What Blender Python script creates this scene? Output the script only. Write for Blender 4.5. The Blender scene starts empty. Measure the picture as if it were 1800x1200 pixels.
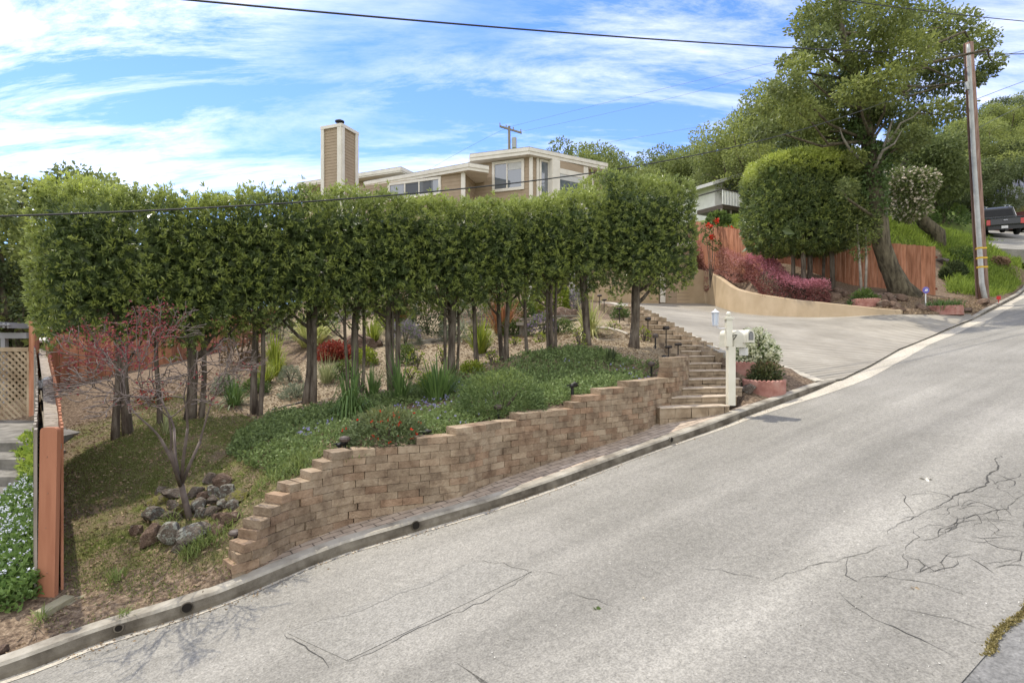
import bpy, math, random
import numpy as np
from mathutils import Vector, Matrix
PI = math.pi
C = bpy.context.scene.collection
CZ = 2.1          # camera height above the road
F = 1000.0        # focal length in photo pixels (1800 wide)

# ---------------------------------------------------------------- camera
cam = bpy.data.cameras.new("camera")
cam.sensor_width = 36; cam.lens = 20.0; cam.clip_end = 3000; cam.clip_start = .05
co = bpy.data.objects.new("camera", cam); C.objects.link(co)
co.location = (0, 0, CZ); co.rotation_euler = (PI/2, 0, 0)
bpy.context.scene.camera = co
bpy.context.scene.render.resolution_x = 1024; bpy.context.scene.render.resolution_y = 682
# ---------------------------------------------------------------- light
SUN_EL = math.radians(62); SUN_AZ = math.atan2(-.74, .67)      # clockwise from +Y
sd = Vector((math.sin(SUN_AZ)*math.cos(SUN_EL), math.cos(SUN_AZ)*math.cos(SUN_EL), math.sin(SUN_EL)))
sl = bpy.data.lights.new("sun", 'SUN'); sl.energy = 2.55; sl.angle = math.radians(.6); sl.color = (1, .93, .80)
so = bpy.data.objects.new("sun", sl); C.objects.link(so)
so.rotation_euler = (-sd).to_track_quat('-Z', 'Y').to_euler(); so.location = (-20, 15, 40)
W = bpy.data.worlds.new("World"); bpy.context.scene.world = W; W.use_nodes = True
SKY_STRENGTH = .15
def build_world():
    nt = W.node_tree; N = nt.nodes; L = nt.links
    for n in list(N): N.remove(n)
    out = N.new('ShaderNodeOutputWorld'); bg = N.new('ShaderNodeBackground'); bg.inputs[1].default_value = SKY_STRENGTH
    sky = N.new('ShaderNodeTexSky'); sky.sky_type = 'NISHITA'; sky.sun_disc = False
    sky.sun_elevation = SUN_EL; sky.sun_rotation = SUN_AZ % (2*PI); sky.air_density = 1.0; sky.dust_density = .3; sky.ozone_density = 1.6
    # thin cirrus, laid out by direction on a flat cloud layer
    tc = N.new('ShaderNodeTexCoord'); sp = N.new('ShaderNodeSeparateXYZ'); L.new(tc.outputs['Generated'], sp.inputs[0])
    mx = N.new('ShaderNodeMath'); mx.operation = 'MAXIMUM'; mx.inputs[1].default_value = 0.03; L.new(sp.outputs[2], mx.inputs[0])
    ad = N.new('ShaderNodeMath'); ad.operation = 'ADD'; ad.inputs[1].default_value = .22; L.new(mx.outputs[0], ad.inputs[0])
    dx = N.new('ShaderNodeMath'); dx.operation = 'DIVIDE'; L.new(sp.outputs[0], dx.inputs[0]); L.new(ad.outputs[0], dx.inputs[1])
    dy = N.new('ShaderNodeMath'); dy.operation = 'DIVIDE'; L.new(sp.outputs[1], dy.inputs[0]); L.new(ad.outputs[0], dy.inputs[1])
    cb = N.new('ShaderNodeCombineXYZ'); L.new(dx.outputs[0], cb.inputs[0]); L.new(dy.outputs[0], cb.inputs[1])
    def noise(rot, scl, off, scale, detail, rough, dist):
        mp = N.new('ShaderNodeMapping'); mp.inputs['Rotation'].default_value = (0, 0, rot)
        mp.inputs['Scale'].default_value = scl; mp.inputs['Location'].default_value = off
        L.new(cb.outputs[0], mp.inputs[0])
        nz = N.new('ShaderNodeTexNoise'); nz.inputs['Scale'].default_value = scale; nz.inputs['Detail'].default_value = detail
        nz.inputs['Roughness'].default_value = rough; nz.inputs['Distortion'].default_value = dist
        L.new(mp.outputs[0], nz.inputs['Vector']); return nz.outputs[0]
    fine = noise(math.radians(52), (.5, 1.9, 1), (3.1, 1.7, 0), 2.1, 12, .70, .45)
    big = noise(math.radians(48), (.6, 1.1, 1), (7.5, 2.2, 0), 1.1, 5, .55, .3)
    m1 = N.new('ShaderNodeMapRange'); m1.inputs[1].default_value = .43; m1.inputs[2].default_value = .67; L.new(fine, m1.inputs[0])
    m2 = N.new('ShaderNodeMapRange'); m2.inputs[1].default_value = .28; m2.inputs[2].default_value = .56; L.new(big, m2.inputs[0])
    # fewer clouds to the upper right
    mr = N.new('ShaderNodeMapRange'); mr.inputs[1].default_value = .9; mr.inputs[2].default_value = -.6; mr.inputs[3].default_value = .6; mr.inputs[4].default_value = 1.0; L.new(sp.outputs[0], mr.inputs[0])
    # unseen closed cloud cover behind the camera, added as frontal fill light
    bk = N.new('ShaderNodeMapRange'); bk.inputs[1].default_value = .25; bk.inputs[2].default_value = -.45; bk.inputs[3].default_value = 0; bk.inputs[4].default_value = .85; L.new(sp.outputs[1], bk.inputs[0])
    mu = N.new('ShaderNodeMath'); mu.operation = 'MULTIPLY'; L.new(m1.outputs[0], mu.inputs[0]); L.new(m2.outputs[0], mu.inputs[1])
    mu2 = N.new('ShaderNodeMath'); mu2.operation = 'MULTIPLY'; L.new(mu.outputs[0], mu2.inputs[0]); L.new(mr.outputs[0], mu2.inputs[1])
    # veil near the horizon
    hz = N.new('ShaderNodeMapRange'); hz.inputs[1].default_value = .5; hz.inputs[2].default_value = .05; hz.inputs[3].default_value = 0; hz.inputs[4].default_value = .09; L.new(sp.outputs[2], hz.inputs[0])
    a2 = N.new('ShaderNodeMath'); a2.operation = 'ADD'; a2.use_clamp = True; L.new(mu2.outputs[0], a2.inputs[0]); L.new(hz.outputs[0], a2.inputs[1])
    a3 = N.new('ShaderNodeMath'); a3.operation = 'MINIMUM'; a3.inputs[1].default_value = .82; a4 = N.new('ShaderNodeMath'); a4.operation = 'ADD'; L.new(a2.outputs[0], a4.inputs[0]); L.new(bk.outputs[0], a4.inputs[1]); L.new(a4.outputs[0], a3.inputs[0])
    tint = N.new('ShaderNodeMix'); tint.data_type = 'RGBA'; tint.blend_type = 'MULTIPLY'; tint.inputs[0].default_value = 1
    L.new(sky.outputs[0], tint.inputs[6]); tint.inputs[7].default_value = SKY_TINT
    mix = N.new('ShaderNodeMix'); mix.data_type = 'RGBA'; L.new(a3.outputs[0], mix.inputs[0]); L.new(tint.outputs[2], mix.inputs[6])
    mix.inputs[7].default_value = CLOUD
    L.new(mix.outputs[2], bg.inputs[0]); L.new(bg.outputs[0], out.inputs[0])
SKY_TINT = (.42, .59, .98, 1); CLOUD = (6.8, 6.65, 6.35, 1)
build_world()
vs = bpy.context.scene.view_settings
vs.view_transform = 'Standard'; vs.look = 'None'; vs.gamma = 1; vs.exposure = .97; vs.use_curve_mapping = False

# ---------------------------------------------------------------- helpers: materials
def M(name, cols, scale=6, rough=.85, bump=0.0, bscale=60, detail=4, island=0.0, attr=None, spec=.3, metal=0.0, bdist=.02, stretch=None, second=None, contrast=(.35, .65)):
    m = bpy.data.materials.new(name); m.use_nodes = True; nt = m.node_tree; N = nt.nodes; L = nt.links
    b = N['Principled BSDF']; b.inputs['Roughness'].default_value = rough; b.inputs['Specular IOR Level'].default_value = spec; b.inputs['Metallic'].default_value = metal
    tc = N.new('ShaderNodeTexCoord'); oi = N.new('ShaderNodeObjectInfo')
    vm = N.new('ShaderNodeVectorMath'); vm.operation = 'ADD'; L.new(tc.outputs['Object'], vm.inputs[0])
    ms = N.new('ShaderNodeMath'); ms.operation = 'MULTIPLY'; ms.inputs[1].default_value = 37.; L.new(oi.outputs['Random'], ms.inputs[0]); L.new(ms.outputs[0], vm.inputs[1])
    vec = vm.outputs[0]
    if stretch:
        mp = N.new('ShaderNodeMapping'); mp.inputs['Scale'].default_value = stretch; L.new(vec, mp.inputs[0]); vec = mp.outputs[0]
    nz = N.new('ShaderNodeTexNoise'); nz.inputs['Scale'].default_value = scale; nz.inputs['Detail'].default_value = detail; nz.inputs['Roughness'].default_value = .6; L.new(vec, nz.inputs['Vector'])
    cr = N.new('ShaderNodeValToRGB'); e = cr.color_ramp.elements
    k = len(cols)
    for i, c in enumerate(cols):
        p = contrast[0]+(contrast[1]-contrast[0])*(i/(k-1) if k > 1 else 0)
        if i < 2 and i < len(e): el = e[i]; el.position = p
        else: el = e.new(p)
        el.color = (*c, 1)
    if k == 1: e[1].color = (*cols[0], 1)
    L.new(nz.outputs[0], cr.inputs[0]); col = cr.outputs[0]
    if island:
        g = N.new('ShaderNodeNewGeometry'); mr = N.new('ShaderNodeMapRange'); mr.inputs[3].default_value = 1-island; mr.inputs[4].default_value = 1+island
        L.new(g.outputs['Random Per Island'], mr.inputs[0])
        mm = N.new('ShaderNodeMix'); mm.data_type = 'RGBA'; mm.blend_type = 'MULTIPLY'; mm.inputs[0].default_value = 1
        L.new(col, mm.inputs[6]); L.new(mr.outputs[0], mm.inputs[7]); col = mm.outputs[2]
    if second:      # some of the pieces have another tone
        g2 = N.new('ShaderNodeNewGeometry'); wn = N.new('ShaderNodeTexWhiteNoise'); wn.noise_dimensions = '1D'; L.new(g2.outputs['Random Per Island'], wn.inputs['W'])
        m3 = N.new('ShaderNodeMapRange'); m3.inputs[1].default_value = .5; m3.inputs[2].default_value = 1.; m3.inputs[4].default_value = .8; L.new(wn.outputs[0], m3.inputs[0])
        m4 = N.new('ShaderNodeMix'); m4.data_type = 'RGBA'; m4.blend_type = 'MULTIPLY'; L.new(m3.outputs[0], m4.inputs[0]); L.new(col, m4.inputs[6]); m4.inputs[7].default_value = (*second, 1); col = m4.outputs[2]
    L.new(col, b.inputs['Base Color'])
    if bump:
        n2 = N.new('ShaderNodeTexNoise'); n2.inputs['Scale'].default_value = bscale; n2.inputs['Detail'].default_value = 5; L.new(vec, n2.inputs['Vector'])
        bp = N.new('ShaderNodeBump'); bp.inputs['Strength'].default_value = bump; bp.inputs['Distance'].default_value = bdist
        L.new(n2.outputs[0], bp.inputs['Height']); L.new(bp.outputs[0], b.inputs['Normal'])
    return m
def LEAF(name, a, b_, new=None, transl=.3, rough=.55, scale=1.2, spec=.25, isl=1.0):
    """leaf: random tone per leaf between two greens, optional fresh growth and painted sunlight by attribute"""
    m = bpy.data.materials.new(name); m.use_nodes = True; nt = m.node_tree; N = nt.nodes; L = nt.links
    b = N['Principled BSDF']; b.inputs['Roughness'].default_value = rough; b.inputs['Specular IOR Level'].default_value = spec
    out = N['Material Output']
    g = N.new('ShaderNodeNewGeometry'); tc = N.new('ShaderNodeTexCoord')
    nz = N.new('ShaderNodeTexNoise'); nz.inputs['Scale'].default_value = scale; nz.inputs['Detail'].default_value = 3; L.new(tc.outputs['Object'], nz.inputs['Vector'])
    ad = N.new('ShaderNodeMath'); ad.operation = 'ADD'; iw = N.new('ShaderNodeMath'); iw.operation = 'MULTIPLY_ADD'; iw.inputs[1].default_value = isl; iw.inputs[2].default_value = .5-.5*isl; L.new(g.outputs['Random Per Island'], iw.inputs[0]); L.new(iw.outputs[0], ad.inputs[0]); L.new(nz.outputs[0], ad.inputs[1])
    mr = N.new('ShaderNodeMapRange'); mr.inputs[1].default_value = .3; mr.inputs[2].default_value = 1.3; L.new(ad.outputs[0], mr.inputs[0])
    mx = N.new('ShaderNodeMix'); mx.data_type = 'RGBA'; L.new(mr.outputs[0], mx.inputs[0]); mx.inputs[6].default_value = (*a, 1); mx.inputs[7].default_value = (*b_, 1)
    col = mx.outputs[2]
    if new:
        at = N.new('ShaderNodeAttribute'); at.attribute_name = 'fresh'
        m2 = N.new('ShaderNodeMix'); m2.data_type = 'RGBA'; L.new(at.outputs['Fac'], m2.inputs[0]); L.new(col, m2.inputs[6]); m2.inputs[7].default_value = (*new, 1); col = m2.outputs[2]
    L.new(col, b.inputs['Base Color'])
    tr = N.new('ShaderNodeBsdfTranslucent'); L.new(col, tr.inputs[0])
    ms = N.new('ShaderNodeMixShader'); ms.inputs[0].default_value = transl; L.new(b.outputs[0], ms.inputs[1]); L.new(tr.outputs[0], ms.inputs[2]); L.new(ms.outputs[0], out.inputs[0])
    return m
def flat(name, c, rough=.6, metal=0., spec=.4): return M(name, [c, tuple(x*.88 for x in c)], 8, rough, spec=spec, metal=metal)

# ---------------------------------------------------------------- helpers: geometry
def mesh_from(V, Q, T=None, mat=None, smooth=False, fresh=None):
    me = bpy.data.meshes.new("mesh"); V = np.asarray(V, np.float32).reshape(-1, 3)
    Q = np.asarray(Q, np.int32).reshape(-1, 4) if Q is not None and len(Q) else np.zeros((0, 4), np.int32)
    T = np.asarray(T, np.int32).reshape(-1, 3) if T is not None and len(T) else np.zeros((0, 3), np.int32)
    me.vertices.add(len(V)); me.vertices.foreach_set('co', V.ravel())
    nl = Q.size+T.size; me.loops.add(nl); me.loops.foreach_set('vertex_index', np.concatenate([Q.ravel(), T.ravel()]))
    me.polygons.add(len(Q)+len(T))
    st = np.concatenate([np.arange(len(Q))*4, Q.size+np.arange(len(T))*3]).astype(np.int32)
    me.polygons.foreach_set('loop_start', st)
    me.polygons.foreach_set('use_smooth', np.full(len(Q)+len(T), bool(smooth)))
    if fresh is not None:
        at = me.attributes.new('fresh', 'FLOAT', 'POINT'); at.data.foreach_set('value', np.asarray(fresh, np.float32))
    me.update(calc_edges=True); me.validate()
    if mat:
        for k in (mat if isinstance(mat, (list, tuple)) else [mat]): me.materials.append(k)
    return me
class MB:
    """collects pieces of ONE part"""
    def __init__(s): s.V = []; s.Q = []; s.T = []; s.n = 0
    def add(s, V, Q, T=()):
        V = np.asarray(V, float).reshape(-1, 3); s.V.append(V)
        if len(Q): s.Q.append(np.asarray(Q)+s.n)
        if len(T): s.T.append(np.asarray(T)+s.n)
        s.n += len(V); return s
    def box(s, c, h, ax=(1, 0, 0), ay=None, az=(0, 0, 1), jit=0., rng=None):
        ax = np.array(ax, float); ax /= np.linalg.norm(ax); az = np.array(az, float); az /= np.linalg.norm(az)
        ay = np.cross(az, ax) if ay is None else np.array(ay, float); ay = ay/np.linalg.norm(ay)
        c = np.array(c, float); V = []
        for k in (-1, 1):
            for j in (-1, 1):
                for i in (-1, 1): V.append(c+ax*h[0]*i+ay*h[1]*j+az*h[2]*k)
        if jit: V = np.array(V)+rng.normal(0, jit, (8, 3))
        return s.add(V, [(0, 2, 3, 1), (4, 5, 7, 6), (0, 1, 5, 4), (2, 6, 7, 3), (0, 4, 6, 2), (1, 3, 7, 5)])
    def wallbox(s, a, b, z0, z1, t, off=0.0):
        """upright slab along plan line a-b; z0,z1 may be pairs; off shifts to the right of a->b"""
        a = np.array(a[:2], float); b = np.array(b[:2], float); d = (b-a)/np.linalg.norm(b-a); n = np.array((d[1], -d[0]))
        z0 = z0 if isinstance(z0, (tuple, list)) else (z0, z0); z1 = z1 if isinstance(z1, (tuple, list)) else (z1, z1)
        V = []
        for o in (off-t/2, off+t/2):
            p, q = a+n*o, b+n*o
            V += [(*p, z0[0]), (*q, z0[1]), (*q, z1[1]), (*p, z1[0])]
        return s.add(V, [(3, 2, 1, 0), (4, 5, 6, 7), (0, 1, 5, 4), (1, 2, 6, 5), (2, 3, 7, 6), (3, 0, 4, 7)])
    def prism(s, poly, z0, z1):
        n = len(poly); V = [(p[0], p[1], z0) for p in poly]+[(p[0], p[1], z1) for p in poly]
        Q = [(i, (i+1) % n, n+(i+1) % n, n+i) for i in range(n)]
        T = [(0, i+1, i) for i in range(1, n-1)]+[(n, n+i, n+i+1) for i in range(1, n-1)]
        return s.add(V, Q, T)
    def tube(s, pts, rad, n=8, cap=True, wob=0.0, rng=None):
        V, Q, T = tube(pts, rad, n, cap, wob, rng); return s.add(V, Q, T)
    def ball(s, c, r, n=10, m=7):
        r = (r, r, r) if not isinstance(r, (tuple, list)) else r
        V = []; Q = []
        for j in range(m+1):
            th = PI*j/m
            for i in range(n):
                V.append((c[0]+r[0]*math.sin(th)*math.cos(2*PI*i/n), c[1]+r[1]*math.sin(th)*math.sin(2*PI*i/n), c[2]+r[2]*math.cos(th)))
        for j in range(m):
            for i in range(n): Q.append((j*n+i, (j+1)*n+i, (j+1)*n+(i+1) % n, j*n+(i+1) % n))
        return s.add(V, Q)
    def arr(s):
        return (np.concatenate(s.V), np.concatenate(s.Q) if s.Q else None, np.concatenate(s.T) if s.T else None)
def tube(pts, rad, n=8, cap=True, wob=0.0, rng=None):
    P_ = np.array([tuple(p) for p in pts], float); k = len(P_)
    rad = np.full(k, rad) if np.isscalar(rad) else np.array(rad, float)
    tan = np.gradient(P_, axis=0); tan /= np.linalg.norm(tan, axis=1)[:, None]+1e-9
    ref = np.array((1., 0, 0)) if abs(tan[0][0]) < .8 else np.array((0, 1., 0))
    V = []
    for i in range(k):
        u = ref-tan[i]*ref.dot(tan[i]); u /= np.linalg.norm(u); v = np.cross(tan[i], u); ref = u
        for j in range(n):
            r = rad[i]*(1+(wob*(rng.random()-.5) if wob else 0)); a = 2*PI*j/n
            V.append(P_[i]+r*(u*math.cos(a)+v*math.sin(a)))
    Q = [(i*n+j, i*n+(j+1) % n, (i+1)*n+(j+1) % n, (i+1)*n+j) for i in range(k-1) for j in range(n)]
    T = []
    if cap:
        V.append(P_[0]); V.append(P_[-1]); c0, c1 = len(V)-2, len(V)-1
        T = [(c0, (j+1) % n, j) for j in range(n)]+[(c1, (k-1)*n+j, (k-1)*n+(j+1) % n) for j in range(n)]
    return np.array(V), np.array(Q), np.array(T) if T else np.zeros((0, 3), int)
def nrm(a): return a/(np.linalg.norm(a, axis=-1, keepdims=True)+1e-9)
def kites(B, D, L, Wd, rng, up=None):
    """leaf kites: base B, direction D, length, width -> 4 verts each"""
    n = len(B); D = nrm(D); R = rng.normal(size=(n, 3)) if up is None else up
    S = nrm(np.cross(D, R)); L = np.broadcast_to(L, (n,))[:, None]; Wd = np.broadcast_to(Wd, (n,))[:, None]
    N_ = np.cross(S, D)
    V = np.stack([B, B+D*L*.45+S*Wd*.5+N_*L*.05, B+D*L, B+D*L*.45-S*Wd*.5+N_*L*.05], 1)
    return V.reshape(-1, 3), np.arange(4*n).reshape(-1, 4)
def blades(B, A, L, Wd, droop, seg=3):
    """arching strap leaves, 3 segments each, base B, initial direction A"""
    n = len(B); A = nrm(A); L = np.broadcast_to(L, (n,)); Wd = np.broadcast_to(Wd, (n,)); droop = np.broadcast_to(droop, (n,))
    S = nrm(np.cross(A, np.array([0, 0, 1.])+1e-3)); V = []
    for k in range(seg+1):
        t = k/seg; p = B+A*(L*t)[:, None]; p[:, 2] -= droop*L*t*t*.9
        hor = A*np.array([1, 1, 0]); p = p+hor*(droop*L*t*t*.45)[:, None]
        w = Wd*(.75 if k == 0 else 1-.92*t**3)*.5
        V += [p-S*w[:, None], p+S*w[:, None]]
    V = np.stack(V, 1); idx = np.arange(n)[:, None, None]*(2*(seg+1))
    q = np.array([[2*k, 2*k+1, 2*k+3, 2*k+2] for k in range(seg)])[None]
    return V.reshape(-1, 3), (idx+q).reshape(-1, 4)
def scatter_unique(n, rng): return rng.random(n)

# ---------------------------------------------------------------- helpers: objects
def link(name, me, loc=(0, 0, 0), parent=None):
    o = bpy.data.objects.new(name, me); C.objects.link(o); o.location = loc
    if parent: o.parent = parent
    return o
def tag(o, label=None, cat=None, group=None, kind=None):
    if label: o['label'] = label
    if cat: o['category'] = cat
    if group: o['group'] = group
    if kind: o['kind'] = kind
    return o
ORG = {}
def thing(name, label, cat, loc, group=None):
    o = link(name, None, loc); o.empty_display_size = .2; tag(o, label, cat, group); ORG[o] = np.array(tuple(loc), float); return o
def part(name, geo, mat, root, parent=None, smooth=False, fresh=None, label=None, local=False):
    """geo in world coordinates (or local ones); parent is a part -> sub-part"""
    if isinstance(geo, MB): geo = geo.arr()
    V = np.asarray(geo[0], float); V = V if local else V-ORG[root]
    o = link(name, mesh_from(V, geo[1], geo[2] if len(geo) > 2 else None, mat, smooth, fresh), (0, 0, 0), parent or root)
    if label: o['label'] = label
    return o
def single(name, geo, mat, label, cat, loc, group=None, smooth=False, fresh=None, kind=None):
    if isinstance(geo, MB): geo = geo.arr()
    loc = np.array(tuple(loc), float)
    o = link(name, mesh_from(np.asarray(geo[0], float)-loc, geo[1], geo[2] if len(geo) > 2 else None, mat, smooth, fresh), loc)
    return tag(o, label, cat, group, kind)
def struct(name, geo, mat, smooth=False, kind='structure'):
    if isinstance(geo, MB): geo = geo.arr()
    o = link(name, mesh_from(geo[0], geo[1], geo[2] if len(geo) > 2 else None, mat, smooth)); o['kind'] = kind; return o
def dup(root, loc, rz=0., sc=1.0, label=None, group=None):
    r = root.copy(); C.objects.link(r); r.location = loc; r.rotation_euler = (0, 0, rz)
    r.scale = sc if isinstance(sc, (tuple, list)) else (sc, sc, sc)
    if label: r['label'] = label
    if group: r['group'] = group
    for ch in list(root.children):
        c = ch.copy(); C.objects.link(c); c.parent = r
        for g in list(ch.children):
            d = g.copy(); C.objects.link(d); d.parent = c
    return r
def P(px, py, d): return np.array(((px-900)/F*d, d, CZ+(600-py)/F*d))
def px_of(X):
    X = np.asarray(X, float); return np.stack([900+F*X[..., 0]/X[..., 1], 600-F*(X[..., 2]-CZ)/X[..., 1]], -1)
def on_line(px, A, B):
    """plan point where the sight line of column px crosses plan line A-B"""
    u = (px-900)/F; A = np.array(A[:2], float); B = np.array(B[:2], float); d = B-A
    t = (u*A[1]-A[0])/(d[0]-u*d[1]); return A+d*t
def in_poly(pt, poly):
    x, y = pt[:, 0], pt[:, 1]; r = np.zeros(len(pt), bool); n = len(poly)
    for i in range(n):
        x0, y0 = poly[i]; x1, y1 = poly[(i+1) % n]
        c = ((y0 > y) != (y1 > y)) & (x < (x1-x0)*(y-y0)/((y1-y0)+1e-12)+x0); r ^= c
    return r
def lump(X, s, seed=0):
    r = np.random.default_rng(seed); v = 0
    for k in range(5):
        d = r.normal(size=3); d /= np.linalg.norm(d); v = v+np.sin((X@d)*s*(1+.35*k)+r.random()*6.28)
    return v/5
# ---------------------------------------------------------------- the lie of the land
def roadz(x, y):
    x = np.asarray(x, float); y = np.asarray(y, float); t = .823*x+.568*y
    e = np.clip(t, 40.6, 62)-40.6
    return .107*x+.0738*y+.0015*e*e
def on_road(px, py, up=0.0):
    """point of the sight line on the road plane raised by up"""
    u = (px-900)/F; v = (600-py)/F; d = (CZ-up)/(.0738+.107*u-v); return np.array((u*d, d, CZ+v*d))
KP = [(0, 1195), (73, 1170), (177, 1128), (300, 1092), (410, 1054), (580, 980), (680, 950), (747, 930), (880, 890), (1000, 849), (1147, 793), (1267, 751), (1311, 732),
      (1378, 708), (1422, 692), (1475, 669), (1529, 643), (1580, 614), (1640, 590), (1680, 573), (1716, 560), (1752, 541), (1800, 516)]
K = [on_road(*p)[:2] for p in KP]
K = [K[0]-np.array((.823, .568))*s for s in (60, 20, 6)]+K
K += [np.array(p) for p in ((28.8, 31.6), (34, 37), (44, 47.5), (62, 66), (90, 95))]
K = np.array(K)
# smooth resample
def resample(Pn, step):
    s = np.concatenate([[0], np.cumsum(np.linalg.norm(np.diff(Pn, axis=0), axis=1))]); q = []
    for a in range(len(Pn)-1):
        m = max(1, int((s[a+1]-s[a])/step)); q += [s[a]+(s[a+1]-s[a])*i/m for i in range(m)]
    q.append(s[-1]); q = np.array(q); out = np.stack([np.interp(q, s, Pn[:, k]) for k in range(Pn.shape[1])], 1)
    return out, q
def chaikin(p):
    q = [p[0]]
    for a, b in zip(p[:-1], p[1:]): q += [a*.75+b*.25, a*.25+b*.75]
    q.append(p[-1]); return np.array(q)
KL, KS = resample(chaikin(K), .5)
KT = np.gradient(KL, axis=0); KT /= np.linalg.norm(KT, axis=1)[:, None]; KN = np.stack([KT[:, 1], -KT[:, 0]], 1)    # to the road side
def kdist(x, y):
    """signed distance to the kerb line, positive on the garden side"""
    sh = np.shape(x); x = np.ravel(x).astype(float); y = np.ravel(y).astype(float); best = np.full(x.shape, 1e9); sg = np.ones(x.shape)
    A = K
    for a, b in zip(A[:-1], A[1:]):
        d = b-a; L2 = d@d; t = np.clip(((x-a[0])*d[0]+(y-a[1])*d[1])/L2, 0, 1)
        ex = x-a[0]-t*d[0]; ey = y-a[1]-t*d[1]; r = np.hypot(ex, ey); m = r < best-1e-9
        best = np.where(m, r, best); sg = np.where(m, np.sign(d[0]*ey-d[1]*ex), sg)
    return (best*sg).reshape(sh)
def kpx(px):
    """arc position of the kerb at photo column px"""
    u = (px-900)/F; m = (KL[:, 1] > .5) & (KL[:, 1] < 29); return np.interp(u, KL[m, 0]/KL[m, 1], KS[m])
KH = .105
# the block wall in plan, from its foot on the paving
WB = [(398, 1022), (447, 1003), (513, 962), (580, 934), (613, 921), (680, 904), (747, 888), (813, 871), (880, 842), (980, 808), (1080, 776), (1135, 756), (1160, 740)]
WP = [on_road(px, py, KH)[:2] for px, py in WB]
STEP_L = [(1160, 718, 8.06), (1180, 700, 8.42), (1199, 684, 8.78), (1210, 668, 9.14), (1211, 653, 9.52), (1211, 640, 9.92), (1207, 627, 10.35), (1197, 618, 10.8), (1186, 608, 11.25),
          (1170, 599, 11.7), (1158, 590, 12.15), (1146, 580.5, 12.6), (1132, 571.5, 13.1), (1119, 563, 13.6), (1106, 556, 14.1), (1093, 550, 14.7), (1081, 544, 15.3), (1068, 538.5, 16.0)]
STEP_R = [1282, 1296, 1305, 1299, 1291, 1268, 1256, 1247, 1236, 1216, 1200, 1186, 1170, 1156, 1143, 1130, 1118, 1108]
WP += [P(*STEP_L[i])[:2] for i in range(1, 8)]
WP = np.array(WP)
WL, WS = resample(WP, .08)
WTOP = [(398, 1020), (405, 995), (417, 980), (425, 962), (443, 943), (452, 925), (456, 908), (475, 889), (493, 872), (508, 855), (533, 840), (545, 825), (567, 812), (583, 797), (643, 783), (733, 770),
        (802, 756), (865, 738), (913, 726), (977, 715), (1007, 704), (1021, 694), (1055, 685), (1105, 674), (1147, 665), (1176, 651), (1190, 638), (1195, 626)]
def wall_top(s):
    """world height of the wall top at arc s (stepped)"""
    p = np.array([np.interp(s, WS, WL[:, 0]), np.interp(s, WS, WL[:, 1])]); px = 900+F*p[0]/p[1]
    if s > SC: px = 1195; d = P(1200, 626, 10.0)[2]; return d
    y = [b for a, b in WTOP if a <= px+.5]; y = y[-1] if y else 1020
    return CZ+(600-y)/F*p[1]
SC = WS[np.argmin(np.linalg.norm(WL-WP[13], axis=1))]
def wall_bot(s):
    p = np.array([np.interp(s, WS, WL[:, 0]), np.interp(s, WS, WL[:, 1])])
    if s <= SC: return float(roadz(*p)+KH)
    k = np.interp(s, [SC, WS[-1]], [0, 6.9]); return P(*STEP_L[int(k)])[2]-.1
WN = np.gradient(WL, axis=0); WN /= np.linalg.norm(WN, axis=1)[:, None]; WN = np.stack([-WN[:, 1], WN[:, 0]], 1)     # to the garden side

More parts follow.
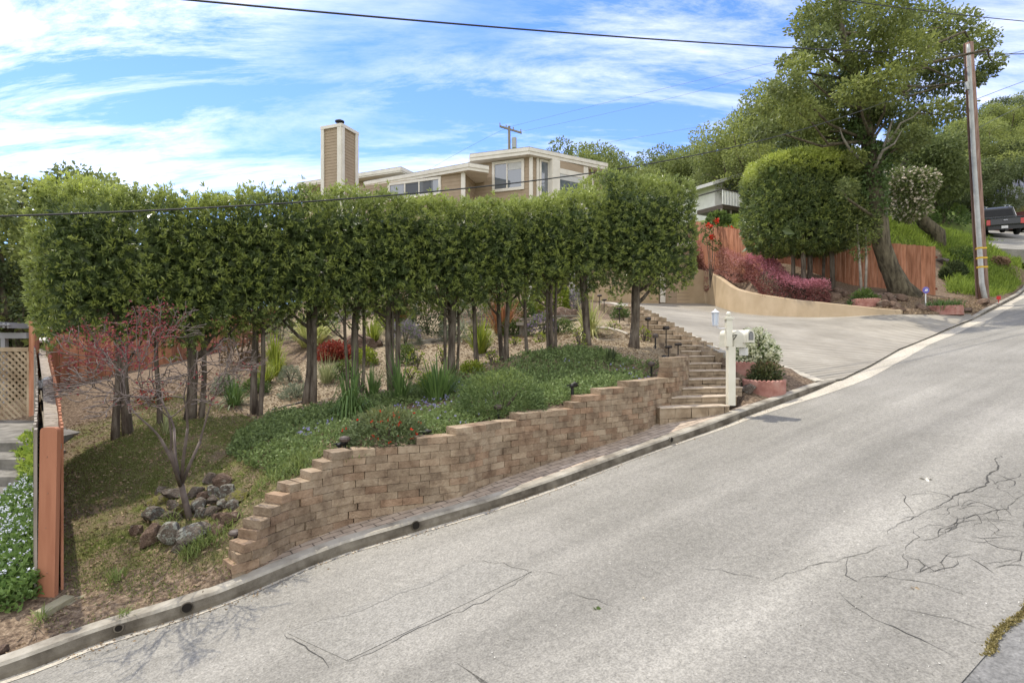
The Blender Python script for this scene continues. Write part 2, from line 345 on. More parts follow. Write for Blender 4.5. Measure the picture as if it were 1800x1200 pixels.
def row_d(px):
    """depth of the hedge-tree row at column px"""
    u = (px-900)/F; s = (7.8*u+5.38)/(7.75-3.4*u); return 7.8+3.4*s
G = []
def g(px, py, d): G.append(P(px, py, d))
for px, py in [(210, 766), (335, 735), (447, 732), (545, 707), (625, 690), (690, 685), (790, 655), (885, 633), (965, 613), (1025, 604), (1112, 612)]: g(px, py, row_d(px))
for s in np.linspace(0, SC-.15, 14):
    i = np.argmin(abs(WS-s)); p = WL[i]+WN[i]*.32; G.append(np.array((*p, wall_top(s)-.05)))
for px, py, d in [(85, 1058, 4.42), (310, 968, 4.95), (335, 915, 5.45), (425, 885, 5.7), (200, 905, 5.6), (150, 800, 6.9), (300, 795, 6.9), (470, 790, 6.4), (520, 812, 5.75), (640, 740, 7.1), (880, 690, 8.0), (1000, 662, 8.8),
                 (1100, 640, 9.7), (1170, 632, 10.4), (480, 640, 11.6), (300, 655, 10.6), (105, 684, 10.2), (200, 672, 10.6), (370, 622, 13.2), (480, 600, 16), (640, 585, 13), (780, 610, 12.3), (680, 628, 11.6), (600, 552, 16), (925, 592, 13),
                 (985, 562, 15), (1050, 582, 12.8), (1085, 555, 14.2), (860, 545, 16), (740, 535, 18), (600, 517, 24), (750, 517, 24), (900, 522, 25), (1000, 530, 23), (1040, 533, 17.5), (430, 570, 20), (1120, 600, 11.9),
                 (20, 1090, 4.15), (30, 960, 5.3), (30, 880, 6.6), (30, 785, 8.6), (30, 765, 9.6), (-200, 760, 9.6), (-150, 1000, 4.6),
                 (1330, 690, 9.15), (1305, 660, 9.8), (1375, 662, 10.15), (1290, 645, 10.2), (1400, 676, 9.8), (1275, 630, 10.6), (1240, 602, 11.8), (1190, 582, 13), (1125, 552, 15.5), (1080, 535, 18), (1060, 530, 26), (1060, 529, 28),
                 (1240, 533, 29), (1290, 548, 24.2), (1400, 556, 20),
                 (1225, 470, 29.5), (1265, 486, 27.8), (1300, 503, 25.4), (1400, 522, 21.4), (1480, 531, 19.2), (1545, 540, 17.8), (1583, 547, 17.1),
                 (1340, 474, 23.5), (1500, 500, 22), (1650, 519, 20.8), (1580, 514, 19.8), (1520, 530, 18.7), (1655, 546, 18.0), (1730, 524, 20.6), (1690, 548, 18.2),
                 (1600, 442, 26), (1700, 432, 33), (1750, 478, 27), (1788, 500, 26), (1715, 432, 31.5), (1720, 405, 46), (1740, 432, 30.4), (1800, 438, 29.7), (1870, 446, 29), (1790, 456, 28.8), (1560, 402, 27), (1450, 402, 28), (1240, 386, 36), (1320, 386, 36), (1400, 378, 36), (1620, 380, 38), (1660, 370, 46)]: g(px, py, d)
# behind the kerb
for i in range(0, len(KL), 3):
    if KL[i][1] < 32 and KL[i][0] > -14:
        px = 900+F*KL[i][0]/max(KL[i][1], .3)
        if px < 400 or px > 1720 or KL[i][1] < 1: G.append(np.array((*(KL[i]-KN[i]*.25), roadz(*KL[i])+KH-.03)))
        elif 1318 < px < 1720: G.append(np.array((*(KL[i]-KN[i]*.25), roadz(*KL[i])+.06)))
for x, y, z in [(60, 80, 25), (36, 80, 19), (45, 62, 14), (0, 60, 6), (15, 60, 10.5), (-30, 60, 1), (110, 150, 42), (0, 150, 10), (-100, 150, -8), (-40, 20, -4), (-60, 0, -9), (-30, -20, -5), (0, -25, -1.5), (45, -10, 5.0), (100, 40, 28),
                (60, 60, 19), (300, 300, 60), (-300, 300, -20), (-300, -100, -40), (300, -200, 20), (0, -300, -20), (-12, 14, -.3), (-14, 30, 2.0), (-25, 10, -1.8), (12, 45, 8.8), (24, 45, 9.6), (20, 36, 8.4), (43, 45, 10.6), (48, 34, 7.5), (0, 36, 5)]: G.append(np.array((x, y, z), float))
G = np.array(G)
class TPS:
    def __init__(s, X, z, lam=1e-4):
        s.X = X/10.; n = len(X); D = np.linalg.norm(s.X[:, None]-s.X[None], axis=2); Kk = s.U(D)+lam*np.eye(n)
        Pm = np.concatenate([np.ones((n, 1)), s.X], 1); A = np.block([[Kk, Pm], [Pm.T, np.zeros((3, 3))]])
        s.w = np.linalg.solve(A, np.concatenate([z, np.zeros(3)]))
    @staticmethod
    def U(r): return r*r*np.log(r+1e-9)
    def __call__(s, x, y):
        sh = np.shape(x); q = np.stack([np.ravel(x), np.ravel(y)], 1).astype(float)/10.; out = np.zeros(len(q))
        for a in range(0, len(q), 20000):
            b = q[a:a+20000]; D = np.linalg.norm(b[:, None]-s.X[None], axis=2); out[a:a+20000] = s.U(D)@s.w[:-3]+s.w[-3]+b@s.w[-2:]
        return out.reshape(sh)
gz = TPS(G[:, :2], G[:, 2], 3e-3)
def gp(px, py):
    """ground point seen at a photo pixel"""
    u = (px-900)/F; v = (600-py)/F; d = np.linspace(3, 60, 800); f = CZ+v*d-gz(u*d, d); i = np.argmax(f < 0) if (f < 0).any() else 799
    return np.array((u*d[i], d[i], CZ+v*d[i]))
def gat(px, d):
    """ground point under column px at depth d"""
    x = (px-900)/F*d; return np.array((x, d, float(gz(x, d))))
# driveway
DR = [(1442, 671, 0), (1480, 664, 0), (1529, 641, 0), (1580, 612, 0), (1640, 588, 0), (1680, 571, 0), (1712, 559, 0)]
dv = []; dvp = []
for px, py, _ in DR:
    p = on_road(px, py+1, .04); dvp.append(p)
DV_L = [(1442, 671), (1375, 645), (1275, 623), (1240, 602), (1190, 579), (1150, 560), (1120, 548), (1080, 534), (1058, 530), (1000, 530)]
DV_LD = [None, 10.9, 10.7, 11.9, 13.2, 14.5, 15.7, 18, 26, 28]
left = [P(a, b, d) for (a, b), d in zip(DV_L, DV_LD) if d]
back = [P(1240, 533, 29), P(1258, 538, 27.2), P(1290, 548, 24.2), P(1340, 554, 21.8), P(1400, 557, 19.8), P(1470, 557, 18.4), P(1540, 554, 17.4), P(1583, 552, 16.9), P(1630, 553, 17.3), P(1670, 553, 17.6), P(1706, 552, 18.0)]
DP = np.array(dvp+left+back); dz = TPS(DP[:, :2], DP[:, 2], 1e-3)
DPOLY = [tuple(p[:2]) for p in dvp[::1]]+[tuple(p[:2]) for p in back[::-1]]+[tuple(p[:2]) for p in left[::-1]]
STC = [P(a, b, d) for (a, b), d in zip([(1190, 470), (1238, 473), (1243, 477), (1252, 481), (1265, 489), (1278, 499), (1290, 507), (1312, 513), (1340, 518), (1400, 527), (1440, 531), (1480, 535), (1540, 541), (1583, 546)], [28.75, 29.05, 28.8, 27.8, 26.6, 25.3, 24.2, 22.9, 21.8, 19.8, 18.9, 18.25, 17.4, 16.9])]

# steps polygons used to sink the ground
STEPS = []
for i, (px, py, d) in enumerate(STEP_L):
    a = P(px, py, d); k_ = 1.035-.002*i; b = P(STEP_R[i], py, d*k_); b[2] = a[2]; STEPS.append((a, b))
SPOLY = [tuple(s[0][:2]-np.array((.12, 0))) for s in STEPS]+[tuple(s[1][:2]) for s in STEPS[::-1]]
UR = [P(1716, 429, 31), P(1960, 452, 29), P(1960, 398, 52), P(1716, 399, 50)]
UPOLY = [tuple(p[:2]) for p in UR]; _A = np.c_[np.array(UPOLY), np.ones(4)]; _C = np.linalg.lstsq(_A, np.array([p[2] for p in UR]), rcond=None)[0]
def upz(x, y): return _C[0]*np.asarray(x)+_C[1]*np.asarray(y)+_C[2]
def build_ground():
    def axis(lo, hi, st, far):
        a = list(np.arange(lo, hi, st)); s = st; x = hi
        while x < far: a.append(x); s *= 1.22; x += s
        s = st; x = lo-st
        while x > -far: a.insert(0, x); s *= 1.22; x -= s
        return np.array(a)
    xs = axis(-9, 21, .15, 1500); ys = axis(2, 31, .15, 1500)
    X, Y = np.meshgrid(xs, ys); x, y = X.ravel(), Y.ravel(); r = np.hypot(x, y)
    k = np.clip(260/np.maximum(r, 1), 0, 1); z = gz(x*k, y*k)
    near = (abs(x) < 45) & (abs(y) < 70)
    z += np.where(near & (r < 40), .018*lump(np.stack([x, y, z], 1), 5, 3)+.012*lump(np.stack([x, y, z], 1), 13, 4), 0)
    kd = np.full(x.shape, 1e3); i = (abs(x) < 120) & (abs(y) < 120); kd[i] = kdist(x[i], y[i])
    pt = np.stack([x, y], 1)
    road = i & (kd < .1) & (kd > -12); z[road] = np.minimum(z[road], roadz(x, y)[road]-.3)
    far_side = i & (kd <= -12) & (kd > -40) & (r < 90); z[far_side] = np.minimum(z, roadz(x, y)-.3+.0*z)[far_side]
    # paving between kerb and wall
    strip = in_poly(pt, [tuple(p) for p in (WL+WN*.15)[WS <= SC+.1]]+[tuple(P(1330, 730, 8.3)[:2])]+[tuple(KL[j]) for j in range(len(KL)) if KS[j] < kpx(1330) and KS[j] > kpx(396)][::-1])
    z[strip] = np.minimum(z[strip], roadz(x, y)[strip]+KH-.2)
    d = in_poly(pt, DPOLY); z[d] = np.minimum(z[d], dz(x[d], y[d])-.25)
    s = in_poly(pt, SPOLY); z[s] -= .3
    q = np.array([c[:2] for c in resample(np.array(STC)[:, :2], .1)[0]]); i2 = (y > 15) & (y < 31) & (x > 7) & (x < 14); dd = np.full(x.shape, 9.); dd[i2] = np.min(np.linalg.norm(pt[i2][:, None]-q[None], axis=2), axis=1)
    s = dd < .2; z[s] = np.minimum(z[s], dz(x[s], y[s])-.25)
    s = in_poly(pt, [(2.2, 27.2), (2.55, 27.5), (9.1, 28.8), (9.9, 29.0), (10.3, 34), (2, 34)]); z[s] = np.minimum(z[s], CZ+1.5)
    s = in_poly(pt, UPOLY) if True else None; z[s] = np.minimum(z[s], upz(x[s], y[s])-.2)
    # surface kinds by place
    pp = np.zeros((len(x), 2))-9999; vis = y > 1.0; pp[vis] = px_of(np.stack([x, y, z], 1)[vis])
    moss = (in_poly(pp, [(0, 1060), (105, 960), (108, 720), (330, 720), (450, 760), (620, 790), (430, 1000), (330, 1010), (200, 1000)]) & (y < 9)).astype(float)
    straw = (in_poly(pp, [(380, 700), (520, 640), (620, 560), (760, 560), (1000, 560), (1150, 560), (1200, 640), (1110, 640), (1000, 625), (800, 660), (560, 725), (430, 735)]) & (y < 17)).astype(float)
    grass = ((in_poly(pp, [(1240, 395), (1500, 395), (1560, 430), (1655, 440), (1665, 500), (1740, 520), (1800, 505), (1900, 480), (1900, 300), (1240, 300)]) & (y > 20)) | (y > 34) | (y < 1) | (r > 45)).astype(float)
    nx, ny = len(xs), len(ys); I = np.arange(nx*ny).reshape(ny, nx)
    Q = np.stack([I[:-1, :-1], I[:-1, 1:], I[1:, 1:], I[1:, :-1]], -1).reshape(-1, 4)
    me = mesh_from(np.stack([x, y, z], 1), Q, None, ground_mat(), True)
    for nm, a in (('moss', moss), ('straw', straw), ('grass', grass)):
        a2 = a.reshape(ny, nx)
        for _ in range(3):
            b = a2.copy(); b[1:-1, 1:-1] = (a2[1:-1, 1:-1]*2+a2[:-2, 1:-1]+a2[2:, 1:-1]+a2[1:-1, :-2]+a2[1:-1, 2:])/6; a2 = b
        at = me.attributes.new(nm, 'FLOAT', 'POINT'); at.data.foreach_set('value', a2.ravel().astype(np.float32))
    o = link('ground', me); o['kind'] = 'structure'
def ground_mat():
    m = bpy.data.materials.new('ground'); m.use_nodes = True; nt = m.node_tree; N = nt.nodes; L = nt.links; b = N['Principled BSDF']; b.inputs['Roughness'].default_value = .95; b.inputs['Specular IOR Level'].default_value = .1
    tc = N.new('ShaderNodeTexCoord')
    def nz(s, d=5, r=.65):
        n = N.new('ShaderNodeTexNoise'); n.inputs['Scale'].default_value = s; n.inputs['Detail'].default_value = d; n.inputs['Roughness'].default_value = r; L.new(tc.outputs['Object'], n.inputs['Vector']); return n.outputs[0]
    def ramp(f, cols, lo=.3, hi=.7):
        c = N.new('ShaderNodeValToRGB'); L.new(f, c.inputs[0]); e = c.color_ramp.elements
        for i, k in enumerate(cols):
            p = lo+(hi-lo)*i/(len(cols)-1); el = e[i] if i < 2 else e.new(p); el.position = p; el.color = (*k, 1)
        return c.outputs[0]
    n1 = nz(22); n2 = nz(3.2); n3 = nz(75, 3)
    mulch = ramp(n1, [(.065, .045, .032), (.165, .12, .083), (.30, .23, .16)])
    moss = ramp(n2, [(.15, .115, .075), (.14, .13, .055), (.10, .115, .03)], .38, .62)
    straw = ramp(n1, [(.15, .11, .07), (.30, .24, .16), (.44, .37, .26)])
    grass = ramp(n2, [(.06, .09, .02), (.11, .16, .03), (.16, .2, .05)])
    def mix(a, c, attr, soft):
        at = N.new('ShaderNodeAttribute'); at.attribute_name = attr
        ad = N.new('ShaderNodeMath'); ad.operation = 'ADD'; L.new(at.outputs['Fac'], ad.inputs[0]); L.new(soft, ad.inputs[1])
        mr = N.new('ShaderNodeMapRange'); mr.inputs[1].default_value = .95; mr.inputs[2].default_value = 1.55; L.new(ad.outputs[0], mr.inputs[0])
        x = N.new('ShaderNodeMix'); x.data_type = 'RGBA'; L.new(mr.outputs[0], x.inputs[0]); L.new(a, x.inputs[6]); L.new(c, x.inputs[7]); return x.outputs[2]
    c = mix(mulch, moss, 'moss', n2); c = mix(c, straw, 'straw', nz(1.9, 6, .7)); c = mix(c, grass, 'grass', n2)
    fine = N.new('ShaderNodeMapRange'); fine.inputs[1].default_value = .3; fine.inputs[2].default_value = .7; fine.inputs[3].default_value = .6; fine.inputs[4].default_value = 1.4; L.new(n3, fine.inputs[0])
    x = N.new('ShaderNodeMix'); x.data_type = 'RGBA'; x.blend_type = 'MULTIPLY'; x.inputs[0].default_value = 1; L.new(c, x.inputs[6]); L.new(fine.outputs[0], x.inputs[7]); L.new(x.outputs[2], b.inputs['Base Color'])
    bp = N.new('ShaderNodeBump'); bp.inputs['Strength'].default_value = .8; bp.inputs['Distance'].default_value = .03; L.new(n1, bp.inputs['Height']); L.new(bp.outputs[0], b.inputs['Normal'])
    return m
build_ground()

# ---------------------------------------------------------------- road, gutter, kerb, paving, driveway
RW = float(-np.mean([kdist(*on_road(a, b)[:2]) for a, b in ((1702, 1192), (1750, 1128), (1798, 1066))]))
UD = np.array((.823, .568)); UN = np.array((.568, -.823))
def road_mat(name, cols, grain, dark=1.0, streak=True, cracks=True):
    m = bpy.data.materials.new(name); m.use_nodes = True; nt = m.node_tree; N = nt.nodes; L = nt.links; b = N['Principled BSDF']; b.inputs['Roughness'].default_value = .9; b.inputs['Specular IOR Level'].default_value = .2
    tc = N.new('ShaderNodeTexCoord'); mp = N.new('ShaderNodeMapping'); mp.inputs['Rotation'].default_value = (0, 0, -math.atan2(.568, .823)); L.new(tc.outputs['Object'], mp.inputs[0])
    def nz(s, d=4, r=.6, st=None):
        v = mp.outputs[0]
        if st:
            q = N.new('ShaderNodeMapping'); q.inputs['Scale'].default_value = st; L.new(v, q.inputs[0]); v = q.outputs[0]
        n = N.new('ShaderNodeTexNoise'); n.inputs['Scale'].default_value = s; n.inputs['Detail'].default_value = d; n.inputs['Roughness'].default_value = r; L.new(v, n.inputs['Vector']); return n.outputs[0]
    def mrange(f, a, c, lo, hi):
        r = N.new('ShaderNodeMapRange'); r.inputs[1].default_value = a; r.inputs[2].default_value = c; r.inputs[3].default_value = lo; r.inputs[4].default_value = hi; L.new(f, r.inputs[0]); return r.outputs[0]
    def mul(a, c):
        x = N.new('ShaderNodeMath'); x.operation = 'MULTIPLY'; L.new(a, x.inputs[0]); L.new(c, x.inputs[1]); return x.outputs[0]
    cr = N.new('ShaderNodeValToRGB'); L.new(nz(.7), cr.inputs[0]); cr.color_ramp.elements[0].position = .35; cr.color_ramp.elements[1].position = .65
    cr.color_ramp.elements[0].color = (*cols[0], 1); cr.color_ramp.elements[1].color = (*cols[1], 1)
    f = mul(mrange(nz(grain, 3, .7), .33, .67, .70, 1.28), mrange(nz(grain*.33, 3), .3, .7, .86, 1.14))
    vo = N.new('ShaderNodeTexVoronoi'); vo.inputs['Scale'].default_value = grain*.8; L.new(mp.outputs[0], vo.inputs['Vector'])
    pit = mrange(vo.outputs['Distance'], .0, .25, .86, 1.0); f = mul(f, pit)
    if streak:
        f = mul(f, mrange(nz(1.0, 4, .55, (.12, 2.4, 1)), .3, .7, .84, 1.15))
        sx = N.new('ShaderNodeSeparateXYZ'); L.new(mp.outputs[0], sx.inputs[0]); wob = N.new('ShaderNodeMath'); wob.operation = 'MULTIPLY_ADD'; wob.inputs[1].default_value = .5; L.new(nz(.6), wob.inputs[0]); L.new(sx.outputs[1], wob.inputs[2])
        for c0, w_, g_ in ((2.32, .30, 1.20), (3.1, .35, .90), (1.55, .35, .90)):
            df = N.new('ShaderNodeMath'); df.operation = 'SUBTRACT'; df.inputs[1].default_value = c0; L.new(wob.outputs[0], df.inputs[0]); ab = N.new('ShaderNodeMath'); ab.operation = 'ABSOLUTE'; L.new(df.outputs[0], ab.inputs[0]); f = mul(f, mrange(ab.outputs[0], 0, w_, g_, 1.0))
    x = N.new('ShaderNodeMix'); x.data_type = 'RGBA'; x.blend_type = 'MULTIPLY'; x.inputs[0].default_value = 1; L.new(cr.outputs[0], x.inputs[6]); L.new(f, x.inputs[7]); col = x.outputs[2]
    L.new(col, b.inputs['Base Color'])
    bp = N.new('ShaderNodeBump'); bp.inputs['Strength'].default_value = .5; bp.inputs['Distance'].default_value = .006; L.new(nz(grain, 3, .7), bp.inputs['Height']); L.new(bp.outputs[0], b.inputs['Normal'])
    return m
asphalt = road_mat('asphalt', [(.205, .195, .17), (.25, .238, .21)], 70)
apron_mat = road_mat('old_asphalt', [(.15, .147, .14), (.23, .225, .21)], 45)
wear_mat = road_mat('worn_aggregate', [(.33, .325, .31), (.40, .39, .37)], 40)
gutter_mat = road_mat('gutter_concrete', [(.36, .33, .27), (.46, .42, .345)], 60, streak=False)
kerb_mat = M('kerb_concrete', [(.17, .15, .12), (.30, .275, .225), (.40, .37, .31)], 3.5, .9, .5, 90, 6, bdist=.006)
def ribbon(line, nor, offs, zf, i0=0, i1=None):
    i1 = len(line) if i1 is None else i1; V = []; k = len(offs)
    for i in range(i0, i1):
        for j, o in enumerate(offs):
            o_ = o(i) if callable(o) else o; p = line[i]+nor[i]*o_; V.append((p[0], p[1], zf(p, i, j)))
    n = i1-i0; Q = [(a*k+b, a*k+b+1, (a+1)*k+b+1, (a+1)*k+b) for a in range(n-1) for b in range(k-1)]
    return np.array(V), np.array(Q)[:, ::-1]
struct('road', ribbon(KL, KN, [-.02]+[.25*i for i in range(1, int(RW/.25))]+[RW], lambda p, i, j: float(roadz(*p))), asphalt)
struct('upper_road', (np.array([(a, b, float(upz(a, b))) for a, b in UPOLY]+[(a, b, float(upz(a, b))-.7) for a, b in UPOLY]), [(0, 1, 2, 3), (0, 4, 5, 1), (3, 7, 4, 0)]), asphalt)
struct('road_shoulder', ribbon(KL, KN, [RW-.03, RW+.5, 5.5, 7.5, 10, 13], lambda p, i, j: float(roadz(*p))-.006-(.0 if j < 3 else 0)), apron_mat)
sL, sR = kpx(1452), kpx(1722)
def low(i):      # 0 along the full kerb, 1 along the dropped kerb of the driveway
    s = KS[i]; a = np.clip((s-kpx(1425))/(kpx(1475)-kpx(1425)), 0, 1); b = np.clip((kpx(1735)-s)/(kpx(1735)-kpx(1700)), 0, 1); return float(min(a, b))
def gw(i): return .06+.02*math.sin(KS[i]*1.7)+.34*min(1, max(0, (KS[i]-kpx(1250))/(kpx(1500)-kpx(1250))))*(1 if KS[i] < kpx(1760) else .6)
struct('gutter', ribbon(KL, KN, [-.01, gw], lambda p, i, j: float(roadz(*p))+.004), gutter_mat)
def kerb_geo():
    V = []; prof = None; rg = np.random.default_rng(5)
    for i in range(len(KL)):
        h = KH*(1-low(i))+.035*low(i)+(rg.random()-.5)*.006; z = roadz(*KL[i]); a = .005
        for o, zz in ((a, -.1), (a, h*.35), (-.012, h-.02), (-.03, h), (-.135, h+.003), (-.135, -.2)):
            p = KL[i]+KN[i]*o; V.append((p[0], p[1], z+zz))
    n = len(KL); Q = [(i*6+j, i*6+j+1, (i+1)*6+j+1, (i+1)*6+j) for i in range(n-1) for j in range(5)]
    return np.array(V), np.array(Q)
kerb_face = M('shaded_kerb_face', [(.062, .052, .038), (.125, .108, .083), (.20, .178, .14)], 4, .95, .5, 90, 6, bdist=.006)  # shade of the upright kerb face put into a darker colour
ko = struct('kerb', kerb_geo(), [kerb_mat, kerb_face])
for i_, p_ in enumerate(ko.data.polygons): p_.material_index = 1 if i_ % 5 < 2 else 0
# brick paving between kerb and wall
def paver_mat():
    m = bpy.data.materials.new('brick_paving'); m.use_nodes = True; nt = m.node_tree; N = nt.nodes; L = nt.links; b = N['Principled BSDF']; b.inputs['Roughness'].default_value = .9
    tc = N.new('ShaderNodeTexCoord'); mp = N.new('ShaderNodeMapping'); mp.inputs['Rotation'].default_value = (0, 0, -math.atan2(.568, .823)); L.new(tc.outputs['Object'], mp.inputs[0])
    br = N.new('ShaderNodeTexBrick'); L.new(mp.outputs[0], br.inputs['Vector']); br.inputs['Scale'].default_value = 1; br.inputs['Brick Width'].default_value = .19; br.inputs['Row Height'].default_value = .095; br.inputs['Mortar Size'].default_value = .006; br.inputs['Mortar Smooth'].default_value = .3
    br.inputs['Color1'].default_value = (.34, .27, .205, 1); br.inputs['Color2'].default_value = (.42, .345, .27, 1); br.inputs['Mortar'].default_value = (.12, .095, .07, 1)
    nz = N.new('ShaderNodeTexNoise'); nz.inputs['Scale'].default_value = 9; nz.inputs['Detail'].default_value = 6; L.new(tc.outputs['Object'], nz.inputs['Vector'])
    mr = N.new('ShaderNodeMapRange'); mr.inputs[1].default_value = .3; mr.inputs[2].default_value = .7; mr.inputs[3].default_value = .75; mr.inputs[4].default_value = 1.2; L.new(nz.outputs[0], mr.inputs[0])
    x = N.new('ShaderNodeMix'); x.data_type = 'RGBA'; x.blend_type = 'MULTIPLY'; x.inputs[0].default_value = 1; L.new(br.outputs[0], x.inputs[6]); L.new(mr.outputs[0], x.inputs[7]); L.new(x.outputs[2], b.inputs['Base Color'])
    bp = N.new('ShaderNodeBump'); bp.inputs['Strength'].default_value = .7; bp.inputs['Distance'].default_value = .006; bp.invert = True; L.new(br.outputs['Fac'], bp.inputs['Height']); L.new(bp.outputs[0], b.inputs['Normal'])
    return m
def paving_geo():
    V = []; st = np.linspace(kpx(396), kpx(1335), 70)
    for s in st:
        k = np.array([np.interp(s, KS, KL[:, 0]), np.interp(s, KS, KL[:, 1])]); n = np.array([np.interp(s, KS, KN[:, 0]), np.interp(s, KS, KN[:, 1])])
        # far side: reach under the wall
        q = k-n*np.arange(.1, 2.2, .02)[:, None]; dist = np.array([np.min(np.linalg.norm(WP_ext-a, axis=1)) for a in q]); w = .1+.02*int(np.argmin(dist))
        w = min(w+.06, 1.6)
        for t in np.linspace(.13, max(w, .2), 5):
            p = k-n*t; V.append((p[0], p[1], float(roadz(*p))+KH-.002))
    n = len(st); Q = [(i*5+j, i*5+j+1, (i+1)*5+j+1, (i+1)*5+j) for i in range(n-1) for j in range(4)]
    return np.array(V), np.array(Q)
WP_ext = np.concatenate([WL[WS <= SC-.02], resample(np.array([STEPS[0][0][:2], STEPS[0][1][:2]]), .05)[0]])
struct('brick_paving', paving_geo(), paver_mat())
# ribbed concrete driveway
def drive_mat():
    m = bpy.data.materials.new('ribbed_concrete'); m.use_nodes = True; nt = m.node_tree; N = nt.nodes; L = nt.links; b = N['Principled BSDF']; b.inputs['Roughness'].default_value = .9; b.inputs['Specular IOR Level'].default_value = .2
    tc = N.new('ShaderNodeTexCoord'); mp = N.new('ShaderNodeMapping'); mp.inputs['Rotation'].default_value = (0, 0, -math.atan2(.36, .93)); L.new(tc.outputs['Object'], mp.inputs[0])
    wv = N.new('ShaderNodeTexWave'); wv.wave_type = 'BANDS'; wv.bands_direction = 'Y'; wv.wave_profile = 'SIN'; wv.inputs['Scale'].default_value = .314/.12; wv.inputs['Distortion'].default_value = .5; wv.inputs['Detail'].default_value = 3; wv.inputs['Detail Scale'].default_value = .8; L.new(mp.outputs[0], wv.inputs['Vector'])
    nz = N.new('ShaderNodeTexNoise'); nz.inputs['Scale'].default_value = 1.2; nz.inputs['Detail'].default_value = 8; nz.inputs['Roughness'].default_value = .7; L.new(tc.outputs['Object'], nz.inputs['Vector'])
    cr = N.new('ShaderNodeValToRGB'); e = cr.color_ramp.elements; e[0].position = .3; e[0].color = (.27, .245, .20, 1); e[1].position = .7; e[1].color = (.38, .35, .295, 1); L.new(nz.outputs[0], cr.inputs[0])
    gr = N.new('ShaderNodeMapRange'); gr.inputs[1].default_value = .0; gr.inputs[2].default_value = .38; gr.inputs[3].default_value = .66; gr.inputs[4].default_value = 1; L.new(wv.outputs['Fac'], gr.inputs[0])
    x = N.new('ShaderNodeMix'); x.data_type = 'RGBA'; x.blend_type = 'MULTIPLY'; x.inputs[0].default_value = 1; L.new(cr.outputs[0], x.inputs[6]); L.new(gr.outputs[0], x.inputs[7])
    n3 = N.new('ShaderNodeTexNoise'); n3.inputs['Scale'].default_value = .35; n3.inputs['Detail'].default_value = 6; n3.inputs['Roughness'].default_value = .65; L.new(mp.outputs[0], n3.inputs['Vector']); st_ = N.new('ShaderNodeMapRange'); st_.inputs[1].default_value = .35; st_.inputs[2].default_value = .6; st_.inputs[3].default_value = .74; st_.inputs[4].default_value = 1.05; L.new(n3.outputs[0], st_.inputs[0])
    x2 = N.new('ShaderNodeMix'); x2.data_type = 'RGBA'; x2.blend_type = 'MULTIPLY'; x2.inputs[0].default_value = 1; L.new(x.outputs[2], x2.inputs[6]); L.new(st_.outputs[0], x2.inputs[7]); L.new(x2.outputs[2], b.inputs['Base Color'])
    bp = N.new('ShaderNodeBump'); bp.inputs['Strength'].default_value = .6; bp.inputs['Distance'].default_value = .02; L.new(wv.outputs['Fac'], bp.inputs['Height']); L.new(bp.outputs[0], b.inputs['Normal'])
    return m
def clip_sheet(poly, step, zf):
    P2 = np.array(poly); lo, hi = P2.min(0), P2.max(0); V = []; Q = []; idx = {}
    xs = np.arange(lo[0], hi[0]+step, step); ys = np.arange(lo[1], hi[1]+step, step)
    me = bpy.data.meshes.new('t'); import bmesh
    bm = bmesh.new(); vs_ = [bm.verts.new((p[0], p[1], 0)) for p in poly]; f = bm.faces.new(vs_)
    bmesh.ops.triangulate(bm, faces=[f])
    for ax, vals in ((0, xs), (1, ys)):
        for v in vals:
            co_ = [0, 0, 0]; co_[ax] = v; no = [0, 0, 0]; no[ax] = 1
            bmesh.ops.bisect_plane(bm, geom=bm.verts[:]+bm.edges[:]+bm.faces[:], plane_co=co_, plane_no=no, dist=1e-5)
    bmesh.ops.triangulate(bm, faces=bm.faces[:]); bm.normal_update()
    bm.verts.index_update(); V = np.array([v.co[:] for v in bm.verts]); T = np.array([[v.index for v in f.verts] for f in bm.faces])
    a = V[T[0][1]]-V[T[0][0]]; c = V[T[0][2]]-V[T[0][0]]
    if a[0]*c[1]-a[1]*c[0] < 0: T = T[:, ::-1]
    bm.free(); V[:, 2] = zf(V[:, 0], V[:, 1]); return V, None, T
struct('driveway', clip_sheet(DPOLY, .6, dz), drive_mat(), True)
# smooth concrete border along the steps
def border():
    L_, _ = resample(np.array([p[:2] for p in [dvp[0]]+left[:8]]), .3); n = np.gradient(L_, axis=0); n /= np.linalg.norm(n, axis=1)[:, None]; n = np.stack([-n[:, 1], n[:, 0]], 1)
    V, Q = ribbon(L_, n, [-.10, .12], lambda p, i, j: float(dz(*p))+(.02 if j else .02)); m = len(V); V2 = V.copy(); V2[:, 2] -= .3
    k = len(L_); S = [(2*a+b, 2*(a+1)+b, m+2*(a+1)+b, m+2*a+b) for a in range(k-1) for b in (0, 1)]
    return np.concatenate([V, V2]), np.concatenate([Q, np.array(S)])
struct('driveway_edging', border(), gutter_mat)
